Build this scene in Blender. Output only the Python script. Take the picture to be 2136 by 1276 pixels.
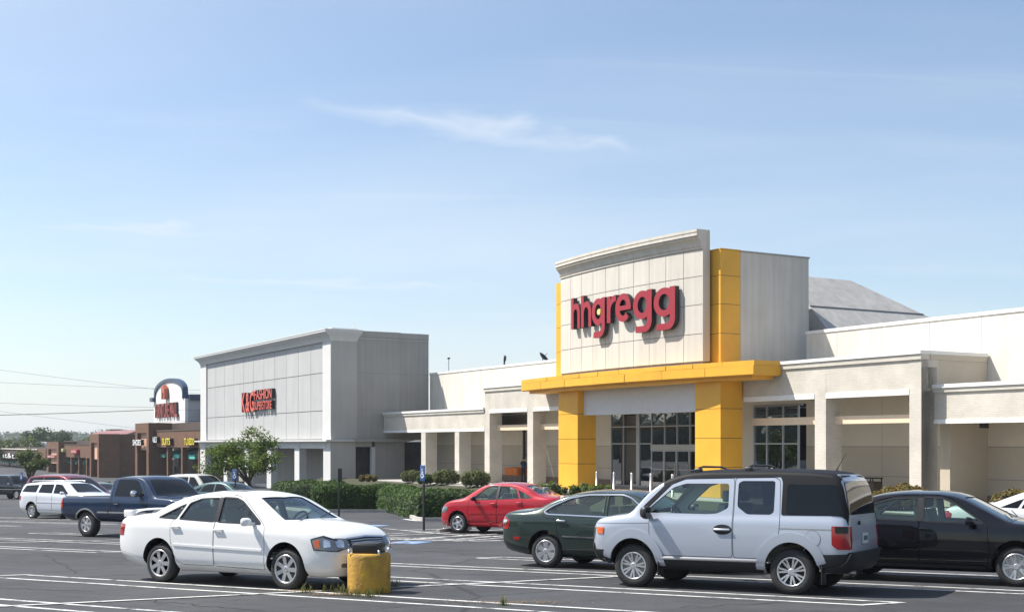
import bpy, bmesh, math, random
from mathutils import Vector, Matrix, noise
from mathutils.bvhtree import BVHTree
from mathutils.geometry import delaunay_2d_cdt
for _o in list(bpy.data.objects): bpy.data.objects.remove(_o)
S = bpy.context.scene
COL = S.collection
R = math.radians
random.seed(7)

# ------------------------------------------------------------------ camera
EYE = 1.75
cam = bpy.data.cameras.new('camera'); camo = bpy.data.objects.new('camera', cam); COL.objects.link(camo)
cam.sensor_width = 36; cam.lens = 36*2600/2136.0
cam.shift_y = (925-638)/2136.0
cam.clip_start = 0.1; cam.clip_end = 9000
camo.location = (0, 0, EYE); camo.rotation_euler = (R(90), 0, 0)
S.camera = camo

# ------------------------------------------------------------------ light
LV = Vector((0.775, -0.154, -1.0)).normalized()          # the way the sunlight travels
sun = bpy.data.lights.new('sun', 'SUN'); suno = bpy.data.objects.new('sun', sun); COL.objects.link(suno)
sun.energy = 4.7; sun.angle = R(0.53); sun.color = (1.0, 0.955, 0.88)
suno.rotation_euler = LV.to_track_quat('-Z', 'Y').to_euler(); suno.location = (-40, 10, 60)
W = bpy.data.worlds.new('World'); S.world = W; W.use_nodes = True
wn = W.node_tree; wn.nodes.clear()
def wnode(t, **k):
    n = wn.nodes.new(t)
    for a, b in k.items(): setattr(n, a, b)
    return n
wl = wn.links.new
sky = wnode('ShaderNodeTexSky', sky_type='NISHITA', sun_disc=False)
sky.sun_elevation = math.asin(-LV.z); sky.sun_rotation = math.atan2(-LV.x, -LV.y)
sky.altitude = 250; sky.air_density = 1.0; sky.dust_density = 1.1; sky.ozone_density = 1.6
tc = wnode('ShaderNodeTexCoord')
sep = wnode('ShaderNodeSeparateXYZ'); wl(tc.outputs['Generated'], sep.inputs[0])
zc = wnode('ShaderNodeMath', operation='MAXIMUM'); wl(sep.outputs[2], zc.inputs[0]); zc.inputs[1].default_value = 0.02
za = wnode('ShaderNodeMath', operation='ADD'); wl(zc.outputs[0], za.inputs[0]); za.inputs[1].default_value = 0.10
dx = wnode('ShaderNodeMath', operation='DIVIDE'); wl(sep.outputs[0], dx.inputs[0]); wl(za.outputs[0], dx.inputs[1])
dy = wnode('ShaderNodeMath', operation='DIVIDE'); wl(sep.outputs[1], dy.inputs[0]); wl(za.outputs[0], dy.inputs[1])
comb = wnode('ShaderNodeCombineXYZ'); wl(dx.outputs[0], comb.inputs[0]); wl(dy.outputs[0], comb.inputs[1])
def cirrus(rot, scale, nscale, lo, hi, loc=(0, 0, 0), detail=9, dist=1.1):
    m = wnode('ShaderNodeMapping'); wl(comb.outputs[0], m.inputs[0])
    m.inputs['Rotation'].default_value = (0, 0, R(rot)); m.inputs['Scale'].default_value = scale; m.inputs['Location'].default_value = loc
    n = wnode('ShaderNodeTexNoise'); wl(m.outputs[0], n.inputs['Vector'])
    n.inputs['Scale'].default_value = nscale; n.inputs['Detail'].default_value = detail; n.inputs['Roughness'].default_value = 0.58; n.inputs['Distortion'].default_value = dist
    r = wnode('ShaderNodeMapRange'); wl(n.outputs[0], r.inputs[0]); r.interpolation_type = 'SMOOTHSTEP'
    r.inputs[1].default_value = lo; r.inputs[2].default_value = hi
    return r
def wmath(op, a, b=None, c=None, clamp=False):
    n = wnode('ShaderNodeMath', operation=op); n.use_clamp = clamp
    for i, q in enumerate((a, b, c)):
        if q is None: continue
        if isinstance(q, (int, float)): n.inputs[i].default_value = q
        else: wl(q.outputs[0], n.inputs[i])
    return n
veil = cirrus(10, (0.35, 0.8, 1), 0.55, 0.30, 0.85, (7.1, 3.0, 0), 4, 0.4)          # thin high veil
wisp = cirrus(14, (0.30, 1.9, 1), 1.25, 0.52, 0.78, (1.3, 4.7, 0), 8, 0.9)           # faint wisps
def streak(cx_, cy_, ang, half, wid, amp):                                            # one long cirrus streak
    m = wnode('ShaderNodeMapping', vector_type='TEXTURE'); wl(comb.outputs[0], m.inputs[0])
    m.inputs['Location'].default_value = (cx_, cy_, 0); m.inputs['Rotation'].default_value = (0, 0, R(ang))
    n = wnode('ShaderNodeTexNoise'); wl(m.outputs[0], n.inputs['Vector']); n.inputs['Scale'].default_value = 5.0; n.inputs['Detail'].default_value = 7; n.inputs['Distortion'].default_value = 0.5
    s3 = wnode('ShaderNodeSeparateXYZ'); wl(m.outputs[0], s3.inputs[0])
    class O_:
        def __init__(s, o): s.outputs = [o]
    qx, qy = O_(s3.outputs[0]), O_(s3.outputs[1])
    nn = wmath('SUBTRACT', O_(n.outputs[0]), 0.5); ex = wmath('SUBTRACT', 1.0, wmath('ABSOLUTE', wmath('DIVIDE', qx, half)), None, True)
    ey = wmath('SUBTRACT', 1.0, wmath('ABSOLUTE', wmath('DIVIDE', wmath('ADD', qy, wmath('MULTIPLY', nn, wid*2.6)), wid)), None, True)
    k = wmath('MULTIPLY', wmath('POWER', ex, 0.5), wmath('POWER', ey, 0.9)); return wmath('MULTIPLY', k, wmath('MULTIPLY_ADD', nn, 1.6*amp, amp), None, True)
st1 = streak(-0.06, 2.82, 25.2, 0.46, 0.12, 0.80)
st2 = wmath('MAXIMUM', streak(-1.02, 3.62, 14.0, 0.42, 0.13, 0.62), streak(-0.62, 4.35, 12.0, 0.75, 0.12, 0.55))
cs = wmath('ADD', wmath('MULTIPLY', veil, 0.62), wmath('MULTIPLY', wisp, 0.16)); cs = wmath('MAXIMUM', wmath('MAXIMUM', cs, wmath('MULTIPLY', st1, 0.75)), st2)
mix = wnode('ShaderNodeMix', data_type='RGBA'); wl(cs.outputs[0], mix.inputs['Factor'])
wl(sky.outputs[0], mix.inputs[6]); mix.inputs[7].default_value = (5.1, 5.55, 6.0, 1)
bg = wnode('ShaderNodeBackground'); wl(mix.outputs[2], bg.inputs[0]); bg.inputs[1].default_value = 0.101
wo = wnode('ShaderNodeOutputWorld'); wl(bg.outputs[0], wo.inputs[0])
S.view_settings.view_transform = 'Standard'; S.view_settings.look = 'None'
S.view_settings.exposure = 0.75; S.view_settings.gamma = 1.0; S.view_settings.use_curve_mapping = False
S.render.engine = 'CYCLES'
S.cycles.max_bounces = 8; S.cycles.transparent_max_bounces = 16; S.cycles.use_denoising = True

# ------------------------------------------------------------------ materials
MATS = {}
def mat(name, col, rough=0.6, metal=0.0, var=0.0, vscale=3.0, bump=0.0, bscale=60.0, coat=0.0, spec=0.5, streak=0.0, col2=None):
    if name in MATS: return MATS[name]
    m = bpy.data.materials.new(name); m.use_nodes = True; MATS[name] = m
    nt = m.node_tree; b = nt.nodes['Principled BSDF']; L = nt.links.new
    b.inputs['Base Color'].default_value = (*col, 1); b.inputs['Roughness'].default_value = rough; b.inputs['Metallic'].default_value = metal
    b.inputs['Coat Weight'].default_value = coat; b.inputs['Coat Roughness'].default_value = 0.03; b.inputs['Specular IOR Level'].default_value = spec
    t = nt.nodes.new('ShaderNodeTexCoord')
    if var > 0 or streak > 0:
        n = nt.nodes.new('ShaderNodeTexNoise'); L(t.outputs['Object'], n.inputs['Vector']); n.inputs['Scale'].default_value = vscale
        n.inputs['Detail'].default_value = 6; n.inputs['Roughness'].default_value = 0.6
        mr = nt.nodes.new('ShaderNodeMapRange'); L(n.outputs[0], mr.inputs[0]); mr.inputs[1].default_value = 0.3; mr.inputs[2].default_value = 0.7
        mx = nt.nodes.new('ShaderNodeMix'); mx.data_type = 'RGBA'; L(mr.outputs[0], mx.inputs['Factor'])
        d = col2 or tuple(c*(1-var) for c in col)
        u = col if col2 else tuple(min(1, c*(1+var*0.5)) for c in col)
        mx.inputs[6].default_value = (*d, 1); mx.inputs[7].default_value = (*u, 1)
        out = mx.outputs[2]
        if streak > 0:                                            # rain streaks running down
            mp = nt.nodes.new('ShaderNodeMapping'); L(t.outputs['Object'], mp.inputs[0]); mp.inputs['Scale'].default_value = (2.2, 2.2, 0.12)
            n2 = nt.nodes.new('ShaderNodeTexNoise'); L(mp.outputs[0], n2.inputs['Vector']); n2.inputs['Scale'].default_value = 1.6; n2.inputs['Detail'].default_value = 5
            mr2 = nt.nodes.new('ShaderNodeMapRange'); L(n2.outputs[0], mr2.inputs[0]); mr2.inputs[1].default_value = 0.35; mr2.inputs[2].default_value = 0.62
            mr2.inputs[3].default_value = 1-streak; mr2.inputs[4].default_value = 1.0
            mm = nt.nodes.new('ShaderNodeMix'); mm.data_type = 'RGBA'; mm.blend_type = 'MULTIPLY'; mm.inputs['Factor'].default_value = 1
            L(out, mm.inputs[6]); L(mr2.outputs[0], mm.inputs[7]); out = mm.outputs[2]
        oi = nt.nodes.new('ShaderNodeObjectInfo'); orr_ = nt.nodes.new('ShaderNodeMapRange'); L(oi.outputs['Random'], orr_.inputs[0]); orr_.inputs[3].default_value = 1-var*.55; orr_.inputs[4].default_value = 1+var*.25
        om = nt.nodes.new('ShaderNodeMix'); om.data_type = 'RGBA'; om.blend_type = 'MULTIPLY'; om.inputs['Factor'].default_value = 1; L(out, om.inputs[6]); L(orr_.outputs[0], om.inputs[7]); out = om.outputs[2]
        L(out, b.inputs['Base Color'])
    if bump > 0:
        n = nt.nodes.new('ShaderNodeTexNoise'); L(t.outputs['Object'], n.inputs['Vector']); n.inputs['Scale'].default_value = bscale; n.inputs['Detail'].default_value = 4
        bp = nt.nodes.new('ShaderNodeBump'); L(n.outputs[0], bp.inputs['Height']); bp.inputs['Strength'].default_value = bump; bp.inputs['Distance'].default_value = 0.02
        L(bp.outputs[0], b.inputs['Normal'])
    return m
def glass(name, tint, refl=1.0, rough=0.015):
    if name in MATS: return MATS[name]
    m = bpy.data.materials.new(name); m.use_nodes = True; MATS[name] = m
    nt = m.node_tree; nt.nodes.clear(); L = nt.links.new
    tr = nt.nodes.new('ShaderNodeBsdfTransparent'); tr.inputs[0].default_value = (*tint, 1)
    gl = nt.nodes.new('ShaderNodeBsdfGlossy'); gl.inputs['Roughness'].default_value = rough; gl.inputs[0].default_value = (0.9, 0.95, 1.0, 1)
    ge = nt.nodes.new('ShaderNodeNewGeometry'); dt = nt.nodes.new('ShaderNodeVectorMath'); dt.operation = 'DOT_PRODUCT'; L(ge.outputs['Normal'], dt.inputs[0]); L(ge.outputs['Incoming'], dt.inputs[1])
    def mth(op, *q):                                                 # mirror share of a thin pane, the same from both sides
        n = nt.nodes.new('ShaderNodeMath'); n.operation = op
        for i, x in enumerate(q):
            if isinstance(x, (int, float)): n.inputs[i].default_value = x
            else: L(x, n.inputs[i])
        return n.outputs[0]
    c5 = mth('POWER', mth('SUBTRACT', 1.0, mth('ABSOLUTE', dt.outputs['Value'])), 5.0)
    ml = nt.nodes.new('ShaderNodeMath'); ml.operation = 'MULTIPLY_ADD'; L(c5, ml.inputs[0]); ml.inputs[1].default_value = .92*refl; ml.inputs[2].default_value = 0.07*refl
    ml.use_clamp = True
    mx = nt.nodes.new('ShaderNodeMixShader'); L(ml.outputs[0], mx.inputs[0]); L(tr.outputs[0], mx.inputs[1]); L(gl.outputs[0], mx.inputs[2])
    o = nt.nodes.new('ShaderNodeOutputMaterial'); L(mx.outputs[0], o.inputs[0])
    return m
def brickmat(name, c1, c2, cm, sx=0.21, sz=0.072, bump=0.5):
    # fine painted or bare brickwork, seen from too far away to tell the bricks apart
    m = bpy.data.materials.new(name); m.use_nodes = True; MATS[name] = m
    nt = m.node_tree; b = nt.nodes['Principled BSDF']; L = nt.links.new
    b.inputs['Roughness'].default_value = 0.85; b.inputs['Specular IOR Level'].default_value = 0.25
    t = nt.nodes.new('ShaderNodeTexCoord'); sp = nt.nodes.new('ShaderNodeSeparateXYZ'); L(t.outputs['Object'], sp.inputs[0])
    ad = nt.nodes.new('ShaderNodeMath'); ad.operation = 'ADD'; L(sp.outputs[0], ad.inputs[0]); L(sp.outputs[1], ad.inputs[1])
    cb = nt.nodes.new('ShaderNodeCombineXYZ'); L(ad.outputs[0], cb.inputs[0]); L(sp.outputs[2], cb.inputs[1])
    br = nt.nodes.new('ShaderNodeTexBrick'); L(cb.outputs[0], br.inputs['Vector']); br.inputs['Scale'].default_value = 1.0
    br.inputs['Brick Width'].default_value = sx; br.inputs['Row Height'].default_value = sz; br.inputs['Mortar Size'].default_value = 0.008
    br.inputs['Color1'].default_value = (*c1, 1); br.inputs['Color2'].default_value = (*c2, 1); br.inputs['Mortar'].default_value = (*cm, 1)
    n = nt.nodes.new('ShaderNodeTexNoise'); L(t.outputs['Object'], n.inputs['Vector']); n.inputs['Scale'].default_value = 0.9; n.inputs['Detail'].default_value = 7
    mr = nt.nodes.new('ShaderNodeMapRange'); L(n.outputs[0], mr.inputs[0]); mr.inputs[1].default_value = .3; mr.inputs[2].default_value = .7; mr.inputs[3].default_value = .86; mr.inputs[4].default_value = 1.06
    mm = nt.nodes.new('ShaderNodeMix'); mm.data_type = 'RGBA'; mm.blend_type = 'MULTIPLY'; mm.inputs['Factor'].default_value = 1
    L(br.outputs[0], mm.inputs[6]); L(mr.outputs[0], mm.inputs[7]); L(mm.outputs[2], b.inputs['Base Color'])
    bp = nt.nodes.new('ShaderNodeBump'); L(br.outputs['Fac'], bp.inputs['Height']); bp.inputs['Strength'].default_value = bump; bp.inputs['Distance'].default_value = -0.01
    L(bp.outputs[0], b.inputs['Normal'])
    return m
M_cream = mat('cream_stucco', (.74, .695, .61), .85, var=.08, vscale=.7, bump=.05, bscale=40, streak=.13)
M_cap = mat('white_coping', (.80, .79, .76), .6, var=.05, vscale=2)
M_panel = mat('light_stucco_panel', (.62, .575, .505), .8, var=.06, vscale=.8, bump=.08, bscale=50, streak=.11)
M_joint = mat('joint_shade', (.25, .24, .23), .9)
M_trim = mat('white_trim', (.76, .75, .72), .55, var=.06, vscale=1.5)
M_yellow = mat('yellow_panel_paint', (.80, .41, .030), .5, var=.12, vscale=.6, bump=.08, bscale=30)
M_tan = mat('tan_stucco', (.50, .44, .35), .85, var=.07, vscale=.7, bump=.15, bscale=40)
M_beige = mat('beige_stucco', (.63, .575, .48), .85, var=.06, vscale=.7, bump=.15, bscale=40)
M_base = mat('brown_base_course', (.22, .15, .115), .8, var=.15)
M_pbrick = brickmat('painted_white_brick', (.63, .585, .51), (.58, .54, .47), (.53, .49, .43))
M_kgwhite = mat('white_stucco', (.62, .615, .60), .8, var=.06, vscale=.5, bump=.06, bscale=45, streak=.05)
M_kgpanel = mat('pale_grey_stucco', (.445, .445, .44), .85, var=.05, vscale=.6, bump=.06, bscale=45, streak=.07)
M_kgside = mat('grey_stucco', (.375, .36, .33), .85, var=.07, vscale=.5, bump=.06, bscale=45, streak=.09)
M_peach = mat('peach_beam_paint', (.78, .60, .42), .6, var=.05)
M_metal = mat('brushed_aluminium', (.55, .55, .55), .35, metal=.9)
M_frame = mat('grey_window_frame', (.42, .42, .42), .4, metal=.5)
M_black = mat('black_plastic', (.015, .015, .016), .45)
M_roofgrey = mat('weathered_roof', (.46, .445, .42), .85, var=.16, vscale=1.2, bump=.2, bscale=8, streak=.12)
M_red = mat('red_sign_face', (.33, .016, .03), .55, var=.05, vscale=4)
M_dark = mat('dark_return', (.012, .012, .015), .5)
M_signyel = mat('pale_yellow_sign', (.85, .62, .20), .5)
M_storeglass = glass('store_glass', (.34, .42, .43), 2.7, .01)
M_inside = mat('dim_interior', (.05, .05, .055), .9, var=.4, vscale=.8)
M_conc = mat('pale_concrete', (.42, .40, .37), .9, var=.18, vscale=2.0, bump=.3, bscale=50)

# ------------------------------------------------------------------ mesh helpers
class MB:
    def __init__(s): s.v = []; s.f = []; s.m = []; s.sm = []
    def add(s, vs, fs, mi=0, smooth=False):
        o = len(s.v); s.v += [tuple(p) for p in vs]
        for f in fs: s.f.append([i+o for i in f]); s.m.append(mi); s.sm.append(smooth)
        return s
    def box(s, a, b, mi=0):
        (x0, y0, z0), (x1, y1, z1) = [(min(p), max(p)) for p in zip(a, b)][0:0] or ((min(a[0], b[0]), min(a[1], b[1]), min(a[2], b[2])), (max(a[0], b[0]), max(a[1], b[1]), max(a[2], b[2])))
        return s.add([(x0, y0, z0), (x1, y0, z0), (x1, y1, z0), (x0, y1, z0), (x0, y0, z1), (x1, y0, z1), (x1, y1, z1), (x0, y1, z1)],
                     [(3, 2, 1, 0), (4, 5, 6, 7), (0, 1, 5, 4), (1, 2, 6, 5), (2, 3, 7, 6), (3, 0, 4, 7)], mi)
    def bbox(s, a, b, r=.03, mi=0):                                  # box with chamfered edges
        x0, x1 = sorted((a[0], b[0])); y0, y1 = sorted((a[1], b[1])); z0, z1 = sorted((a[2], b[2]))
        bm = bmesh.new(); bmesh.ops.create_cube(bm, size=1)
        for v in bm.verts: v.co = Vector((x0+(x1-x0)*(v.co.x+.5), y0+(y1-y0)*(v.co.y+.5), z0+(z1-z0)*(v.co.z+.5)))
        bmesh.ops.bevel(bm, geom=bm.edges[:], offset=r, segments=2, profile=.6, affect='EDGES')
        bm.verts.index_update(); s.add([v.co.copy() for v in bm.verts], [[v.index for v in f.verts] for f in bm.faces], mi, True); bm.free(); return s
    def prism(s, poly, ax, a, b, mi=0, smooth=False):                 # poly in the two other axes, extruded along axis ax
        n = len(poly)
        def P(p, t):
            q = list(p); q.insert(ax, t); return tuple(q)
        vs = [P(p, a) for p in poly]+[P(p, b) for p in poly]
        fs = [tuple(range(n))[::-1], tuple(range(n, 2*n))]
        s.add(vs, fs, mi); s.add(vs, [(i, (i+1) % n, n+(i+1) % n, n+i) for i in range(n)], mi, smooth); return s
    def lathe(s, prof, c=(0, 0, 0), ax=2, n=24, mi=0, smooth=True):   # prof: (radius, height)
        vs = []
        for r, h in prof:
            for i in range(n):
                t = 2*math.pi*i/n; p = [r*math.cos(t), r*math.sin(t)]; p.insert(ax, h); vs.append((p[0]+c[0], p[1]+c[1], p[2]+c[2]))
        fs = []
        for k in range(len(prof)-1):
            for i in range(n):
                j = (i+1) % n; fs.append((k*n+i, k*n+j, (k+1)*n+j, (k+1)*n+i))
        s.add(vs, fs, mi, smooth)
        s.add(vs[:n], [tuple(range(n))[::-1]], mi); s.add(vs[-n:], [tuple(range(n))], mi); return s
    def tube(s, pts, r, n=6, mi=0):
        pts = [Vector(p) for p in pts]; rr = r if isinstance(r, (list, tuple)) else [r]*len(pts)
        vs = []
        for i, p in enumerate(pts):
            d = (pts[min(i+1, len(pts)-1)]-pts[max(i-1, 0)]).normalized()
            u = d.orthogonal().normalized() if i == 0 else (pu-d*pu.dot(d)).normalized()
            pu = u; w = d.cross(u)
            for k in range(n):
                t = 2*math.pi*k/n; vs.append(p+(u*math.cos(t)+w*math.sin(t))*rr[i])
        fs = [(k*n+i, k*n+(i+1) % n, (k+1)*n+(i+1) % n, (k+1)*n+i) for k in range(len(pts)-1) for i in range(n)]
        s.add(vs, fs, mi, True); s.add(vs[:n], [tuple(range(n))[::-1]], mi); s.add(vs[-n:], [tuple(range(n))], mi); return s
    def mesh(s, name, mats):
        me = bpy.data.meshes.new(name); me.from_pydata(s.v, [], s.f)
        for m in (mats if isinstance(mats, (list, tuple)) else [mats]): me.materials.append(m)
        me.polygons.foreach_set('material_index', s.m); me.polygons.foreach_set('use_smooth', s.sm)
        bm = bmesh.new(); bm.from_mesh(me); bmesh.ops.recalc_face_normals(bm, faces=bm.faces); bm.to_mesh(me); bm.free()
        me.update(); return me
    def build(s, name, mats, parent=None, off=None):
        me = s.mesh(name, mats)
        if off is not None: me.transform(Matrix.Translation(-Vector(off)))
        o = bpy.data.objects.new(name, me); COL.objects.link(o)
        if parent: o.parent = parent
        return o
def tag(o, label=None, cat=None, group=None, kind=None):
    for k, v in (('label', label), ('category', cat), ('group', group), ('kind', kind)):
        if v: o[k] = v
    return o
def empty(name, loc=(0, 0, 0), rz=0, parent=None):
    o = bpy.data.objects.new(name, None); COL.objects.link(o); o.location = loc; o.rotation_euler = (0, 0, rz); o.empty_display_size = .3
    if parent: o.parent = parent
    return o
def copy_tree(o, parent=None):
    c = o.copy(); COL.objects.link(c)
    if parent is not None: c.parent = parent
    for ch in list(o.children): copy_tree(ch, c)
    return c

# ------------------------------------------------------------------ terrain: the lot falls away from the camera
def gz(x, y):
    if y < 100: return -.0265*max(y, -60)
    return -2.65-.6625*(1-math.exp(-(min(y, 400)-100)/25.0))
def G(u, v, lift=0.0):                                               # point of the ground seen at a pixel of the 2136 px wide photograph
    t = (u-1068)/2600.0; k = (v-925)/2600.0; lo, hi = 3.0, 400.0
    for _ in range(60):
        m = (lo+hi)/2
        if EYE-k*m > gz(0, m): lo = m
        else: hi = m
    return Vector((t*lo, lo, gz(0, lo)+lift))
def gnormal(x, y):
    e = .5; return Vector((0, -(gz(x, y+e)-gz(x, y-e))/(2*e), 1)).normalized()
RD = Vector((.8665, .4993)); CD = Vector((.862, -.507)); ND = Vector((.507, .862))
FA = math.atan2(-.8665, .4993)                                        # heading of the store fronts
O2 = Vector((9.344, 63.6))
def front(name, s=0.0, d=0.0, z=0.0):                                 # an Empty in the store-front frame: x along the front, y into the building
    p = O2+Vector((.4993, -.8665))*s+Vector((.8665, .4993))*d
    e = empty(name, (p.x, p.y, z), FA); e['_o'] = (s, d, z); return e
def FO(e): return tuple(e['_o'])
# ------------------------------------------------------------------ ground
def grid_ground():
    xs = [-900, -500, -300, -200, -140, -100, -70, -50, -40, -30, -22, -16, -11, -7, -4, -2, 0, 2, 4, 7, 11, 16, 22, 30, 40, 55, 80, 120, 200, 350, 600]
    ys = [-60, -30, -10]+[2*i for i in range(0, 46)]+[95, 105, 120, 140, 160, 180, 200, 220, 240, 260, 300, 500, 900, 1800, 3500]
    m = MB(); m.add([(x, y, gz(x, y)) for y in ys for x in xs], [(j*len(xs)+i, j*len(xs)+i+1, (j+1)*len(xs)+i+1, (j+1)*len(xs)+i) for j in range(len(ys)-1) for i in range(len(xs)-1)], 0, True)
    return m
def asphalt():
    m = bpy.data.materials.new('asphalt'); m.use_nodes = True; MATS['asphalt'] = m
    nt = m.node_tree; b = nt.nodes['Principled BSDF']; L = nt.links.new; t = nt.nodes.new('ShaderNodeTexCoord')
    def nz(scale, detail=8, rough=.62, dist=0, vec=None):
        n = nt.nodes.new('ShaderNodeTexNoise'); L(vec or t.outputs['Object'], n.inputs['Vector'])
        n.inputs['Scale'].default_value = scale; n.inputs['Detail'].default_value = detail; n.inputs['Roughness'].default_value = rough; n.inputs['Distortion'].default_value = dist; return n
    def rng(n, a, b_, c, d, out=0):
        r = nt.nodes.new('ShaderNodeMapRange'); L(n.outputs[out], r.inputs[0])
        for i, v in enumerate((a, b_, c, d)): r.inputs[i+1].default_value = v
        return r
    def mul(a, b_):
        q = nt.nodes.new('ShaderNodeMath'); q.operation = 'MULTIPLY'; L(a.outputs[0], q.inputs[0]); L(b_.outputs[0], q.inputs[1]); return q
    def mapped(rz, sc):
        q = nt.nodes.new('ShaderNodeMapping'); q.vector_type = 'TEXTURE'; L(t.outputs['Object'], q.inputs[0]); q.inputs['Rotation'].default_value = (0, 0, R(rz)); q.inputs['Scale'].default_value = sc; return q.outputs[0]
    big = rng(nz(.15, 6, .62, .8), .33, .68, .74, 1.28)                # broad patches of old and new surface
    wear = rng(nz(.6, 9, .72, .4), .33, .68, .80, 1.18)
    tracks = rng(nz(.9, 5, .6, .2, mapped(30, (7.0, .55, 1))), .42, .66, 1.0, .84)     # tyre tracks along the aisles
    pull = rng(nz(1.0, 5, .6, .3, mapped(-30.5, (5.0, .45, 1))), .46, .68, 1.0, .82)   # and into the stalls
    fine = rng(nz(38, 3, .6), .3, .7, .78, 1.22)
    stone = rng(nz(150, 2, .5), .56, .70, 1.0, 1.35)                   # pale chips in the worn binder
    spots = rng(nz(1.5, 7, .70, 1.2), .58, .70, 1.0, .52)               # oil drips
    dust = rng(nz(.33, 7, .7, .5), .56, .75, 1.0, 1.22)
    vor = nt.nodes.new('ShaderNodeTexVoronoi'); vor.feature = 'DISTANCE_TO_EDGE'
    wv = nz(.8, 5, .6); ad = nt.nodes.new('ShaderNodeMix'); ad.data_type = 'RGBA'; ad.inputs['Factor'].default_value = .25
    L(t.outputs['Object'], ad.inputs[6]); L(wv.outputs['Color'], ad.inputs[7]); L(ad.outputs[2], vor.inputs['Vector']); vor.inputs['Scale'].default_value = .23
    crack = rng(vor, .0, .009, .42, 1.0)
    f = mul(mul(mul(mul(big, wear), mul(fine, spots)), mul(tracks, pull)), mul(crack, mul(stone, dust)))
    mm = nt.nodes.new('ShaderNodeMix'); mm.data_type = 'RGBA'; mm.blend_type = 'MULTIPLY'; mm.inputs['Factor'].default_value = 1
    mm.inputs[6].default_value = (.055, .0568, .061, 1); L(f.outputs[0], mm.inputs[7]); L(mm.outputs[2], b.inputs['Base Color'])
    b.inputs['Roughness'].default_value = .8; b.inputs['Specular IOR Level'].default_value = .35
    bp = nt.nodes.new('ShaderNodeBump'); nb = nz(60, 5, .7); L(nb.outputs[0], bp.inputs['Height']); bp.inputs['Strength'].default_value = .5; bp.inputs['Distance'].default_value = .012; L(bp.outputs[0], b.inputs['Normal'])
    return m
M_asph = asphalt()
tag(grid_ground().build('asphalt_lot', M_asph), kind='structure')

def paintmat(name, col, lo=.36, hi=.50, under=(.085, .085, .09)):
    m = bpy.data.materials.new(name); m.use_nodes = True; MATS[name] = m
    nt = m.node_tree; b = nt.nodes['Principled BSDF']; L = nt.links.new; t = nt.nodes.new('ShaderNodeTexCoord')
    n = nt.nodes.new('ShaderNodeTexNoise'); L(t.outputs['Object'], n.inputs['Vector']); n.inputs['Scale'].default_value = 2.2; n.inputs['Detail'].default_value = 9; n.inputs['Roughness'].default_value = .75
    r = nt.nodes.new('ShaderNodeMapRange'); L(n.outputs[0], r.inputs[0]); r.inputs[1].default_value = lo; r.inputs[2].default_value = hi
    x = nt.nodes.new('ShaderNodeMix'); x.data_type = 'RGBA'; L(r.outputs[0], x.inputs['Factor']); x.inputs[6].default_value = (*under, 1); x.inputs[7].default_value = (*col, 1)
    L(x.outputs[2], b.inputs['Base Color']); b.inputs['Roughness'].default_value = .7
    return m
M_line = paintmat('worn_white_line', (.62, .62, .60))
M_blue = paintmat('worn_blue_paint', (.16, .30, .55), .42, .52)
def line(pts, w, lift, name='parking_line', m=None):
    mb = MB(); pts = [Vector((p[0], p[1])) for p in pts]; vs = []
    fine = []
    for a, b in zip(pts, pts[1:]):
        k = max(1, int((b-a).length/.8))
        fine += [a+(b-a)*(i/k) for i in range(k)]
    fine.append(pts[-1])
    for i, p in enumerate(fine):
        d = (fine[min(i+1, len(fine)-1)]-fine[max(i-1, 0)]).normalized(); nrm = Vector((-d.y, d.x))
        ww = w*(1+.12*noise.noise(Vector((p.x*1.3, p.y*1.3, 3))))
        off = .025*noise.noise(Vector((p.x*.5, p.y*.5, 9)))
        for sgn in (-.5, .5):
            q = p+nrm*(sgn*ww+off); vs.append((q.x, q.y, gz(q.x, q.y)+lift))
    mb.add(vs, [(2*i, 2*i+1, 2*i+3, 2*i+2) for i in range(len(fine)-1)])
    return tag(mb.build(name, m or M_line), kind='structure')
def oc(o, c): return ND*o+CD*c                                        # o across the stalls, c along them
C1 = lambda o: -12.45+.568*(o-14.49)
def row(shift, offs, a, b, w=.10, ext=0, center=True):
    for k, (o1, o2) in enumerate(offs):
        c0 = C1((o1+o2)/2)+shift
        e1 = c0+a; e2 = c0+b
        line([oc(o1, C1(o1)+shift+a), oc(o1, C1(o1)+shift+b)], w, .004)
        line([oc(o2, C1(o2)+shift+a), oc(o2, C1(o2)+shift+b)], w, .004)
        line([oc(o1, C1(o1)+shift+a-.02), oc(o2, C1(o2)+shift+a+.02)], w, .008)
        line([oc(o1, C1(o1)+shift+b-.02), oc(o2, C1(o2)+shift+b+.02)], w, .008)
    if center:
        o1, o2 = offs[0][0]-3.2, offs[-1][1]+.3
        line([oc(o1, C1(o1)+shift), oc(o2, C1(o2)+shift)], w, .012)
OFFS = [(11.13, 11.68), (14.15, 14.8), (17.1, 17.72), (19.95, 20.5), (22.75, 23.35)]
OFF2 = OFFS+[(25.75, 26.35), (28.75, 29.35)]
M_crack = mat('crack_shade', (.012, .012, .013), .9)
for (ua, va, ub, vb, sd) in ((90, 1155, 165, 1196, 1), (860, 1150, 1040, 1146, 2), (1420, 1266, 1760, 1250, 3), (300, 1250, 560, 1275, 4), (0, 1225, 180, 1232, 5)):
    a_, b_ = G(ua, va), G(ub, vb); n_ = 26
    line([(a_.x+(b_.x-a_.x)*i/n_+.16*noise.noise(Vector((i*.37, sd, 0))), a_.y+(b_.y-a_.y)*i/n_+.22*noise.noise(Vector((i*.33, sd, 5)))) for i in range(n_+1)], .022, .003, 'pavement_crack', M_crack)
row(0, OFFS, -6.5, 6.5)
row(-20, OFF2, -6.5, 6.5)
row(-40, OFF2+[(31.7, 32.3), (34.7, 35.3), (37.7, 38.3)], -6.5, 6.5)
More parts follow.
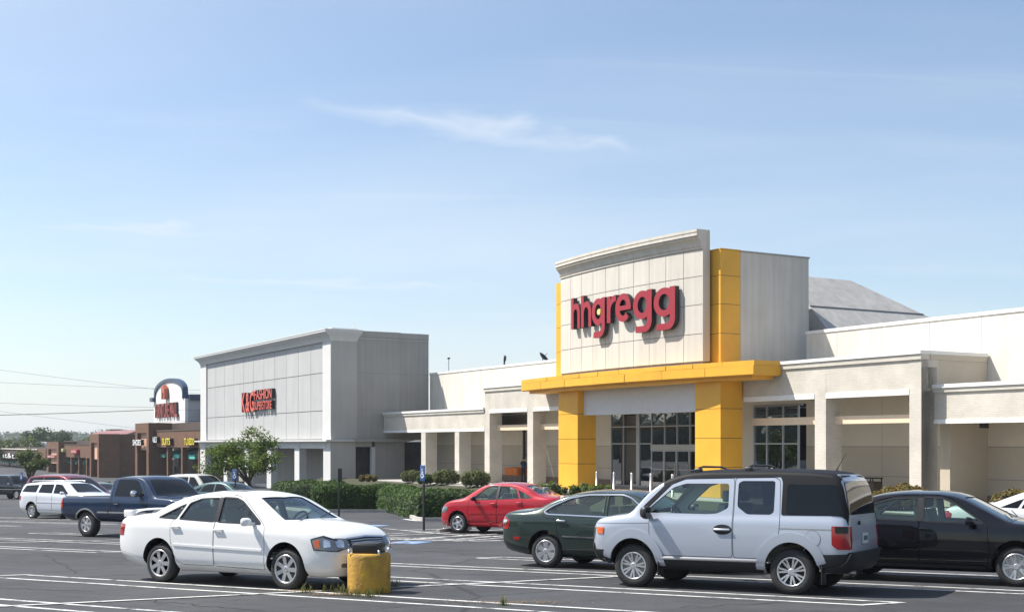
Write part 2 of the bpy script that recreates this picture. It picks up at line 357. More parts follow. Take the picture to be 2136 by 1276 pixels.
# hatched access aisle and blue marks of the accessible stalls
for a, b in (((838, 1105), (995, 1101)), ((800, 1113), (1010, 1104)), ((806, 1117), (1052, 1104)), ((806, 1125), (1060, 1112)), ((845, 1126), (1000, 1113)), ((905, 1127), (1060, 1116))):
    line([G(*a), G(*b)], .13, .004, 'hatch_line')
line([G(790, 1123), G(958, 1128)], .11, .008, 'hatch_line'); line([G(958, 1128), G(1052, 1121)], .11, .008, 'hatch_line')
line([G(800, 1102), G(930, 1114), G(1050, 1120)], .11, .012, 'hatch_line')
line([G(843, 1082), G(873, 1086)], .22, .004, 'painted_arrow')
for pts in ([(800, 1131), (845, 1128), (905, 1129), (862, 1134), (812, 1133)], [(742, 1097), (775, 1094), (815, 1095), (770, 1099), (745, 1099)]):
    mb = MB(); q = [G(u, v, .004) for u, v in pts]; mb.add(q, [tuple(range(len(q)))]); tag(mb.build('blue_stall_paint', M_blue), kind='structure')
line([G(820, 1131), G(850, 1131.5), G(875, 1130)], .16, .012, 'wheelchair_symbol'); line([G(770, 1096), G(800, 1096.5)], .16, .012, 'wheelchair_symbol')
# ------------------------------------------------------------------ buildings (store-front frame: s along, d inward, z up)
FLOOR = -.95
def arc_d(s, s0, s1, d_end, bulge):
    t = 2*(s-s0)/(s1-s0)-1; return d_end-bulge*(1-t*t)
def strip_curve(s0, s1, d_end, bulge, prof, n=28, close=True):
    # a profile of (outward offset, z) points swept along the bowed front
    vs = []; k = len(prof)
    for i in range(n+1):
        s = s0+(s1-s0)*i/n; d = arc_d(s, s0, s1, d_end, bulge)
        vs += [(s, d-o, z) for o, z in prof]
    fs = [(i*k+j, i*k+(j+1) % k, (i+1)*k+(j+1) % k, (i+1)*k+j) for i in range(n) for j in range(k if close else k-1)]
    m = MB().add(vs, fs, 0, False)
    m.add(vs[:k], [tuple(range(k))]); m.add(vs[-k:], [tuple(range(k))[::-1]])
    return m
def text_mesh(ch, size, extr, offset=0.0, name='letter', bevel=0.0):
    cu = bpy.data.curves.new(name, 'FONT'); cu.body = ch; cu.size = size; cu.extrude = extr; cu.offset = offset; cu.bevel_depth = bevel; cu.resolution_u = 5
    o = bpy.data.objects.new(name, cu); COL.objects.link(o)
    me = bpy.data.meshes.new_from_object(o.evaluated_get(bpy.context.evaluated_depsgraph_get()))
    bpy.data.objects.remove(o); bpy.data.curves.remove(cu); me.name = name
    return me
def letters(parent, text, height, x0, width, z0, d, depth, mface, mside, bold=.0, offxy=(0, 0, 0), name='letter', depthfn=None, gap=.06):
    # stands each letter of a word on a front: x0..x0+width along it, base line at z0
    ms = [(c, text_mesh(c, 1.0, .5, bold, name)) if c != ' ' else (c, None) for c in text]
    ext = []
    x = 0
    for c, me in ms:
        if me is None: ext.append((x, .35)); x += .35; continue
        xs = [v.co.x for v in me.vertices]; w = max(xs)-min(xs); ext.append((x-min(xs), w)); x += w+gap
    total = x-gap; kx = width/total
    ref = text_mesh('H', 1.0, .0); rh = max(v.co.y for v in ref.vertices); kz = height/rh
    for (c, me), (ox, w) in zip(ms, ext):
        if me is None: continue
        cxx = x0+(ox+w/2)*kx if False else 0
        dd = (depthfn(x0+(ox+w/2+0)*kx) if depthfn else d)
        for v in me.vertices:
            X, Y, Z = v.co; v.co = (x0+(X+ox)*kx-offxy[0], dd-depth*(Z+.5)-offxy[1], z0+Y*kz-offxy[2])
        me.materials.clear(); me.materials.append(mface); me.materials.append(mside)
        for p in me.polygons: p.material_index = 0 if p.normal.y < -.9 or abs(p.normal.z) > 2 else 1
        me.update()
        fr = min(v.co.y for v in me.vertices)
        for p in me.polygons:
            p.material_index = 0 if all(me.vertices[i].co.y < fr+1e-4 for i in p.vertices) else 1
            p.use_smooth = False
        o = bpy.data.objects.new(name, me); COL.objects.link(o); o.parent = parent
    return kz

# --- the big electronics store
st = front('electronics_store', -6, 3, FLOOR); OF = FO(st)
tag(st, 'tall store entrance block with bowed cream sign wall, yellow columns and yellow canopy', 'store')
def P_(mb, name, m, parent=st, off=OF): return mb.build(name, m, parent, off)
b = MB()
b.box((-14.75, 1.91, 5.0), (1.27, 6.55, 11.5))
blk = P_(b, 'block_wall', M_panel)
P_(MB().box((-14.80, 1.93, 11.5), (1.31, 6.60, 11.57)), 'roof_coping', mat('grey_coping', (.33, .32, .31), .6), blk, (0, 0, 0)) if False else P_(MB().box((-14.80, 1.93, 11.502), (1.31, 6.60, 11.58)), 'roof_coping', mat('grey_coping', (.33, .32, .31), .6))
GZ = [FLOOR, .57, 2.03, 3.50, 4.95]
UZ = [5.70, 7.32, 8.80, 10.24, 11.55]
def column(s0, s1, d0, d1, zs, name):
    m = MB().box((s0+.02, d0+.02, zs[0]), (s1-.02, d1, zs[-1]-.002)); c = P_(m, name, M_dark)
    for a, b_ in zip(zs, zs[1:]):
        P_(MB().box((s0, d0, a+.012), (s1-.021, d0+.05, b_-.012)), 'column_panel', M_yellow, c, (OF))
        P_(MB().box((s1-.05, d0+.001, a+.012), (s1, d1-.01, b_-.012)), 'column_panel', M_yellow, c, (OF))
    P_(MB().box((s0, d0+.051, zs[0]), (s0+.019, d1-.01, zs[-1]-.003)), 'column_panel', M_yellow, c, OF)
    return c
column(-13.11, -11.0, 0, 1.30, GZ, 'column')
column(0, 2.01, 0, 1.42, GZ, 'column')
fr = column(-.6, 1.28, .60, 1.90, UZ, 'column_fin'); column(-14.35, -12.4, .60, 1.90, UZ, 'column_fin')
for c_ in (fr,): P_(MB().box((-.62, .58, 11.552), (1.30, 1.905, 11.60)), 'fin_cap', M_yellow, c_, OF)
# bowed sign wall
SW0, SW1, SD, SB = -12.85, .60, .0, .45
sw = P_(strip_curve(SW0+.01, SW1-.01, SD+.02, SB, [(0, 5.9), (0, 11.62), (-.42, 11.62), (-.42, 5.9)]), 'sign_wall', M_joint)
NC = 10; rows = [5.92, 7.32, 8.80, 10.24, 11.6]
for i in range(NC):
    a = SW0+(SW1-SW0)*i/NC+(.018 if i else 0); b_ = SW0+(SW1-SW0)*(i+1)/NC-(.018 if i < NC-1 else 0)
    for z0, z1 in zip(rows, rows[1:]):
        m = MB(); n = 3
        vs = []
        for k in range(n+1):
            s = a+(b_-a)*k/n; d = arc_d(s, SW0, SW1, SD, SB); vs += [(s, d, z0+.018), (s, d, z1-.018), (s, d+.04, z1-.018), (s, d+.04, z0+.018)]
        m.add(vs, [(k*4+j, k*4+(j+1) % 4, k*4+4+(j+1) % 4, k*4+4+j) for k in range(n) for j in range(4)]); m.add(vs[:4], [(0, 1, 2, 3)]); m.add(vs[-4:], [(3, 2, 1, 0)])
        P_(m, 'wall_panel', M_panel, sw, OF)
P_(MB().box((SW1-.009, SD-.0, 5.92), (SW1+.02, SD+.46, 11.6)), 'end_panel', M_panel, sw, OF)
cprof = [(.0, 11.60), (.05, 11.62), (.05, 11.72), (.10, 11.76), (.12, 11.86), (.16, 11.98), (.23, 12.08), (.34, 12.14), (.34, 12.20), (.30, 12.22), (.40, 12.25), (.40, 12.36), (.36, 12.38), (.36, 12.42), (.40, 12.44), (.40, 12.58), (-.45, 12.58), (-.45, 11.60)]
P_(strip_curve(SW0-.02, SW1+.03, SD, SB, cprof), 'cornice', M_panel, sw, OF)
P_(strip_curve(SW0+.05, SW1-.02, SD+.05, SB, [(0, 5.70), (0, 5.90), (-.3, 5.90), (-.3, 5.70)]), 'flashing', mat('grey_flashing', (.16, .16, .17), .6, var=.4, vscale=3), sw, OF)
# canopy: two tiers of yellow fascia panels on a bowed front, soffit below
K0, K1, KD, KB = -17.05, 4.85, -.30, .92
P_(strip_curve(K0+.03, K1-.03, KD+.03, KB, [(0, 5.02), (0, 5.70), (-1.6, 5.70), (-1.6, 5.02)]), 'canopy', M_yellow)
cano = bpy.data.objects['canopy']
def fascia(lo, hi, pout, nseg, name, wob=0):
    for i in range(nseg):
        a = K0+(K1-K0)*i/nseg+.014; b_ = K0+(K1-K0)*(i+1)/nseg-.014; vs = []; n = 3; jit = random.uniform(-.03, .03)
        for k in range(n+1):
            s = a+(b_-a)*k/n; d = arc_d(s, K0, K1, KD, KB)-pout+jit*(k/n)
            vs += [(s, d, lo), (s, d, hi), (s, d+.028+max(pout, 0)*.0, hi), (s, d+.028, lo)]
        m = MB(); m.add(vs, [(k*4+j, k*4+(j+1) % 4, k*4+4+(j+1) % 4, k*4+4+j) for k in range(n) for j in range(4)]); m.add(vs[:4], [(0, 1, 2, 3)]); m.add(vs[-4:], [(3, 2, 1, 0)])
        P_(m, name, M_yellow, cano, OF)
fascia(5.06, 5.49, .0, 7, 'fascia_panel'); fascia(5.505, 5.73, -.015, 11, 'fascia_panel')
for zz in ((5.06, 5.49), (5.505, 5.73)): P_(MB().box((K1-.029, KD+.0, zz[0]), (K1+.0, 1.40, zz[1])), 'fascia_panel', M_yellow, cano, OF)
P_(strip_curve(K0+.55, K1-.45, KD+.28, KB, [(0, 4.86), (0, 5.018), (-1.3, 5.018), (-1.3, 4.86)]), 'soffit', M_yellow, cano, OF)
P_(MB().box((K0+.5, .85, 4.88), (K1-.5, 1.43, 5.017)), 'soffit_board', mat('soffit_grey', (.45, .43, .40), .8), cano, OF)
# header over the entrance, glazed front
P_(MB().box((-10.99, .40, 3.42), (-.01, 1.2, 4.859)), 'entrance_header', mat('grey_white_header', (.62, .63, .64), .8, var=.05))
DW = 5.6
P_(MB().box((-13.12, 1.45, 4.0), (1.9, DW-.01, 4.2)), 'entrance_ceiling', M_beige)
P_(MB().box((-4.0, DW, FLOOR), (-2.05, DW+.25, 5.0)), 'recess_wall', M_beige); P_(MB().box((-2.05, DW, 3.84), (2.1, DW+.25, 5.0)), 'recess_wall', M_beige)
P_(MB().box((-15.7, DW, 3.76), (-4.0, DW+.25, 5.0)), 'recess_wall', M_beige)
def glazed(parent, off, s0, s1, xs, zs, d, z0, z1, door=None, fw=.07, thick=()):
    # frame bars with a pane in every field
    P_(MB().box((s0, d-.05, z0), (s0+fw, d+.06, z1)), 'mullion', M_frame, parent, off); P_(MB().box((s1-fw, d-.05, z0), (s1, d+.06, z1)), 'mullion', M_frame, parent, off)
    X = [s0]+list(xs)+[s1]; Z = [z0]+list(zs)+[z1]
    for x in xs:
        w = .17 if x in thick else fw/2
        P_(MB().box((x-w, d-.05, z0), (x+w, d+.06, z1)), 'mullion', M_frame, parent, off)
    for a, b_ in zip(X, X[1:]):
        for k, (za, zb_) in enumerate(zip(Z, Z[1:])):
            if door and a >= door[0]-.01 and b_ <= door[1]+.01 and k == 0: continue
            P_(MB().add([(a+.03, d+.01+random.uniform(-.004, .004), za+.03), (b_-.03, d+.01+random.uniform(-.004, .004), za+.03), (b_-.03, d+.01+random.uniform(-.004, .004), zb_-.03), (a+.03, d+.01+random.uniform(-.004, .004), zb_-.03)], [(0, 1, 2, 3)]), 'pane', M_storeglass, parent, off)
            P_(MB().box((a+.02, d-.045, zb_-fw/2), (b_-.02, d+.055, zb_+fw/2)), 'transom', M_frame, parent, off)
    P_(MB().box((s0+.08, d-.045, z0), (s1-.08, d+.055, z0+.10)), 'sill', M_frame, parent, off)
gf = P_(MB().box((-15.7, DW+.06, 3.68), (-4.0, DW+.24, 3.755)), 'glass_front', M_frame)
glazed(gf, OF, -15.68, -4.02, [-14.29, -12.72, -11.3, -9.99, -8.77, -7.54, -6.3, -5.1], [1.75, 2.81], DW, FLOOR+.004, 3.68, door=(-11.3, -6.3), thick=(-12.72,))
P_(MB().box((-11.26, DW-.14, 1.36), (-6.34, DW+.05, 1.71)), 'door_header', mat('pale_metal', (.5, .49, .46), .5, metal=.2), gf, OF)
for i, (a, b_) in enumerate(((-11.25, -9.99), (-9.97, -8.76), (-8.74, -7.54), (-7.52, -6.34))):
    dr = P_(MB().box((a, DW-.10, FLOOR+.01), (a+.07, DW-.05, 1.355)).box((b_-.07, DW-.10, FLOOR+.01), (b_, DW-.05, 1.355)).box((a+.071, DW-.10, FLOOR+.01), (b_-.071, DW-.05, FLOOR+.13)).box((a+.071, DW-.10, .18), (b_-.071, DW-.05, .24)).box((a+.071, DW-.10, 1.29), (b_-.071, DW-.05, 1.355)), 'sliding_door', M_frame, st, OF)
    P_(MB().add([(a+.06, DW-.075, FLOOR+.1), (b_-.06, DW-.075, FLOOR+.1), (b_-.06, DW-.075, 1.3), (a+.06, DW-.075, 1.3)], [(0, 1, 2, 3)]), 'door_pane', M_storeglass, dr, OF)
rw = P_(MB().box((-2.05, DW+.06, 3.76), (1.63, DW+.24, 3.835)), 'display_window', M_frame)
glazed(rw, OF, -1.99, 1.57, [-.9, .37], [1.75, 2.95], DW, -.7, 3.76)
P_(MB().box((-2.05, DW, FLOOR), (1.63, DW+.25, -.7)), 'window_apron', M_tan)
for a, b_, z0, z1 in ((.62, .92, -.55, .55), (1.0, 1.34, -.55, .62), (-1.8, -1.3, -.6, .1)): P_(MB().box((a, DW+.05, z0), (b_, DW+.058, z1)), 'window_poster', mat('pale_poster', (.62, .60, .52), .6), rw, OF)
for a in (-9.86, -8.86, -8.64, -7.64): P_(MB().box((a-.02, DW-.16, -.15), (a+.02, DW-.12, .55)).box((a-.02, DW-.13, -.12), (a+.02, DW-.09, -.08)).box((a-.02, DW-.13, .48), (a+.02, DW-.09, .52)), 'door_pull', M_metal, gf, OF)
for k in range(6): P_(MB().box((-14.5+k*2.4, 8.4, 3.72), (-13.1+k*2.4, 8.7, 3.80)), 'light_fixture', M_cap, st, OF)
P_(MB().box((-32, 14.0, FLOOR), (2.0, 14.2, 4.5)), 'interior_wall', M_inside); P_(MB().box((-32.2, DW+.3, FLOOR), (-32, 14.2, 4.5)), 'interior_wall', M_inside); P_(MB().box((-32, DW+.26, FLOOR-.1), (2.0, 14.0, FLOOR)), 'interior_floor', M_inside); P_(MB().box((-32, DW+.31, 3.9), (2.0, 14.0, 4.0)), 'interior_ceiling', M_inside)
for k in range(9):
    s = -14.5+k*1.9+random.uniform(-.3, .3); h = random.uniform(.9, 1.9)
    P_(MB().bbox((s, 8+random.uniform(0, 3), FLOOR), (s+random.uniform(.6, 1.2), 8.6+random.uniform(3, 4), FLOOR+h), .03), 'appliance', mat('appliance_%d' % (k % 3), ((.3, .3, .31), (.10, .14, .22), (.42, .41, .40))[k % 3], .4), st, OF)
# letters of the sign: a thing of its own on the bowed wall
sg = front('store_sign', -6.5, -.4, 9.0); OS = FO(sg)
tag(sg, 'red lower case letters with black sides on the bowed cream sign wall', 'sign')
def wall_d(s): return arc_d(s, SW0, SW1, SD, SB)
from mathutils.geometry import tessellate_polygon
def arcpts(cx, cy, rx, ry, a0, a1, n=18): return [(cx+rx*math.cos(R(a0+(a1-a0)*i/n)), cy+ry*math.sin(R(a0+(a1-a0)*i/n))) for i in range(n+1)]
def glyph(ch, w, top, low, xh, t, tv):
    """outline (and counter) of a rounded lower case letter, base line at 0; t, tv are the stroke widths across and up"""
    if ch == 'h':
        ro = (w)*.50; o = [(0, 0), (t, 0)]+arcpts(w/2, xh-tv-(w/2-t)*1.25, w/2-t, (w/2-t)*1.25, 180, 0)+[(w-t, 0), (w, 0)]+arcpts(w/2+t*.12, xh-(w/2)*1.12, w/2-t*.12, (w/2)*1.12, 0, 130)+[(t, xh-.14), (t, top), (0, top)]; return o, None
    if ch == 'r':
        o = [(0, 0), (t, 0)]+arcpts(w*.98, xh-tv-.52, w*.98-t, .52, 180, 105, 10)+[(w, xh-tv), (w, xh+.01)]+arcpts(w*.95, xh-.36, w*.62, .37, 92, 130, 6)+[(t, xh-.22), (t, xh-.02), (0, xh-.02)]; return o, None
    cx, cy, rx, ry = w/2, xh/2, w/2, xh/2+.01
    if ch == 'e':
        o = arcpts(cx, cy, rx, ry, 0-14, 318, 40); k = o[-1]; inn = arcpts(cx, cy, rx-t, ry-tv, 322, 188, 18)
        o2 = [(cx+rx*.985, cy-.13)]+arcpts(cx, cy, rx, ry, -2, 316, 40)+arcpts(cx, cy, rx-t, ry-tv, 322, 196, 20)+[(cx-(rx-t)*.96, cy-.13)]
        hole = [(cx-(rx-t)*.97, cy+.11)]+arcpts(cx, cy, rx-t, ry-tv, 168, 12, 18)+[(cx+(rx-t)*.97, cy+.11)]; return o2, hole
    bx = w/2-.02; yb = cy-ry*(1-((w-t-bx)/bx)**2)**.5 if abs((w-t-bx)/bx) < 1 else cy; ang = math.degrees(math.acos(max(-1, min(1, (w-t-bx)/bx))))
    o = [(w, xh+.02), (w-t, xh+.02)]+arcpts(bx, cy, bx, ry, ang, 360-ang, 36)+[(w-t, -.12)]+arcpts(w-t-.30, -.12-.0, .30, abs(low)-.12-tv, 0, -90, 10)+[(w*.16, low+tv), (w*.13, low)]+arcpts(w-.58, -.10, .58, abs(low)-.10, -90, 0, 12)
    return o, arcpts(bx, cy, bx-t*1.0, ry-tv, 0, 360, 36)[:-1]
LS = [('h', -10.80, -9.74, 8.40, 10.20, .30), ('h', -9.60, -8.45, 8.40, 10.22, .31), ('g', -8.38, -7.02, 8.40, 9.88, .34), ('r', -6.80, -5.92, 8.42, 9.90, .34), ('e', -5.97, -4.56, 8.38, 9.90, .38), ('g', -4.35, -2.78, 8.38, 9.88, .39), ('g', -2.62, -.97, 8.37, 9.86, .40)]
for ch, a, b_, z0, z1, t_ in LS:
    xh = 1.46 if ch == 'h' else z1-z0; o, hole = glyph(ch, b_-a, z1-z0, -.70, xh, t_, .33)
    loops = [o]+([hole] if hole else []); flat = [q for l in loops for q in l]; tri = tessellate_polygon([[Vector((x, y, 0)) for x, y in l] for l in loops]); n = len(flat)
    dm = wall_d((a+b_)/2)-.08; sl = (wall_d(b_)-wall_d(a))/(b_-a)
    def P3(x, y, dep): s = a+x; return (s-OS[0], dm+sl*(s-(a+b_)/2)-dep-OS[1], z0+y-OS[2])
    m = MB(); V = [P3(x, y, .27) for x, y in flat]+[P3(x, y, 0) for x, y in flat]; m.add(V, [tuple(q) for q in tri], 0); m.add(V, [tuple(i+n for i in q) for q in tri], 1); k = 0; sd = []
    for l in loops:
        sd += [(k+i, k+(i+1) % len(l), n+k+(i+1) % len(l), n+k+i) for i in range(len(l))]; k += len(l)
    m.add(V, sd, 1); me = m.mesh('letter', [M_red, M_dark]); ob = bpy.data.objects.new('letter', me); COL.objects.link(ob); ob.parent = sg
dt = MB().lathe([(.001, -.06), (.17, -.06), (.17, .2), (.001, .2)], (-7.66-OS[0], wall_d(-7.66)-.28-OS[1], 9.13-OS[2]), 1, 24, 0, False); dt.build('dot', M_signyel, sg)

# --- wings of the plaza left and right of the entrance block
def porch_run(root, off, segs, cols, d0, dback, beams=(), cap=True):
    pass
wr = front('plaza_wing', 12, 6, FLOOR); OR = FO(wr); wr_label = tag(wr, 'long cream wing with a covered porch of white brick columns right of the yellow entrance', 'store wing', 'wings of the plaza')
def Q(mb, name, m, par=None, off=None): return mb.build(name, m, par, off)
def wing(root, off, lo, hi, hcols, hspan, lspans, seams, high_bot, low_bot, dlow, side, lowcols=()):
    b = lambda mb, n, m, p=None: mb.build(n, m, p or root, off)
    # upper wall in tall panels, coping on top
    E = [lo]+[s for s in seams if lo < s < hi]+[hi]
    for a, c in zip(E, E[1:]): b(MB().box((a+.012, DW, 4.3), (c-.012, DW+.3, 7.40)), 'wall_panel', M_cream)
    b(MB().box((lo, DW+.02, 3.9), (hi, DW+.28, 7.39)), 'wall_core', M_joint)
    b(MB().box((lo, DW-.05, 7.401), (hi, DW+.35, 7.56)), 'coping', M_cap)
    # back wall of the porch: two tones with seams
    E2 = [lo]+[s for s in seams if lo < s < hi]+[hi]
    for a, c in zip(E2, E2[1:]):
        if c < lo+.05: continue
        b(MB().box((a+.01, DW-.006, 1.63), (c-.01, DW+.2, 4.28)), 'back_panel', M_beige); b(MB().box((a+.01, DW-.012, .20), (c-.01, DW+.2, 1.60)), 'lower_panel', M_tan)
        b(MB().box((a+.01, DW-.012, FLOOR+.42), (c-.01, DW+.2, .17)), 'lower_panel', M_tan)
    b(MB().box((lo, DW-.05, FLOOR), (hi, DW+.2, FLOOR+.40)), 'base_course', M_base)
    b(MB().box((lo, DW+.0, FLOOR), (hi, DW+.19, 3.9)), 'wall_core', M_joint)
    # tall porch
    a, c = hspan
    b(MB().box((a, 1.44, high_bot), (c, 1.85, 5.32)), 'porch_beam', M_pbrick)
    b(MB().box((a-.04, 1.36, 5.321), (c+.04, 1.9, 5.55)), 'parapet_band', M_pbrick); b(MB().box((a-.07, 1.30, 5.551), (c+.07, 1.95, 5.70)), 'parapet_cap', M_trim)
    b(MB().box((a, 1.851, 4.0), (c, DW-.02, 4.12)), 'porch_ceiling', M_beige)
    b(MB().box((a+.02, 1.9, 5.3), (c-.02, DW-.06, 5.45)), 'porch_roof', M_roofgrey)
    prev = None
    for x0, x1 in hcols:
        b(MB().box((x0, 1.432, FLOOR-.3), (x1, 1.86+.55, high_bot+.0 if False else 5.0)), 'column', M_pbrick)
        if prev is not None:
            b(MB().box((prev+.02, 1.41, high_bot-.14), (x0-.02, 1.80, high_bot+.10)), 'white_fascia', M_cap)
            b(MB().box((prev+.0, 2.0, 2.66), (x0-.0, 2.22, 3.02)), 'cross_beam', M_peach)
        prev = x1
    if side:
        s_ = side
        b(MB().box((s_-.62, 1.43, FLOOR-.3), (s_, 2.45, 5.319)), 'corner_pier', M_pbrick)
        b(MB().box((s_-.55, 2.451, 4.1), (s_-.005, DW-.01, 5.318)), 'side_beam', M_tan); b(MB().box((s_-.55, 3.2, FLOOR), (s_-.01, DW-.011, 4.099)), 'side_wall', M_tan)
        b(MB().box((s_-.45, 1.951, 5.32), (s_+.03, DW-.06, 5.55)), 'side_band', M_tan); b(MB().box((s_-.45, 1.951, 5.551), (s_+.06, DW-.06, 5.70)), 'side_cap', M_trim)
    # low porches
    for a, c in lspans:
        b(MB().box((a, dlow, low_bot), (c, dlow+.4, 3.92)), 'porch_beam', M_pbrick)
        b(MB().box((a, dlow-.08, 3.921), (c, dlow+.45, 4.10)), 'parapet_band', M_pbrick); b(MB().box((a, dlow-.14, 4.101), (c, dlow+.5, 4.26)), 'parapet_cap', M_trim)
        b(MB().box((a, dlow-.03, low_bot-.10), (c, dlow+.36, low_bot+.08)), 'white_fascia', M_cap)
        b(MB().box((a, dlow+.41, low_bot), (c, DW-.02, low_bot+.1)), 'porch_ceiling', M_beige)
        b(MB().box((a+.02, dlow+.42, 3.9), (c-.02, DW-.06, 4.02)), 'porch_roof', M_roofgrey)
    for x0, x1 in lowcols: b(MB().box((x0, dlow-.01, FLOOR-.3), (x1, dlow+.95, low_bot+.5)), 'column', M_pbrick)
wing(wr, OR, 2.10, 46, [(7.10, 7.82), (12.79, 13.44)], (2.03, 13.44), [(13.45, 46)], [4.3, 7.3, 10.18, 13.1, 16.0, 18.9, 21.8, 24.7, 27.6, 30.5, 33.4, 36.3, 39.2, 42.1], 3.98, 2.70, 2.2, 13.44, [(19.6, 20.3), (25.8, 26.5), (32, 32.7), (38.2, 38.9)])
Q(MB().box((2.1, 1.41, 3.84), (7.08, 1.80, 4.08)), 'white_fascia', M_cap, wr, OR); Q(MB().box((2.03, 2.0, 2.66), (7.09, 2.22, 3.02)), 'cross_beam', M_peach, wr, OR)
wf = front('plaza_wing', -28, 6, FLOOR); OW = FO(wf)
tag(wf, 'cream wing with low porch columns between the grey store and the yellow entrance', 'store wing', 'wings of the plaza')
wing(wf, OW, -42.0, -15.70, [(-24.98, -24.28), (-19.2, -18.48)], (-24.98, -13.13), [(-41.98, -25.0)], [-39, -36.2, -33.3, -30.3, -27.3, -24.3, -21.3, -18.4], 3.98, 2.72, 1.44, None, [(-35.0, -34.25), (-29.46, -28.78)])
Q(MB().box((-15.70, DW, 4.3), (-14.8, DW+.3, 7.4)), 'wall_panel', M_cream, wf, OW); Q(MB().box((-15.7, DW-.05, 7.401), (-14.8, DW+.35, 7.56)), 'coping', M_cap, wf, OW)
Q(MB().box((-18.46, 1.41, 3.84), (-13.15, 1.80, 4.08)), 'white_fascia', M_cap, wf, OW); Q(MB().box((-18.48, 2.0, 2.66), (-13.2, 2.22, 3.02)), 'cross_beam', M_peach, wf, OW)
# lamp boxes under the porch ceilings, downlights
for s, d, z, w in ((6.55, 3.0, 3.72, .5), (11.9, 3.0, 3.70, .95), (-17.0, 3.2, 3.72, .8), (15.2, 3.2, 2.52, .3)):
    lb = front('porch_lamp', s, d, z); tag(lb, {6.55: 'black lamp box under the tall porch ceiling above the display window', 11.9: 'long black lamp box under the ceiling of the rightmost tall porch', -17.0: 'black lamp box under the porch ceiling left of the yellow column', 15.2: 'small dark lamp box under the low porch at the right edge'}[s], 'lamp', 'lamps under the porch ceilings')
    MB().bbox((-w/2, -.12, -.12), (w/2, .12, .12), .02).build('housing', M_black, lb); MB().box((-w/2+.06, -.09, .121), (-w/2+.12, -.03, .3)).build('bracket', M_black, lb)
# grey roof block behind the upper wall
rb = front('roof_house', 6, 14, 7.0); OB = FO(rb); tag(rb, 'weathered grey sloping roof house rising behind the cream upper wall', 'roof house')
def FSq(u, d):
    t = (u-1068)/2600.0; return (t*(O2.y+d*.4993)-(O2.x+d*.8665))/(.4993+t*.8665)
st_ = FSq(1775, 13.5); sb_ = st_+5.6; zt_ = EYE-(585-925)/2600.0*(O2.y+13.5*.4993-.8665*st_)
A_, B_ = [(sb_-14, 7.5, 6.0), (sb_+.4, 7.5, 6.0), (sb_+.4, 22.5, 6.0), (sb_-14, 22.5, 6.0)], [(st_-9, 8.5, zt_), (st_, 8.5, zt_), (st_, 13.5, zt_), (st_-9, 13.5, zt_)]
def lerp(p, q, t): return tuple(p[i]+(q[i]-p[i])*t for i in range(3))
core = MB().add([lerp(A_[i], B_[i], 0) for i in range(4)]+[lerp(A_[i], B_[i], 1) for i in range(4)], [(3, 2, 1, 0), (4, 5, 6, 7), (0, 1, 5, 4), (1, 2, 6, 5), (2, 3, 7, 6), (3, 0, 4, 7)])
core.build('roof_core', M_roofgrey, rb, OB)
for k in (.30, .62):
    q0, q1 = lerp(A_[1], B_[1], k), lerp(A_[2], B_[2], k); MB().tube([(q0[0]+.01, q0[1], q0[2]), (q1[0]+.01, q1[1], q1[2])], .05, 5).build('roof_seam', M_joint, rb, OB)
# walkway in front of the stores
wk = front('walkway', 0, 0, FLOOR); MB().box((-36, -2.2, -2.6), (46, DW+.5, FLOOR-.004-FLOOR)).build('walkway_slab', M_conc, wk); 
for o in [wk]+list(wk.children): pass
ws = wk.children[0]; ws.parent = None; ws.matrix_world = wk.matrix_world.copy(); ws.location = wk.location; ws.rotation_euler = wk.rotation_euler; ws.name = 'walkway'; bpy.data.objects.remove(wk); ws.name = 'walkway'; tag(ws, kind='structure')

# --- grey clothing store
kg = front('clothing_store', -60, 4, -1.6); OK_ = FO(kg); tag(kg, 'pale grey two storey store with panelled front above a white arcade', 'store')
def K(mb, n, m, p=None): return mb.build(n, m, p or kg, OK_)
KD0, KS0, KS1 = -3.1, -78.4, -42.0
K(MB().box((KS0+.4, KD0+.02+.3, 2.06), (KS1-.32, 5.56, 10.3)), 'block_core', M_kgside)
xs = [-76.3+2.96*i for i in range(12)]; xs[-1] = -43.78
rows = [2.10, 4.40, 7.44, 9.88]
pw = K(MB().box((-76.4, KD0+.16, 2.08), (-43.75, KD0+.31, 9.9)), 'front_wall', M_joint)
for a, c in zip(xs, xs[1:]):
    for z0, z1 in zip(rows, rows[1:]): K(MB().box((a+.03, KD0+.12, z0+.03), (c-.03, KD0+.2, z1-.03)), 'wall_panel', M_kgpanel, pw)
M_pshade = mat('pilaster_side_grey', (.45, .435, .405), .85, var=.06, vscale=.5, streak=.06)  # white stucco greyed so the side faces carry their shade in the colour
K(MB().box((-43.77, KD0, 2.08), (KS1-.041, -.85, 9.9)), 'corner_pilaster', M_kgwhite); K(MB().box((KS1-.04, KD0+.01, 2.08), (KS1, -.85, 9.9)), 'pilaster_shade_face', M_pshade); K(MB().box((KS1+.001, KD0+.0, -2.2), (KS1+.02, -1.0, 1.92)), 'pier_shade_face', M_pshade); K(MB().box((KS0, KD0, 2.08), (-76.35, -.85, 9.9)), 'corner_pilaster', M_kgwhite)
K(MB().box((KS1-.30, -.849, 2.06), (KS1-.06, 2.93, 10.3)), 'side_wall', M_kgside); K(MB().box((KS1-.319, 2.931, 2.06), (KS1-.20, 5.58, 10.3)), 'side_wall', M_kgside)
for z in (7.40, 4.45): K(MB().box((KS1-.40, -.80, z), (KS1-.055, 2.9, z+.03)), 'joint', M_joint); K(MB().box((KS1-.40, 2.94, z), (KS1-.195, 5.55, z+.03)), 'joint', M_joint)
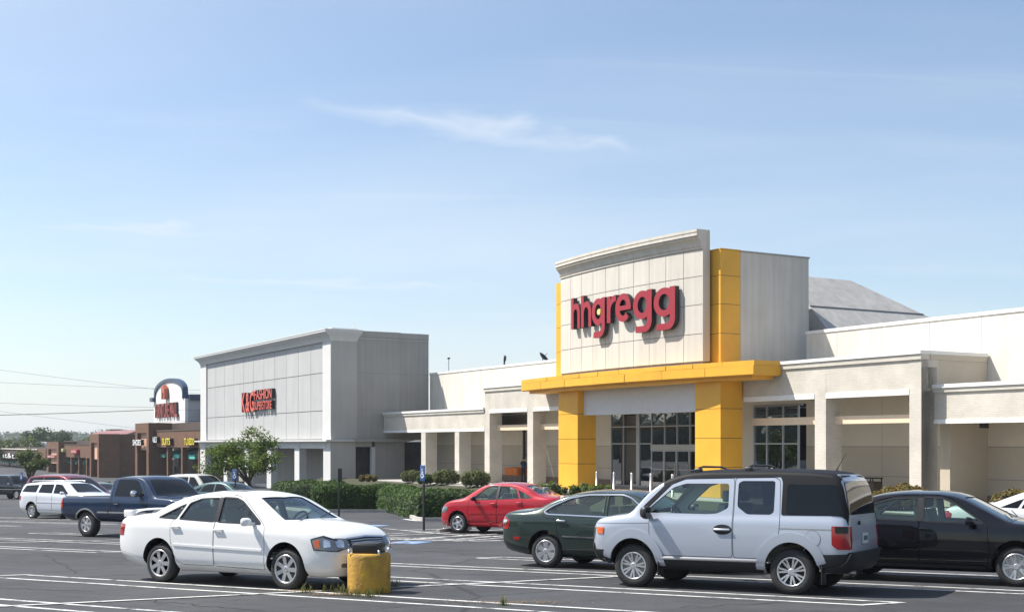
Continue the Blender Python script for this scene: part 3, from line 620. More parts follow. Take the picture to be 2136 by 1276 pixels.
# stepped cornice, returned round the corners
for o_, z0, z1 in ((.05, 9.90, 9.98), (.10, 9.981, 10.12), (.17, 10.121, 10.22), (.26, 10.221, 10.32), (.38, 10.321, 10.40), (.50, 10.401, 10.5), (.62, 10.501, 10.58), (.68, 10.581, 10.72), (.72, 10.721, 10.80)):
    K(MB().box((KS0-o_*.75, KD0-o_*.85, z0), (KS1+o_*.45, -.85+o_*.5, z1)), 'cornice', M_kgwhite)
K(MB().box((KS0-.3, KD0-.0, 10.801), (KS1+.1, -.8, 10.9)), 'roof_edge', M_cap)
K(MB().box((KS1-.4, -.849, 10.301), (KS1-.02, 2.96, 10.78)), 'side_cornice', M_kgside); K(MB().box((KS1-.5, 2.961, 10.301), (KS1-.16, 5.58, 10.76)), 'side_cornice', M_kgside)
K(MB().box((KS1-.41, -.84, 10.16), (KS1+.02, 2.97, 10.20)), 'side_moulding', M_kgwhite); K(MB().box((KS1-.51, 2.98, 10.16), (KS1-.12, 5.58, 10.20)), 'side_moulding', M_kgwhite)
K(MB().box((KS0+.2, KD0+.3, 10.3), (KS1-.5, 5.56, 10.5)), 'flat_roof', M_roofgrey)
# ledge and arcade
K(MB().box((KS0-.55, KD0-.5, 1.93), (KS1+.3, -.5, 2.07)), 'ledge', M_kgwhite)
K(MB().box((KS0-.2, KD0-.02, 1.36), (KS1, KD0+.5, 1.929)), 'arcade_beam', M_kgwhite)
for x0, x1 in ((-78.4, -76.6), (-70.2, -69.05), (-63.6, -62.45), (-57.3, -56.14), (-50.15, -49.0)):
    K(MB().box((x0, KD0-.03, -2.2), (x1, KD0+.6, 1.6)), 'column', M_kgwhite)
    K(MB().prism([(x0-.75, 1.93), (x0-.25, 1.80), (x0-.02, 1.5), (x0-.02, 1.36), (x1+.02, 1.36), (x1+.02, 1.5), (x1+.25, 1.80), (x1+.75, 1.93)], 1, KD0-.06, KD0+.55), 'capital', M_kgwhite)
K(MB().box((-43.54, KD0-.03, -2.2), (KS1+.0, -1.0, 1.92)), 'corner_pier', M_kgwhite)
K(MB().prism([(-44.6, 1.93), (-43.9, 1.80), (-43.545, 1.5), (-43.545, 1.36), (-43.0, 1.36), (-43.0, 1.93)], 1, KD0-.06, KD0+.55), 'capital', M_kgwhite)
K(MB().box((KS0+.3, .9, -2.2), (-44.2, 1.2, 1.93)), 'arcade_wall', M_kgside); K(MB().box((KS0+.3, KD0+.5, 1.90), (-42.4, 1.0, 1.925)), 'arcade_ceiling', M_kgside)
K(MB().box((KS1-.35, .40, -2.2), (KS1+.0, .72, 1.5)), 'side_column', M_kgwhite)
K(MB().box((KS1-.36, .721, -2.2), (KS1-.04, 3.32, 1.9)), 'side_wall_low', M_kgside)
K(MB().prism([(-1.2, 1.9), (3.3, 1.9), (4.2, 2.05), (4.2, 2.13), (-1.2, 2.13)], 0, KS1-.3, KS1+.36), 'side_ledge', M_kgside)
K(MB().box((KS1-.34, -1.0, 1.50), (KS1-.03, .45, 1.899)), 'side_lintel', M_kgside)
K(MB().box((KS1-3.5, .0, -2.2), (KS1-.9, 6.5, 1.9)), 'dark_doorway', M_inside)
K(MB().box((KS1-.06, 3.33, 2.8), (KS1-.01, 5.5, 2.9)), 'side_strip', M_kgside)
for s, z, w in ((-42.3, 11.05, .0),):
    ra = front('roof_mast', -42.5, -.9, 10.8); tag(ra, 'thin white mast on the cornice corner of the grey store', 'mast'); MB().tube([(0, 0, 0), (0, 0, .55)], .035).build('mast_rod', M_cap, ra)
ks = front('store_sign', -57, -3.4, 5.5); OKS = FO(ks); tag(ks, 'red two line letter sign on the pale grey panelled front', 'sign')
def sword(text, h, a, w, z, par, off, d, dep, mf, ms, bold=.0, gap=.08): letters(par, text, h, a, w, z, d, dep, mf, ms, bold, off, gap=gap)
M_kred = mat('coral_sign_face', (.62, .10, .07), .45)
sword('K&G', 1.72, -63.9+.0, 3.6, 4.75, ks, OKS, KD0+.10, .35, M_kred, M_dark, .02)
sword('FASHION', .84, -60.15, 4.75, 5.78, ks, OKS, KD0+.10, .35, M_kred, M_dark, .015)
sword('SUPERSTORE', .70, -60.15, 4.75, 4.86, ks, OKS, KD0+.10, .35, M_kred, M_dark, .015)
# --- the brown strip mall and the furniture tower far left
def FS(u, d):
    t = (u-1068)/2600.0; ax = O2.x+d*.8665; ay = O2.y+d*.4993
    return (t*ay-ax)/(.4993+t*.8665)
def FY(u, d): return O2.y+d*.4993-.8665*FS(u, d)
def FZ(u, v, d): return EYE-(v-925)/2600.0*FY(u, d)
M_brown = brickmat('brown_brick', (.165, .088, .054), (.14, .074, .046), (.17, .11, .075), .4, .13, .3)
M_dbrown = mat('dark_brown_metal', (.075, .048, .036), .7, var=.2)
M_teal = mat('teal_awning', (.10, .46, .38), .7, var=.1)
M_sal = mat('salmon_panel', (.62, .36, .24), .8, var=.1)
M_white = mat('white_sign', (.78, .78, .77), .6)
M_yel2 = mat('yellow_sign_face', (.78, .62, .02), .5)
M_blueroof = mat('blue_metal_trim', (.022, .045, .105), .4, var=.2)
M_shop = glass('shop_glass', (.10, .12, .12), 1.2)
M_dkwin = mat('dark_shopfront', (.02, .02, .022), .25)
def pier(root, off, u0, u1, vtop, d, zb, panel, name='pier'):
    s0, s1 = FS(u0, d), FS(u1, d); zt = FZ(u0, vtop, d); f = .16*(s1-s0)
    b = lambda mb, n, m: mb.build(n, m, root, off)
    b(MB().box((s0, d, zb), (s0+f, d+3.0, zt)), name, M_brown); b(MB().box((s1-f, d, zb), (s1, d+3.0, zt)), name, M_brown)
    z1 = FZ(u0, panel[0], d); z0 = FZ(u0, panel[1], d)
    b(MB().box((s0+f, d+.001, z1), (s1-f, d+2.9, zt-.002)), 'pier_head', M_brown)
    b(MB().box((s0+f, d+.45, z0), (s1-f, d+2.9, z1)), 'inset_panel', M_sal if len(panel) > 2 else M_brown)
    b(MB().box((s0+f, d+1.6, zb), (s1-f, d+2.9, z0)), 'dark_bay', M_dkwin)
    return s0, s1, zt
def gzf(s, d):
    p = O2+Vector((.4993, -.8665))*s+Vector((.8665, .4993))*d; return gz(p.x, p.y)-.1
def shoprow(root, off, u0, u1, vtop, vbot, d, cols, aw, zb, signs=()):
    b = lambda mb, n, m: mb.build(n, m, root, off)
    s0, s1 = FS(u0, d), FS(u1, d); zt, zl = FZ(u0, vtop, d), FZ(u0, vbot, d)
    b(MB().box((s0, d+.3, zl), (s1, d+2.8, zt)), 'fascia', M_brown)
    b(MB().box((s0, d+.24, zt), (s1, d+2.8, zt+.18)), 'fascia_cap', M_dbrown)
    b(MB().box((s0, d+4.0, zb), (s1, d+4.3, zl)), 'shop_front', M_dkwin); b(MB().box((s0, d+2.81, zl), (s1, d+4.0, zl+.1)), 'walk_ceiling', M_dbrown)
    for u in cols:
        x = FS(u, d); b(MB().box((x-.3, d+.3, zb), (x+.3, d+.9, zl)), 'column', M_brown)
    for ua, ub, va, vb in aw:
        xa, xb = FS(ua, d+.95), FS(ub, d+.95); za, zc = FZ(ua, va, d+.95), FZ(ua, vb, d+.95)
        b(MB().prism([(d+.95, zc), (d+.95, za), (d+3.9, za+.6), (d+3.9, za+.45)], 0, xa, xb), 'awning', M_teal)
    return s0, s1, zt, zl
sm = front('strip_mall_shop', FS(350, 0), 2, gzf(FS(350, 0), 0)); o1 = FO(sm); zb = o1[2]
tag(sm, 'brown brick shops with yellow letter signs and teal awnings beside the grey store', 'shop', 'brown strip mall shops')
pier(sm, o1, 282, 310, 883, -.6, zb, (903, 938, 1))
shoprow(sm, o1, 312, 440, 900, 932, 0, (344, 374, 409), ((324, 343, 947, 953), (350, 373, 947, 954), (382, 406, 948, 956)), zb)
s0, s1 = FS(309, 2), FS(420, 2); MB().box((s0, 2.9, 3.0), (s1, 3.6, FZ(330, 883, 2))).build('mansard', M_dbrown, sm, o1)
for (u0, u1, v0, v1, m_) in ((326, 342, 957, 990, M_white), (356, 364, 958, 992, M_white), (364, 374, 957, 973, M_white)):
    MB().box((FS(u0, 3.9), 3.86, FZ(u0, v1, 3.9)), (FS(u1, 3.9), 3.99, FZ(u0, v0, 3.9))).build('window_poster', m_, sm, o1)
for txt, u0, u1, v0, v1, dd, mf, lab in (('SHOES', 284, 301, 917, 928, -.62, M_white, 'white letter sign on the brown corner pier'), ('NAILS', 321, 334, 911, 922, .28, M_white, 'small white letter sign on the brown fascia left of the yellow ones'), ('SUITS', 346, 362, 914, 927, .28, M_yel2, 'left yellow letter sign on the brown fascia'), ('TUXEDO', 392, 413, 914, 927, .28, M_yel2, 'right yellow letter sign on the brown fascia beside the grey store')):
    a, c = FS(u0, dd), FS(u1, dd); z0, z1 = FZ(u0, v1, dd), FZ(u0, v0, dd); sx = front('shop_sign', (a+c)/2, dd, z0); tag(sx, lab, 'sign', 'letter signs on the brown strip mall')
    letters(sx, txt, z1-z0, a, c-a, z0, dd, .45, mf, M_dark, .02, FO(sx))
sm2 = front('strip_mall_shop', FS(235, 0), 3, gzf(FS(235, 0), 0)); o2 = FO(sm2); zb2 = o2[2]
tag(sm2, 'brown brick shop with a green awning set back between two piers', 'shop', 'brown strip mall shops')
pier(sm2, o2, 187, 206, 905, -.6, zb2, (923, 957, 1))
MB().box((FS(206, 0), 0, zb2), (FS(206, 0)+.4, 9, FZ(206, 905, 0))).build('end_wall', M_brown, sm2, o2)
MB().box((FS(228, 9), 8.6, FZ(235, 946, 8.6)), (FS(300, 9), 9.4, FZ(235, 923, 8.6))).build('fascia', M_brown, sm2, o2); MB().box((FS(228, 9.5), 9.401, FZ(235, 930, 9)), (FS(300, 9.5), 10.2, FZ(235, 906, 9.5))).build('mansard', M_dbrown, sm2, o2)
MB().box((FS(233, 9), 8.5, FZ(235, 924, 8.6)), (FS(266, 9), 8.59, FZ(235, 922.5, 8.6))).build('light_strip', mat('pale_strip', (.7, .62, .55), .6), sm2, o2)
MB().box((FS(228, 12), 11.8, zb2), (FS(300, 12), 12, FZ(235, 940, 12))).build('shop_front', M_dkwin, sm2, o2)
MB().prism([(9.4, FZ(235, 966, 9.4)), (9.4, FZ(235, 962, 9.4)), (11.7, FZ(235, 954, 11)), (11.7, FZ(235, 958, 11))], 0, FS(235, 10), FS(285, 10)).build('awning', M_teal, sm2, o2)
sm3 = front('strip_mall_shop', FS(150, 0), 2, gzf(FS(150, 0), 0)); o3 = FO(sm3); zb3 = o3[2]
tag(sm3, 'brown brick shops with a red sign and a row of four teal awnings', 'shop', 'brown strip mall shops')
pier(sm3, o3, 97, 122, 921, -.6, zb3, (936, 965, 1))
shoprow(sm3, o3, 124, 188, 928, 952, 0, (144, 160, 176), ((134, 143, 961, 966), (147, 159, 961, 967), (163, 175, 962, 968), (180, 187, 963, 969)), zb3)
MB().box((FS(122, 2), 2.9, FZ(124, 929, 2)), (FS(187, 2), 3.5, FZ(124, 919, 2))).build('mansard', M_dbrown, sm3, o3)
for u0, u1, v0, v1, dd, m_, lab in ((152, 164, 937, 946, .1, M_red, 'red sign box on the brown strip mall fascia'), (129, 135, 935, 942, .1, mat('pale_green_sign', (.45, .48, .20), .6), 'small pale green sign left of the red sign box'), (101, 120, 948, 955, -.3, mat('maroon_sign', (.16, .02, .02), .6), 'maroon sign in the recess of the leftmost brick pier')):
    a, c = FS(u0, dd), FS(u1, dd); z0, z1 = FZ(u0, v1, dd), FZ(u0, v0, dd); sx = front('shop_sign', (a+c)/2, dd, z0); tag(sx, lab, 'sign', 'box signs on the brown strip mall'); so = FO(sx)
    MB().bbox((a, dd-.3, z0), (c, dd+.4, z1), .05).build('sign_box', m_, sx, so)
    for k in range(4): MB().box((a+(c-a)*(.14+.19*k), dd-.34, z0+(z1-z0)*.3), (a+(c-a)*(.26+.19*k), dd-.301, z0+(z1-z0)*.7)).build('letter', mat('sign_lettering', (.6, .45, .38), .6), sx, so)
sm4 = front('phone_shop', FS(30, 0), 2, gzf(FS(30, 0), 0)); o4 = FO(sm4); zb4 = o4[2]
tag(sm4, 'low dark fronted brown shop behind the small tree at the left edge', 'shop')
MB().box((FS(-60, 0), 0, FZ(60, 957, 0)), (FS(96, 0), 3, FZ(60, 936, 0))).build('fascia', M_dbrown, sm4, o4); MB().box((FS(80, 0), -.05, FZ(60, 962, 0)), (FS(96, 0), 2.9, FZ(60, 936, 0)-.01)).build('brick_end', M_brown, sm4, o4)
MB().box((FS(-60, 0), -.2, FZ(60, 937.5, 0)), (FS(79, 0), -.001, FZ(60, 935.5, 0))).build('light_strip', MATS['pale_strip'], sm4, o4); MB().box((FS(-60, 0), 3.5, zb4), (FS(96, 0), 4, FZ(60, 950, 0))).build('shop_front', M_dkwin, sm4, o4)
MB().box((FS(-60, 0), 3.01, FZ(60, 936, 0)), (FS(96, 0), 30, FZ(60, 933, 0))).build('flat_roof', M_dbrown, sm4, o4)
for ua, ub in ((-40, -8), (2, 30), (84, 96)): MB().prism([(2.0, FZ(60, 968, 2)), (2.0, FZ(60, 966, 2)), (3.4, FZ(60, 963, 2)), (3.4, FZ(60, 964, 2))], 0, FS(ua, 2), FS(ub, 2)).build('awning', M_teal, sm4, o4)
sx = front('shop_sign', FS(14, 0), -.02, FZ(14, 954, 0)); tag(sx, 'white lower case letter sign on the dark shop front at the left edge', 'sign', 'letter signs on the brown strip mall')
letters(sx, 'at&t', FZ(14, 944, 0)-FZ(14, 954, 0), FS(8, 0), FS(33, 0)-FS(8, 0), FZ(14, 954, 0), -.02, .35, M_white, M_dark, .01, FO(sx))
for u0, u1, vt, m_, lab in ((23, 28, 920, M_beige, 'narrow pale roof vent on the dark shop roof'), (40, 49, 919, M_beige, 'pale stepped roof unit in the middle of the dark shop roof'), (28, 39, 922, M_dbrown, 'dark roof unit on the dark shop roof'), (62, 74, 921, M_white, 'white topped roof unit on the right of the dark shop roof')):
    ru = front('roof_unit', FS((u0+u1)/2, 8), 8, FZ(60, 933, 0)); tag(ru, lab, 'roof unit', 'units on the dark shop roof'); w = (FS(u1, 8)-FS(u0, 8))/2; h = FZ(u0, vt, 8)-FZ(60, 933, 0)
    MB().bbox((-w, 0, 0), (w, 2*w, h*.8), .08).build('casing', m_, ru); MB().bbox((-w*.7, .3*w, h*.8), (w*.4, 1.6*w, h), .05).build('hood', m_, ru)
# tower with an arched head
tw = front('furniture_store', FS(353, 4), 6, gzf(FS(353, 4), 4)); ot = FO(tw); tag(tw, 'white sign tower with blue arched roof trim above the brown shops', 'store'); TD = 3.6
a, c = FS(321, TD), FS(386, TD); zt, zr, zb_ = FZ(353, 787, TD), FZ(353, 834, TD), FZ(353, 884, TD); xm = (a+c)/2; hw = (c-a)/2-1.5
M_twhite = mat('white_tower_stucco', (.74, .73, .71), .8, var=.05)
T = lambda mb, n, m: mb.build(n, m, tw, ot)
nrow = 3
for k in range(nrow):
    z0 = zb_-1.2+(zr-zb_+1.2)*k/nrow; z1 = zb_-1.2+(zr-zb_+1.2)*(k+1)/nrow
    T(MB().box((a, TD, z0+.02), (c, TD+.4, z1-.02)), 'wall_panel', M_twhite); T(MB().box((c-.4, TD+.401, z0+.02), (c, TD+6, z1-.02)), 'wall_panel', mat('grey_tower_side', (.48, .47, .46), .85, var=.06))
hw += .55; ztop = zt-.55; zc = zr+.7
arch = [(xm-hw, zr-.01), (xm-hw, zc)]+[(xm-hw*math.cos(t*math.pi/16), zc+(ztop-zc)*math.sin(t*math.pi/16)) for t in range(1, 16)]+[(xm+hw, zc), (xm+hw, zr-.01)]
T(MB().prism(arch, 1, TD+.02, TD+.5), 'arch_wall', M_twhite)
out = [(xm+(x-xm)*(1+.42/hw), z+.42 if z > zc+.01 else z) for x, z in arch]
mm = MB(); n = len(arch); vs = [(x, y, z) for y in (TD-.16, TD+.55) for pl in (arch, out) for x, z in pl]
fs = []
for i in range(n-1):
    fs += [(i, i+1, n+i+1, n+i), (2*n+i, 3*n+i, 3*n+i+1, 2*n+i+1), (n+i, n+i+1, 3*n+i+1, 3*n+i), (i, 2*n+i, 2*n+i+1, i+1)]
mm.add(vs, fs); T(mm, 'arch_trim', M_blueroof)
T(MB().box((a-.6, TD-.45, zr), (xm-hw, TD+1, zr+.55)), 'blue_cornice', M_blueroof); T(MB().box((xm+hw+.4, TD+.5, zr-.2), (c+.45, TD+14, zr+.5)), 'blue_cornice', M_blueroof)
T(MB().box((c-.4, TD+2.6, zb_), (c+2.4, TD+9, zr-2.3)), 'rear_wall', M_twhite); T(MB().box((c-.4, TD+2.3, zr-2.3), (c+2.8, TD+10, zr-1.3)), 'blue_cornice', M_blueroof)
T(MB().box((a+.3, TD+.45, -2.2), (c-.5, TD+8, zr-.03)), 'tower_core', M_twhite)
ts = front('tower_sign', xm, TD, zb_); tag(ts, 'dark red letters on the white tower below the blue arch', 'sign'); to = FO(ts)
letters(ts, 'FURNITURE MALL', FZ(353, 840, TD)-FZ(353, 868, TD), FS(328, TD), FS(374, TD)-FS(328, TD), FZ(353, 869, TD), TD-.02, .3, mat('brick_red_sign', (.30, .055, .045), .5), M_dark, .02, to, gap=.03)
xa = FS(345, TD); xb = FS(352, TD); lg = MB(); z0, z1 = FZ(350, 832, TD), FZ(350, 803, TD); w = xb-xa
lg.prism([(xa, z0), (xa+w*.4, z0), (xa+w*.4, z0+(z1-z0)*.45), (xa+w*.7, z0+(z1-z0)*.45), (xa+w*.7, z0), (xb, z0), (xb, z1*.3+z0*.7+(z1-z0)*.45), (xb-w*.3, z1), (xa, z1-.2)], 1, TD-.6, TD-.1)
lg.build('emblem', mat('orange_red_emblem', (.42, .10, .05), .5), ts, to)
# red roofed building behind
rr = front('red_roof_building', FS(223, 60), 64, -3); orr = FO(rr); tag(rr, 'low building with a red roof seen over the brown strip mall', 'building'); a, c = FS(184, 60), FS(266, 60); zt = FZ(223, 897, 60); ze = FZ(223, 906, 60)
MB().box((a+.5, 60.5, -4), (c-.5, 74, ze)).build('wall', M_beige, rr, orr)
ns = 14
for k in range(ns):
    x0 = a+(c-a)*k/ns; x1 = a+(c-a)*(k+1)/ns
    MB().prism([(60, ze-.1), (60, ze+.1), (64.5, zt), (64.5, zt-.2)], 0, x0+.06, x1-.06).build('roof_panel', mat('red_metal_roof', (.24, .075, .06), .5, var=.1), rr, orr)
MB().box((a+1, 64.501, ze), (c-1, 74, zt-.1)).build('flat_roof', M_roofgrey, rr, orr)
MB().box((a+3, 66, zt), (a+11, 70, zt+.7)).build('roof_unit', M_dbrown, rr, orr)
# ------------------------------------------------------------------ vehicles
from mathutils.interpolate import poly_3d_calc
def pchip(P):
    xs = [p[0] for p in P]; ys = [p[1] for p in P]; n = len(P)
    h = [xs[i+1]-xs[i] for i in range(n-1)]; dl = [(ys[i+1]-ys[i])/h[i] for i in range(n-1)]
    m = [dl[0]]+[0 if dl[i-1]*dl[i] <= 0 else 2*dl[i-1]*dl[i]/(dl[i-1]+dl[i]) for i in range(1, n-1)]+[dl[-1]]
    def f(x):
        if x <= xs[0]: return ys[0]
        if x >= xs[-1]: return ys[-1]
        i = max(k for k in range(n-1) if xs[k] <= x); t = (x-xs[i])/h[i]
        return ys[i]*(1+2*t)*(1-t)**2+m[i]*h[i]*t*(1-t)**2+ys[i+1]*t*t*(3-2*t)+m[i+1]*h[i]*t*t*(t-1)
    return f
def fillet_poly(P, rad, nseg=3):
    out = []
    for i, p in enumerate(P):
        p = Vector(p)
        if i in rad and 0 < i < len(P)-1:
            a, b = Vector(P[i-1]), Vector(P[i+1]); la, lb = (a-p).length, (b-p).length
            r = min(rad[i], .45*la, .45*lb); a = p+(a-p).normalized()*r if la > 1e-6 else p; b = p+(b-p).normalized()*r if lb > 1e-6 else p
            for k in range(nseg+1):
                t = k/nseg; out.append(a*(1-t)**2+p*2*t*(1-t)+b*t*t)
        else: out.append(p)
    return out
class Body:
    def __init__(s, top, bot, sho, wid, tumble=.42, crown=.06, hoodin=.05, rg=.06, rf=.035, step=.085, pts=None, flat=None):
        s.top, s.bot, s.sho, s.wid = map(pchip, (top, bot, sho, wid)); x0, x1 = top[0][0], top[-1][0]; s.x0, s.x1 = x0, x1
        X = {round(x0+(x1-x0)*i/int((x1-x0)/step), 4) for i in range(int((x1-x0)/step)+1)}
        for P in (top, wid): X |= {round(p[0], 4) for p in P}
        for e, g in ((x0, 1), (x1, -1)): X |= {round(e+g*q, 4) for q in (0, .008, .02, .035, .055, .08, .11, .15, .2)}
        X = sorted(X); s.X = [x for i, x in enumerate(X) if i == 0 or x-X[i-1] > .006]
        s.tumble, s.crown, s.hoodin, s.rg, s.rf = tumble, crown, hoodin, rg, rf
        s.sec = [s.section(x) for x in s.X]; s.n = len(s.sec[0])
        V = []; 
        for x, sc in zip(s.X, s.sec):
            V += [(x, -y, z) for y, z in sc]+[(x, y, z) for y, z in reversed(sc[1:-1])]
        k = 2*s.n-2; s.k = k
        Fc = [(i*k+j, i*k+(j+1) % k, (i+1)*k+(j+1) % k, (i+1)*k+j) for i in range(len(s.X)-1) for j in range(k)]
        Fc += [tuple(range(k)), tuple(range((len(s.X)-1)*k, len(s.X)*k))[::-1]]
        me = bpy.data.meshes.new('body'); me.from_pydata(V, [], Fc)
        bm = bmesh.new(); bm.from_mesh(me); bmesh.ops.recalc_face_normals(bm, faces=bm.faces); bm.to_mesh(me); bm.free()
        s.me = me; s.V = [v.co.copy() for v in me.vertices]; s.F = [tuple(p.vertices) for p in me.polygons]; s.N = [v.normal.copy() for v in me.vertices]
        s.bvh = BVHTree.FromPolygons(s.V, s.F)
    def wr(s, x):
        zs, zt, w = s.sho(x), s.top(x), s.wid(x); c = min(s.crown, .6*max(zt-zs, .01)); zr = zs+max(.012, zt-zs-c)
        return max(.05, w-.045-s.hoodin*min(1, max(0, 1-(zr-zs)/.25))-s.tumble*(zr-zs)), zr
    def section(s, x):
        zb, zt, zs, w = s.bot(x), s.top(x), s.sho(x), s.wid(x); h = max(zs-zb, .02); zt = max(zt, zs+.02)
        wr, zr = s.wr(x); q = min(.13, .3*h); e = min(.10, .28*h); t = min(1, w/.5)
        P = [(0, zb), (w*.80, zb), (w-.02*t, zb+q), (w, zb+.5*h), (w-.010*t, zs-e), (w-.045*t, zs), (wr, zr)]
        cr = [(wr*(1-i/7), zr+(zt-zr)*(1-(1-i/7)**2)) for i in range(1, 8)]
        out = fillet_poly(P+cr, {1: .05, 2: .08, 4: .05, 5: s.rf, 6: s.rg})
        # subdivide the long lower side so that the loft is dense enough
        return [(p[0], p[1]) for p in out]
    def ray(s, o, d):
        r = s.bvh.ray_cast(Vector(o), Vector(d)); return r
    def normal(s, co):
        loc, n, i, dist = s.bvh.find_nearest(co)
        if i is None: return None, 9
        f = s.F[i]; w = poly_3d_calc([s.V[j] for j in f], loc); r = Vector()
        for a, j in zip(w, f): r += s.N[j]*a
        return (r.normalized() if r.length > 1e-6 else n), dist
def inpoly(x, y, P):
    c = False; j = len(P)-1
    for i in range(len(P)):
        if (P[i][1] > y) != (P[j][1] > y) and x < (P[j][0]-P[i][0])*(y-P[i][1])/(P[j][1]-P[i][1])+P[i][0]: c = not c
        j = i
    return c
def resample(P, h, closed=True):
    out = []; n = len(P)
    for i in range(n if closed else n-1):
        a, b = Vector(P[i]), Vector(P[(i+1) % n]); k = max(1, int(math.ceil((b-a).length/h)))
        out += [a+(b-a)*(t/k) for t in range(k)]
    if not closed: out.append(Vector(P[-1]))
    return out
def roundpoly(P, r, seg=3):
    if not r: return [Vector(p) for p in P]
    n = len(P); out = []
    for i in range(n):
        a, p, b = Vector(P[i-1]), Vector(P[i]), Vector(P[(i+1) % n]); q = min(r, .42*(a-p).length, .42*(b-p).length)
        A, B = p+(a-p).normalized()*q, p+(b-p).normalized()*q
        out += [A*(1-t)**2+p*2*t*(1-t)+B*t*t for t in [k/seg for k in range(seg+1)]]
    return out
def fill2d(P, h):
    B = resample(P, h); n = len(B); xs = [p.x for p in B]; ys = [p.y for p in B]; I = []
    y = min(ys)+h*.5; row_ = 0
    while y < max(ys):
        x = min(xs)+h*(.5 if row_ % 2 else .2)
        while x < max(xs):
            if inpoly(x, y, B) and min((Vector((x, y))-b).length for b in B) > .45*h: I.append(Vector((x, y)))
            x += h
        y += h*.87; row_ += 1
    v, e, f, *_ = delaunay_2d_cdt(B+I, [(i, (i+1) % n) for i in range(n)], [], 0, 1e-5)
    f = [t for t in f if inpoly(sum(v[i].x for i in t)/len(t), sum(v[i].y for i in t)/len(t), B)]
    return v, f
AX = {'y-': ((1, 0, 0), (0, 0, 1), (0, 1, 0), -2), 'y+': ((1, 0, 0), (0, 0, 1), (0, -1, 0), 2), 'z+': ((1, 0, 0), (0, 1, 0), (0, 0, -1), 3),
      'x+': ((0, 1, 0), (0, 0, 1), (-1, 0, 0), 4), 'x-': ((0, 1, 0), (0, 0, 1), (1, 0, 0), -4)}
def patch_mesh(body, poly, side, off, thick=0.0, h=.06, rnd=0.0, mats=None, name='patch', near=False):
    """a piece that lies on the body: outline given in the plane seen from `side`"""
    P = roundpoly(poly, rnd); v2, f2 = fill2d(P, h); eu, ev, dr, st_ = AX[side]; eu, ev, dr = Vector(eu), Vector(ev), Vector(dr)
    V = []; N = []
    for p in v2:
        o = eu*p.x+ev*p.y-dr*abs(st_); r = body.bvh.ray_cast(o, dr)
        if r[0] is None: q = body.bvh.find_nearest(eu*p.x+ev*p.y-dr*.9)[0]
        else: q = r[0]
        n, _ = body.normal(q)
        if n.dot(dr) > -.05: n = (-dr)
        V.append(q+n*off); N.append(n)
    Fc = []
    for t in f2:
        a, b, c = (V[i] for i in t[:3]); Fc.append(tuple(t) if (b-a).cross(c-a).dot(dr) < 0 else tuple(reversed(t)))
    nv = len(V)
    if thick:
        cnt = {}
        for t in Fc:
            for a, b in zip(t, t[1:]+t[:1]): cnt[(a, b)] = 1
        ed = [(a, b) for a, b in cnt if (b, a) not in cnt]
        V2 = V+[V[i]-N[i]*thick for i in range(nv)]; Fc2 = Fc+[(b, a, a+nv, b+nv) for a, b in ed]; V, N2 = V2, None
    else: Fc2 = Fc
    me = bpy.data.meshes.new(name); me.from_pydata([tuple(p) for p in V], [], Fc2)
    for m in (mats if isinstance(mats, (list, tuple)) else [mats]): me.materials.append(m)
    ln = []
    for p in me.polygons:
        top = all(i < nv for i in p.vertices)
        for i in p.vertices: ln.append(N[i] if top else p.normal)
        p.use_smooth = True
    me.normals_split_custom_set([tuple(n) for n in ln])
    return me
def ribbon(body, pts, side, w, off, thick, closed=False, h=.05, mats=None, name='strip'):
    """a thin strip that follows the body along a line drawn from `side`"""
    P = resample(pts, h, closed); n = len(P); L_ = []; R_ = []
    for i in range(n):
        a = P[i-1] if (closed or i) else P[i]; b = P[(i+1) % n] if (closed or i < n-1) else P[i]; d = (b-a); d = d.normalized() if d.length > 1e-9 else Vector((1, 0)); q = Vector((-d.y, d.x))*(w/2)
        L_.append(P[i]+q); R_.append(P[i]-q)
    eu, ev, dr, st_ = AX[side]; eu, ev, dr = Vector(eu), Vector(ev), Vector(dr); V = []
    for p in [x for pr in zip(L_, R_) for x in pr]:
        o = eu*p.x+ev*p.y-dr*abs(st_); r = body.bvh.ray_cast(o, dr); q = r[0] if r[0] is not None else body.bvh.find_nearest(eu*p.x+ev*p.y-dr*.8)[0]
        nn = body.normal(q)[0]
        if nn.dot(dr) > -.2: nn = -dr
        V += [q+nn*off, q+nn*(off-thick)]
    Fc = []
    for i in range(n if closed else n-1):
        a = 4*i; b = 4*((i+1) % n); Fc += [(a, a+2, b+2, b), (a+1, b+1, b+3, a+3), (a, b, b+1, a+1), (a+2, a+3, b+3, b+2)]
    if not closed: Fc += [(0, 1, 3, 2), (4*n-4, 4*n-2, 4*n-1, 4*n-3)]
    me = bpy.data.meshes.new(name); me.from_pydata([tuple(p) for p in V], [], Fc); me.materials.append(mats)
    bm = bmesh.new(); bm.from_mesh(me); bmesh.ops.recalc_face_normals(bm, faces=bm.faces); bm.to_mesh(me); bm.free()
    return me
def join_me(meshes, name='cut'):
    mb = MB()
    for me in meshes: mb.add([v.co for v in me.vertices], [tuple(p.vertices) for p in me.polygons])
    return mb
def boolean(me, cuts, op='DIFFERENCE'):
    o = bpy.data.objects.new('tmp', me); COL.objects.link(o); tmp = []
    for c in cuts:
        k = bpy.data.objects.new('cut', c); COL.objects.link(k); tmp.append(k)
        m = o.modifiers.new('b', 'BOOLEAN'); m.operation = op; m.solver = 'EXACT'; m.object = k; m.material_mode = 'TRANSFER'
    r = bpy.data.meshes.new_from_object(o.evaluated_get(bpy.context.evaluated_depsgraph_get()))
    for k in [o]+tmp: bpy.data.objects.remove(k)
    return r
M_under = mat('dark_underbody', (.012, .012, .012), .8)
M_lining = mat('cabin_lining', (.48, .475, .44), .9)
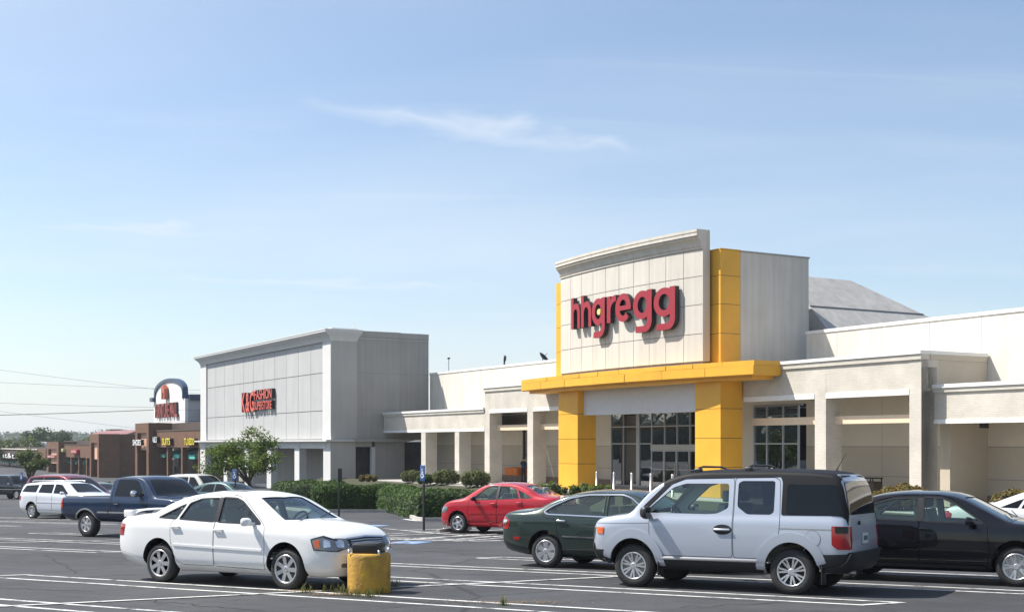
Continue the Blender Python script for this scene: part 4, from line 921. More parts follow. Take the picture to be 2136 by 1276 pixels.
M_rubber = mat('tyre_rubber', (.022, .022, .022), .75, bump=.15, bscale=30)
M_alloy = mat('alloy_rim', (.62, .62, .63), .28, metal=.85)
M_chrome = mat('chrome', (.75, .75, .76), .12, metal=1.0)
M_cglass = glass('car_glass', (.71, .84, .78), 1.1)
M_tglass = glass('tinted_car_glass', (.06, .065, .065), 1.15)
M_dglass = mat('dark_glass', (.006, .008, .009), .04, spec=.35)
M_lamp = glass('lamp_cover', (.75, .78, .8), 1.3)
M_lampin = mat('lamp_reflector', (.17, .185, .20), .14, metal=.3, coat=1.0)
M_amber = mat('amber_lens', (.60, .11, .02), .12, coat=.6)
M_tail = mat('red_lens', (.30, .008, .012), .12, coat=.6)
M_seat = mat('grey_seat_cloth', (.30, .305, .29), .9); M_seatb = mat('beige_seat', (.50, .44, .36), .85)
M_plastic = mat('dark_grey_cladding', (.022, .023, .026), .6, bump=.1, bscale=80, spec=.25)
M_grillblk = mat('black_grille', (.01, .01, .011), .35)
def paint(name, col, metal=.0, rough=.35, flake=0):
    m = mat(name, col, max(rough, .45) if metal < .05 else rough, metal=metal, coat=.9, spec=.15 if sum(col) > .06 else .03); return m
def wheel_meshes(R_, w, rr, n, style, rim=None):
    t = MB(); prof = [(rr-.02, -.5*w+.02), (rr+.005, -.5*w+.005), (rr+.35*(R_-rr), -.5*w-.006), (R_-.035, -.5*w+.006), (R_-.008, -.5*w+.028), (R_, -.5*w+.06), (R_, .5*w-.06), (R_-.008, .5*w-.028), (R_-.035, .5*w-.006), (rr+.35*(R_-rr), .5*w+.006), (rr+.005, .5*w-.005), (rr-.02, .5*w-.02)]
    t.lathe(prof, ax=1, n=40)
    tm = t.mesh('tyre', M_rubber)
    r = MB(); yo = -.5*w                                               # outer face at -y
    r.lathe([(rr-.035, yo+.10), (rr-.022, yo+.02), (rr-.012, yo-.002), (rr+.006, yo+.000), (rr+.008, yo+.012), (rr-.01, yo+.02)], ax=1, n=40)
    r.lathe([(.001, yo+.006), (.038, yo+.006), (.055, yo+.014), (.06, yo+.06), (.001, yo+.06)], ax=1, n=20, smooth=False)
    def spoke(a, w0, w1, skew=0, r0=.04, r1=None):
        r1 = r1 or rr-.015; ca, sa = math.cos(a), math.sin(a)
        def P(rad, tg, y): return (rad*ca-tg*sa, y, rad*sa+tg*ca)
        vs = [P(r0, -w0, yo+.014), P(r0, w0, yo+.014), P(r1, w1+skew, yo+.006), P(r1, -w1+skew, yo+.006), P(r0, -w0*1.25, yo+.06), P(r0, w0*1.25, yo+.06), P(r1, w1*1.25+skew, yo+.05), P(r1, -w1*1.25+skew, yo+.05)]
        r.add(vs, [(0, 1, 2, 3), (7, 6, 5, 4), (0, 4, 5, 1), (1, 5, 6, 2), (2, 6, 7, 3), (3, 7, 4, 0)])
    for i in range(n):
        a = 2*math.pi*(i+.25)/n
        if style == 'wide': spoke(a, .030, .034)
        elif style == 'flare': spoke(a, .030, .062)
        elif style == 'star': spoke(a, .045, .024)
        elif style == 'split':
            spoke(a-.10, .013, .015, -.012); spoke(a+.10, .013, .015, .012)
        elif style == 'mesh': spoke(a, .016, .016)
    rm = r.mesh('rim', rim or M_alloy)
    b = MB().lathe([(.001, yo+.085), (rr-.02, yo+.085), (rr-.02, yo+.12), (.001, yo+.12)], ax=1, n=28); b.lathe([(.06, yo+.065), (rr*.68, yo+.065), (rr*.68, yo+.08), (.06, yo+.08)], ax=1, n=24)
    bmh = b.mesh('brake_shade_disc', mat('brake_shade', (.014, .014, .015), .7))  # disc and backing plate coloured near black as shade behind the spokes
    lug = MB()
    for i in range(5):
        a = 2*math.pi*i/5; lug.lathe([(.012, yo-.0), (.012, yo+.03), (.001, yo+.03)], (math.cos(a)*.032*1.5, 0, math.sin(a)*.032*1.5), 1, 8)
    return tm, rm, bmh
def obj_me(me, name, parent, mats=None):
    o = bpy.data.objects.new(name, me); COL.objects.link(o); o.parent = parent
    if mats is not None:
        me.materials.clear()
        for m in (mats if isinstance(mats, (list, tuple)) else [mats]): me.materials.append(m)
    return o
def finish(body, me, paintm, doors, root, extra=()):
    """splits the cut shell into body and door parts and gives it the smooth normals of the uncut shell"""
    parts = {}
    mi_under = [i for i, m in enumerate(me.materials) if m is not None and not m.name.startswith('_paint')]
    for p in me.polygons:
        c = p.center; key = 'body'
        for nm, D, sg in doors:
            if c.y*sg > .3*body.wid(c.x) and inpoly(c.x, c.z, D):
                r = body.bvh.ray_cast(Vector((c.x, sg*3, c.z)), Vector((0, -sg, 0)))
                if r[0] is not None and abs(c.y-r[0].y) < .075: key = (nm, sg, id(D)); break
        if key == 'body':
            for nm, fn in extra:
                if fn(c): key = (nm,); break
        parts.setdefault(key, []).append(p.index)
    res = {}
    slots = [paintm if (m is None or m.name.startswith('_paint')) else m for m in me.materials] or [paintm]
    for key, idx in parts.items():
        vm = {}; V = []; Fc = []; MI = []; LN = []
        for i in idx:
            p = me.polygons[i]; f = []
            outer = p.material_index not in mi_under
            for vi in p.vertices:
                if vi not in vm: vm[vi] = len(V); V.append(me.vertices[vi].co.copy())
                f.append(vm[vi])
                n = p.normal
                if outer:
                    q, dist = body.normal(me.vertices[vi].co)
                    if dist < .006 and q.dot(n) > .55: n = q
                LN.append(tuple(n))
            Fc.append(f); MI.append(p.material_index)
        nm = key if isinstance(key, str) else key[0]
        m2 = bpy.data.meshes.new(nm); m2.from_pydata([tuple(v) for v in V], [], Fc)
        for m in slots: m2.materials.append(m)
        m2.polygons.foreach_set('material_index', MI); m2.polygons.foreach_set('use_smooth', [True]*len(Fc)); m2.update()
        m2.normals_split_custom_set(LN)
        res[key] = obj_me(m2, nm, root)
    return res
def place_car(root, u, v, lx, ly, heading):
    """stands the car so that its point (lx, ly) on the ground is the one seen at pixel (u, v)"""
    g = G(u, v); n = gnormal(g.x, g.y); h = Vector((heading.x, heading.y, 0)); h = (h-n*h.dot(n)).normalized(); l = n.cross(h)
    M = Matrix((h, l, n)).transposed().to_4x4(); p = g-(h*lx+l*ly)
    M.translation = p; root.matrix_world = M @ Matrix.Diagonal((1, 1, root.get('_zs', 1.0), 1))
    return root
def make_car(label, cat, sp, name='car', group=None):
    root = empty(name); tag(root, label, cat, group)

    B = Body(sp['top'], sp['bot'], sp['sho'], sp['wid'], sp.get('tumble', .42), sp.get('crown', .06), sp.get('hoodin', .05), sp.get('rg', .06), sp.get('rf', .035), sp.get('step', .085))
    zs_ = sp.get('zs', 1.0); root['_zs'] = zs_
    pm = sp['paint']; hw = sp['wb']/2; R_, tw_ = sp['tyre']; ra = sp.get('arch', R_+.055); W_ = max(p[1] for p in sp['wid'])
    base = bpy.data.meshes.new_from_object(bpy.data.objects.new('t', B.me)); base.materials.clear(); pz = MATS.get('_paint') or mat('_paint_slot', (1, 1, 1)); MATS['_paint'] = pz; base.materials.append(pz)
    cuts = []
    full = sp.get('full', True)
    def mk(mb): return mb.mesh('cut', M_under)
    arch = MB()
    for ax_ in (-hw, hw):
        for sg in (-1, 1):
            arch.lathe([(ra, sg*(W_-.30)), (ra, sg*(W_+.25))], (ax_, 0, R_-.005), 1, 44, smooth=False)
    side_w = sp.get('windows', [])
    if full:
        # cabin hollow
        c0, c1 = sp['cabin']; hol = MB(); st_ = [c0+(c1-c0)*i/16 for i in range(17)]; vs = []; k = 6
        for x in st_:
            wr_, zr = B.wr(x); zs = B.sho(x); w = B.wid(x); zt = max(B.top(x)-.05, zs+.03); zr = max(zr-.045, zs+.01)
            half = [(w-.10, .42), (w-.10, zs-.06), (max(.1, wr_-.055), zr)]
            vs += [(x, -a, b) for a, b in half]+[(x, 0, zt)]+[(x, a, b) for a, b in reversed(half)]
        k = 7; hol.add(vs, [(i*k+j, i*k+(j+1) % k, (i+1)*k+(j+1) % k, (i+1)*k+j) for i in range(16) for j in range(k)]+[tuple(range(k)), tuple(range(16*k, 17*k))[::-1]])
        cuts.append(hol.mesh('cut', sp.get('lining', M_lining)))
        for P, r in side_w:
            q = roundpoly(P, r)
            for sg in (-1, 1): arch.prism([(p.x, p.y) for p in q], 1, sg*.34, sg*(W_+.3))
        cuts.append(mk(arch))
        fr = MB()
        for nm, P, ax_, r, lo, hi in sp['glass']:
            q = roundpoly(P, r)
            if ax_ == 'z+': fr.prism([(p.x, p.y) for p in q], 2, lo, hi)
            else: fr.prism([(p.x, p.y) for p in q], 0, lo, hi)
        cuts.append(mk(fr))
    else: cuts.append(mk(arch))
    doors = []
    if sp.get('doors'):
        for D in sp['doors']:
            q = roundpoly(D, .05); q2 = [(p.x, p.y) for p in q]; rb = [ribbon(B, q2, s_, sp.get('seam', .009), .03, .046, True, .06, M_under) for s_ in ('y-', 'y+')]
            cuts.append(mk(join_me(rb))); doors += [('door', q2, -1), ('door', q2, 1)]
    for D in sp.get('seams_top', []):
        cuts.append(mk(join_me([ribbon(B, D, 'z+', .010, .03, .046, False, .06, M_under)])))
    me = boolean(base, cuts)
    res = finish(B, me, pm, doors, root, sp.get('extra', ()))
    # glass panes
    gm = sp.get('glassm', M_cglass if full else M_dglass)
    off = -.012 if full else .004
    for idx, (P, r) in enumerate(side_w):
        for s_ in ('y-', 'y+'):
            obj_me(patch_mesh(B, P, s_, off, 0, .07, r, sp.get('sidemats', {}).get(idx, gm), 'side_window'), 'side_window', root)
    for nm, P, ax_, r, lo, hi in sp['glass']: obj_me(patch_mesh(B, P, ax_ if ax_ != 'x' else 'x-', off, 0, .09, r, sp.get('rearm', gm) if nm == 'rear_window' else gm, nm), nm, root)
    # wheels
    wm = wheel_meshes(R_, tw_, sp.get('rim_r', R_*.62), *sp.get('rim', (7, 'wide')))
    wy = W_-.035-tw_/2-sp.get('wheel_in', 0)
    for ax_ in (hw, -hw):
        for sg in (-1, 1):
            w_ = obj_me(wm[0], 'wheel', root); w_.location = (ax_, sg*wy, R_-.006); w_.rotation_euler = (0, 0, 0 if sg < 0 else math.pi)
            w_.scale.z = 1/zs_; w_.location.z = (R_-.006)/zs_
            obj_me(wm[1], 'rim', w_).rotation_euler.y = random.uniform(0, 1.2); obj_me(wm[2], 'brake_shade_disc', w_)
    return root, B
def both(root, B, poly, off, thick, m, name, rnd=.02, h=.05, sides=('y-', 'y+')):
    return [obj_me(patch_mesh(B, poly, s_, off, thick, h, rnd, m, name), name, root) for s_ in sides]
def pillar(root, B, sp, m=None):
    fx, fz = sp.get('fx', lambda x: x), sp.get('fz', lambda z: z); m = m or M_grillblk
    both(root, B, [(fx(-.158), fz(.966)), (fx(-.072), fz(.964)), (fx(-.082), fz(1.338)), (fx(-.168), fz(1.328))], .0025, .004, m, 'door_pillar', 0, .05)
    for P, r in sp['windows'][:3]:
        q = [(p.x, p.y) for p in roundpoly(P, r)]
        for s_ in ('y-', 'y+'): obj_me(ribbon(B, q, s_, .022, .003, .006, True, .05, m), 'window_seal', root)
def handles(root, B, pts, m, L=.20):
    for x, z in pts:
        for sg, s_ in ((-1, 'y-'), (1, 'y+')):
            r = B.bvh.ray_cast(Vector((x, sg*3, z)), Vector((0, -sg, 0)))[0]
            MB().bbox((x-L/2, r.y+sg*.012, z-.016), (x+L/2, r.y+sg*.042, z+.016), .012).bbox((x-L/2, r.y-sg*.02, z-.013), (x-L/2+.035, r.y+sg*.03, z+.013), .006).bbox((x+L/2-.035, r.y-sg*.02, z-.013), (x+L/2, r.y+sg*.03, z+.013), .006).build('door_handle', m, root)
def mirrors(root, B, x, z, m, size=(.11, .20, .13)):
    for sg in (-1, 1):
        r = B.bvh.ray_cast(Vector((x, sg*3, z)), Vector((0, -sg, 0)))[0]; y = r.y
        mb = MB(); a, b_, c = size
        # a rounded shell that tapers to the front
        sec = []
        for k, (t, sc) in enumerate(((0, .90), (.15, 1.0), (.55, .92), (.85, .68), (1, .35))):
            pts = [(math.cos(q)*abs(math.cos(q))**-.35*b_/2*sc if abs(math.cos(q)) > 1e-6 else 0, math.sin(q)*abs(math.sin(q))**-.35*c/2*sc if abs(math.sin(q)) > 1e-6 else 0) for q in [2*math.pi*(i+.5)/16 for i in range(16)]]
            sec += [(x-.02+t*a, y+sg*(.05+b_/2)+py, z+.05+pz) for py, pz in pts]
        mb.add(sec, [(k*16+i, k*16+(i+1) % 16, (k+1)*16+(i+1) % 16, (k+1)*16+i) for k in range(4) for i in range(16)], 0, True)
        mb.add(sec[-16:], [tuple(range(16))], 0); mb.add(sec[:16], [tuple(range(16))[::-1]], 1)
        mb.bbox((x+.01, y-sg*.02, z-.01), (x+.07, y+sg*.10, z+.04), .012)
        mb.build('mirror', [m, M_dglass], root)
def seats(root, xs, w, z0, m, h=.62):
    for x, ys in xs:
        for y in ys:
            wd = .25 if len(ys) == 2 else .60
            s = MB().bbox((x-.22, y-wd, z0), (x+.25, y+wd, z0+.14), .05)
            L_ = [(x-.20, z0+.08), (x-.06, z0+.10), (x-.22, z0+h), (x-.32, z0+h-.02)]
            s.prism(L_, 1, y-wd, y+wd).build('seat', m, root); st_ = root.children[-1]
            so = bpy.data.objects[-1] if False else [o for o in root.children if o.name.startswith('seat')][-1]
            if len(ys) == 2 or True:
                for hy in ([y] if len(ys) == 2 else [y-.33, y+.33]): MB().bbox((x-.32, hy-.13, z0+h+.02), (x-.22, hy+.13, z0+h+.19), .035).build('headrest', m, so)
def steering(root, x, y, z):
    mb = MB(); n = 24; c = Vector((x, y, z)); ax_ = Vector((-.9, 0, .42)).normalized(); u = Vector((0, 1, 0)); w = ax_.cross(u)
    mb.tube([c+(u*math.cos(t)+w*math.sin(t))*.185 for t in [2*math.pi*i/n for i in range(n+1)]], .016, 6); mb.tube([c+u*.18, c-u*.18], .018, 6); mb.tube([c, c-ax_*.25], .03, 6)
    mb.build('steering_wheel', M_black, root)
HR = Vector((.862, -.507)).normalized(); HL = -HR
# --- white saloon
P_white = paint('pearl_white_paint', (.76, .76, .75), .0, .4)
av = dict(
 top=[(-2.50, .60), (-2.48, .80), (-2.43, .95), (-2.34, 1.03), (-2.2, 1.065), (-1.85, 1.095), (-1.60, 1.135), (-1.28, 1.265), (-1.0, 1.36), (-.75, 1.415), (-.35, 1.445), (.05, 1.44), (.32, 1.415), (.52, 1.36), (.85, 1.205), (1.2, 1.04), (1.32, 1.005), (1.6, .975), (1.9, .92), (2.1, .85), (2.2, .79), (2.27, .70), (2.32, .60), (2.35, .50)],
 bot=[(-2.50, .44), (-2.44, .33), (-2.2, .27), (-1.8, .22), (-1, .19), (1, .19), (1.8, .19), (2.2, .20), (2.31, .25), (2.35, .36)],
 sho=[(-2.50, .56), (-2.46, .82), (-2.36, .95), (-2.2, .985), (-1.5, .985), (-.5, .965), (.6, .935), (1.2, .92), (1.6, .895), (1.95, .82), (2.15, .72), (2.27, .60), (2.35, .44)],
 wid=[(-2.50, .52), (-2.47, .68), (-2.40, .78), (-2.22, .85), (-1.9, .895), (-1.3, .91), (1.3, .91), (1.75, .895), (2.0, .85), (2.17, .77), (2.27, .66), (2.35, .46)],
 wb=2.72, tyre=(.325, .205), rim_r=.218, zs=1.06, rim=(7, 'wide'), paint=P_white, cabin=(-1.45, 1.05),
 windows=[([(-.93, .998), (-.155, .968), (-.165, 1.325), (-.55, 1.31), (-.78, 1.24)], .03), ([(-.075, .965), (.84, .945), (.80, .985), (.36, 1.275), (.20, 1.33), (-.085, 1.335)], .03), ([(-1.40, 1.015), (-1.00, 1.0), (-.86, 1.225), (-.98, 1.185)], .02)],
 glass=[('windshield', [(.52, -.50), (.58, 0), (.52, .50), (1.17, .665), (1.255, .4), (1.275, 0), (1.255, -.4), (1.17, -.665)], 'z+', .02, .97, 1.6), ('rear_window', [(-1.55, -.60), (-1.60, 0), (-1.55, .60), (-1.02, .50), (-.97, 0), (-1.02, -.50)], 'z+', .02, 1.04, 1.6)],
 doors=[[(-.12, .30), (.93, .27), (.955, .60), (.93, .915), (.80, 1.02), (.38, 1.315), (.18, 1.372), (-.12, 1.375)], [(-1.0, .42), (-.86, .30), (-.135, .30), (-.135, 1.37), (-.5, 1.357), (-.80, 1.285), (-1.0, 1.06), (-1.10, .90), (-1.08, .66)]],
 seams_top=[[(1.27, -.80), (1.30, -.4), (1.315, 0), (1.30, .4), (1.27, .80)], [(-1.66, -.66), (-1.69, 0), (-1.66, .66)]])
car, B = make_car('white four door saloon with a rear spoiler parked nose to the yellow concrete lamp base', 'car', av, 'parked_car')
both(car, B, [(-1.02, .585), (.90, .545), (.90, .578), (-1.02, .618)], .012, .02, P_white, 'side_moulding', .01)
pillar(car, B, av); handles(car, B, [(-.02, .845), (-.97, .875)], P_white, .20); mirrors(car, B, .66, .93, P_white)
def wrap_patch(root, B, pts, off, m, name, side, h=.05, rnd=.015, thick=0.012): return obj_me(patch_mesh(B, pts, side, off, thick, h, rnd, m, name), name, root)
for sg in (-1, 1):
    s_ = 'y-' if sg < 0 else 'y+'
    # headlamp: inner reflector with amber corner under a clear cover, wrapped round the front corner
    wrap_patch(car, B, [(1.86, .745), (2.03, .79), (2.18, .735), (2.30, .62), (2.24, .575), (1.92, .595)], .006, M_lampin, 'headlight', s_, .03)
    obj_me(ribbon(B, [(1.86, .745), (2.03, .79), (2.18, .735), (2.30, .62), (2.24, .575), (1.92, .595)], s_, .014, .009, .012, True, .04, M_grillblk), 'lamp_seal', car)
    wrap_patch(car, B, [(1.90, .72), (1.99, .745), (2.02, .625), (1.93, .622)], .010, M_amber, 'indicator', s_, .03)
    wrap_patch(car, B, [(sg*.42, .745), (sg*.66, .76), (sg*.80, .72), (sg*.80, .60), (sg*.52, .595)], .008, M_lampin, 'headlight', 'x+', .03)
    wrap_patch(car, B, [(sg*.42, .34), (sg*.64, .34), (sg*.64, .40), (sg*.42, .40)], .004, M_lampin, 'fog_lamp', 'x+', .04)
    wrap_patch(car, B, [(-2.36, .92), (-2.20, .90), (-2.24, .72), (-2.40, .72)], .006, M_tail, 'tail_light', s_, .04); wrap_patch(car, B, [(sg*.40, .92), (sg*.78, .92), (sg*.80, .72), (sg*.40, .74)], .006, M_tail, 'tail_light', 'x-', .05)
    wrap_patch(car, B, [(2.05, .745), (2.13, .725), (2.16, .64), (2.07, .63)], .012, M_chrome, 'lamp_bowl', s_, .03)
    wrap_patch(car, B, [(sg*.55, .705), (sg*.60, .735), (sg*.70, .71), (sg*.68, .63), (sg*.58, .625)], .016, M_chrome, 'lamp_bowl', 'x+', .03)
gr = wrap_patch(car, B, [(-.46, .735), (0, .755), (.46, .735), (.40, .575), (-.40, .575)], .010, M_grillblk, 'grille', 'x+', .05)
for k in range(4): obj_me(ribbon(B, [(-.43+.012*k, .612+.032*k), (0, .618+.034*k), (.43-.012*k, .612+.032*k)], 'x+', .009, .022, .012, False, .06, M_chrome), 'grille_bar', gr)
obj_me(ribbon(B, [(-.46, .742), (0, .762), (.46, .742)], 'x+', .020, .022, .02, False, .06, M_chrome), 'grille_rim', gr)
for z in (.53,): obj_me(ribbon(B, [(-.72, z), (0, z+.01), (.72, z)], 'x+', .05, .014, .02, False, .06, P_white), 'bumper_strip', car)
wrap_patch(car, B, [(-.5, .36), (.5, .36), (.46, .25), (-.46, .25)], .004, M_grillblk, 'lower_grille', 'x+', .07)
wrap_patch(car, B, [(-.16, .52), (.16, .52), (.16, .40), (-.16, .40)], .012, mat('plate_white', (.55, .56, .58), .5), 'number_plate', 'x+', .05, 0)
both(car, B, [(2.03, .53), (2.20, .525), (2.20, .555), (2.03, .56)], .016, .02, P_white, 'bumper_strip', .008)
# spoiler on posts
spm = MB(); n = 12; vs = []
for i in range(n+1):
    y = -.68+1.36*i/n; dz = -.045*(abs(y)/.68)**4-.022; vs += [(-2.42+.05*(abs(y)/.72)**2, y, 1.115+dz), (-2.40+.05*(abs(y)/.72)**2, y, 1.15+dz), (-2.20+.03*(abs(y)/.72)**2, y, 1.165+dz), (-2.12, y, 1.14+dz)]
spm.add(vs, [(i*4+j, i*4+(j+1) % 4, (i+1)*4+(j+1) % 4, (i+1)*4+j) for i in range(n) for j in range(4)]+[(0, 1, 2, 3), (n*4+3, n*4+2, n*4+1, n*4)], 0, False)
for sg in (-1, 1): spm.bbox((-2.38, sg*.60, 1.0), (-2.16, sg*.72, 1.12), .02)
spm.build('spoiler', P_white, car)
obj_me(patch_mesh(B, [(-.42, -.36), (-.42, .36), (.08, .38), (.08, -.38)], 'z+', .003, .01, .08, .05, M_dglass), 'sunroof', car)
seats(car, [(.05, (-.38, .38)), (-.95, (0,))], .9, .48, M_seat, .66); steering(car, .58, .38, .94)
MB().bbox((.62, -.74, .60), (1.15, .74, .955), .06).build('dashboard', M_black, car)
for y in (-.45, .1): MB().tube([(1.26, y, 1.03), (1.10, y+.48, 1.105)], .009, 5).build('wiper', M_black, car)
MB().tube([(-1.75, .62, 1.07), (-2.0, .62, 1.35)], .004, 4).build('antenna', M_black, car) if False else None
place_car(car, 339, 1213, -1.36, -.80, HR)

# --- silver boxy utility car
P_silver = paint('light_silver_blue_paint', (.44, .475, .54), .4, .36)
el = dict(
 top=[(-2.15, .80), (-2.13, 1.10), (-2.09, 1.35), (-2.03, 1.60), (-1.97, 1.70), (-1.85, 1.745), (-1.5, 1.775), (-.8, 1.79), (0, 1.785), (.35, 1.765), (.62, 1.71), (.80, 1.64), (1.02, 1.50), (1.22, 1.31), (1.38, 1.165), (1.52, 1.125), (1.75, 1.10), (1.93, 1.06), (2.02, 1.01), (2.06, .95), (2.085, .78), (2.10, .58)],
 bot=[(-2.15, .50), (-2.1, .40), (-1.9, .32), (-1.5, .28), (1.5, .28), (1.75, .34), (1.95, .40), (2.06, .44), (2.10, .48)],
 sho=[(-2.15, .78), (-2.10, 1.06), (-2.0, 1.11), (-1.6, 1.12), (-.6, 1.115), (.5, 1.105), (1.25, 1.09), (1.6, 1.055), (1.88, 1.01), (1.99, .96), (2.05, .86), (2.085, .72), (2.10, .54)],
 wid=[(-2.15, .80), (-2.12, .845), (-2.05, .875), (-1.9, .895), (-1.3, .90), (1.3, .90), (1.62, .895), (1.82, .875), (1.95, .83), (2.03, .76), (2.08, .64), (2.10, .48)],
 zs=1.045, tumble=.20, crown=.045, rg=.09, wb=2.575, tyre=(.345, .215), rim_r=.215, rim=(7, 'split'), arch=.415, paint=P_silver, cabin=(-1.9, 1.25),
 windows=[([(-.12, 1.135), (-.30, 1.22), (-.29, 1.575), (.42, 1.575), (.62, 1.52), (1.02, 1.205), (1.03, 1.135), (.05, 1.125)][::-1], .045), ([(-.97, 1.13), (-1.02, 1.17), (-1.02, 1.615), (-.50, 1.615), (-.44, 1.58), (-.44, 1.24), (-.60, 1.13)][::-1], .04)],
 sidemats={1: M_tglass},
 glass=[('windshield', [(.72, -.58), (.78, 0), (.72, .58), (1.30, .74), (1.38, .4), (1.40, 0), (1.38, -.4), (1.30, -.74)], 'z+', .03, 1.11, 1.9)],
 doors=[[(-.375, .50), (.86, .50), (.95, .70), (1.0, .80), (1.005, 1.10), (1.06, 1.19), (.66, 1.56), (.44, 1.64), (-.375, 1.655)], [(-.95, .50), (-.39, .50), (-.39, 1.66), (-1.02, 1.665), (-1.10, 1.62), (-1.12, .98), (-1.10, .82)]],
 seams_top=[[(1.36, -.80), (1.43, -.4), (1.45, 0), (1.43, .4), (1.36, .80)]])
car, B = make_car('silver boxy utility car with dark roof and cladding in the front right stall', 'car', el, 'parked_car')
M_roof = mat('charcoal_roof_plastic', (.009, .0095, .012), .6, bump=.05, bscale=60, spec=.2)
def loft_patch(B, i0, i1, j0, j1, off, thick, m, name, root, mirror=True):
    """a piece that follows the stations and section lines of the body"""
    for sg in ((-1, 1) if mirror else (0,)):
        vs = []; ns = []; js = list(range(j0, j1+1)) if sg else None
        n = B.n
        cols = js if sg else None
        rows_ = []
        for i in range(i0, i1+1):
            r = []
            if sg: r = [(B.X[i], sg*B.sec[i][j][0], B.sec[i][j][1]) for j in js]
            else: r = [(B.X[i], -B.sec[i][j][0], B.sec[i][j][1]) for j in range(j0, n)]+[(B.X[i], B.sec[i][j][0], B.sec[i][j][1]) for j in reversed(range(j0, n-1))]
            rows_.append(r)
        k = len(rows_[0]); V = []; N = []
        for r in rows_:
            for p in r: q = B.normal(Vector(p))[0]; V.append(Vector(p)+q*off); N.append(q)
        m_ = len(rows_); F_ = [(a*k+b, a*k+b+1, (a+1)*k+b+1, (a+1)*k+b) for a in range(m_-1) for b in range(k-1)]
        nv = len(V); V2 = V+[v-q*thick for v, q in zip(V, N)]
        E_ = [(b, b+1) for b in range(k-1)]+[(a*k+k-1, (a+1)*k+k-1) for a in range(m_-1)]+[((m_-1)*k+b+1, (m_-1)*k+b) for b in range(k-1)]+[((a+1)*k, a*k) for a in range(m_-1)]
        F2 = F_+[(b, a, a+nv, b+nv) for a, b in E_]
        me = bpy.data.meshes.new(name); me.from_pydata([tuple(v) for v in V2], [], F2); me.materials.append(m)
        for p in me.polygons: p.use_smooth = True
        bm = bmesh.new(); bm.from_mesh(me); bmesh.ops.recalc_face_normals(bm, faces=bm.faces)
        for e in bm.edges:
            if len(e.link_faces) == 2 and e.calc_face_angle(0) > .6: e.smooth = False
        bm.to_mesh(me); bm.free(); obj_me(me, name, root)
def xi(B, x): return min(range(len(B.X)), key=lambda i: abs(B.X[i]-x))
# roof skin from the windscreen back, dark; rear quarter glass band; tailgate glass
jg = next(j for j in range(B.n) if B.sec[xi(B, -1)][j][1] > 1.665)
loft_patch(B, xi(B, -1.99), xi(B, .76), jg, B.n-1, .006, .012, M_roof, 'roof_skin', car, False)
both(car, B, [(-1.135, 1.125), (-1.135, 1.60), (-1.10, 1.67), (-.9, 1.678), (-1.98, 1.66), (-2.02, 1.56), (-2.09, 1.14)][:3]+[(-1.10, 1.675), (-1.97, 1.655), (-2.02, 1.56), (-2.085, 1.13)], .006, .012, M_roof, 'rear_pillar', .03)
both(car, B, [(-1.21, 1.135), (-1.21, 1.565), (-1.965, 1.555), (-2.05, 1.14)], .011, .004, M_dglass, 'quarter_window', .04)
both(car, B, [(1.05, 1.205), (.665, 1.565), (.43, 1.648), (-1.1, 1.672), (-1.95, 1.645), (-1.93, 1.70), (-1.1, 1.715), (.46, 1.69), (.72, 1.60), (1.12, 1.23)], .006, .01, M_roof, 'roof_edge', .01, .05)
ja = next(j for j in range(B.n) if j > 8 and B.sec[xi(B, -1.9)][j][1] > 1.125)
loft_patch(B, xi(B, -2.11), xi(B, -1.88), ja, jg+1, .009, .012, M_roof, 'rear_corner', car)
wrap_patch(car, B, [(-.76, 1.14), (.76, 1.14), (.66, 1.60), (-.66, 1.60)], .012, M_dglass, 'tailgate_window', 'x-', .08, .05)
wrap_patch(car, B, [(-.66, 1.61), (.66, 1.61), (.62, 1.70), (-.62, 1.70)], .010, P_silver, 'tailgate_top', 'x-', .08, .03)
# grey cladding: bumpers and sills
zc = .50
both(car, B, [(-.83, .30), (.83, .30), (.90, .56), (.82, .485), (-.80, .485), (-.90, .56)], .018, .03, M_plastic, 'sill', .02)
both(car, B, [(-2.20, .36), (-1.72, .36), (-1.70, .58), (-2.20, .60)], .020, .03, M_plastic, 'bumper', .02); both(car, B, [(1.70, .36), (2.2, .38), (2.2, .66), (1.98, .56), (1.70, .56)], .018, .03, M_plastic, 'bumper', .02)
wrap_patch(car, B, [(-.83, .37), (.83, .37), (.82, .62), (-.82, .62)], .055, M_plastic, 'bumper', 'x-', .07, .03, .07)
wrap_patch(car, B, [(-.66, .38), (.66, .38), (.64, .60), (-.64, .60)], .03, M_plastic, 'bumper', 'x+', .07, .03, .05)
wrap_patch(car, B, [(-.50, .70), (.50, .70), (.54, .92), (-.54, .92)], .012, M_grillblk, 'grille', 'x+', .07, .03)
MB().bbox((.80, -.91, .44), (-.80, -.80, .485), .015).bbox((.80, .91, .44), (-.80, .80, .485), .015).build('step_strip', mat('light_grey_sill', (.30, .30, .31), .5), car)
def flare(root, B, cx, cz, r0, r1, a0, a1, off, m, name='wheel_flare'):
    n = 26; out = []
    for r, rr in ((r1, 0), (r0, 1)):
        seq = [(cx+r*math.cos(a0+(a1-a0)*i/n), cz+r*math.sin(a0+(a1-a0)*i/n)) for i in range(n+1)]; out += seq if not rr else seq[::-1]
    for s_ in ('y-', 'y+'): obj_me(patch_mesh(B, out, s_, off, off+.01, .045, 0, m, name), name, root)
for cx in (-1.2875, 1.2875): flare(car, B, cx, .34, .408, .545, R(2 if cx < 0 else 14), R(178 if cx > 0 else 166), .026, P_silver)
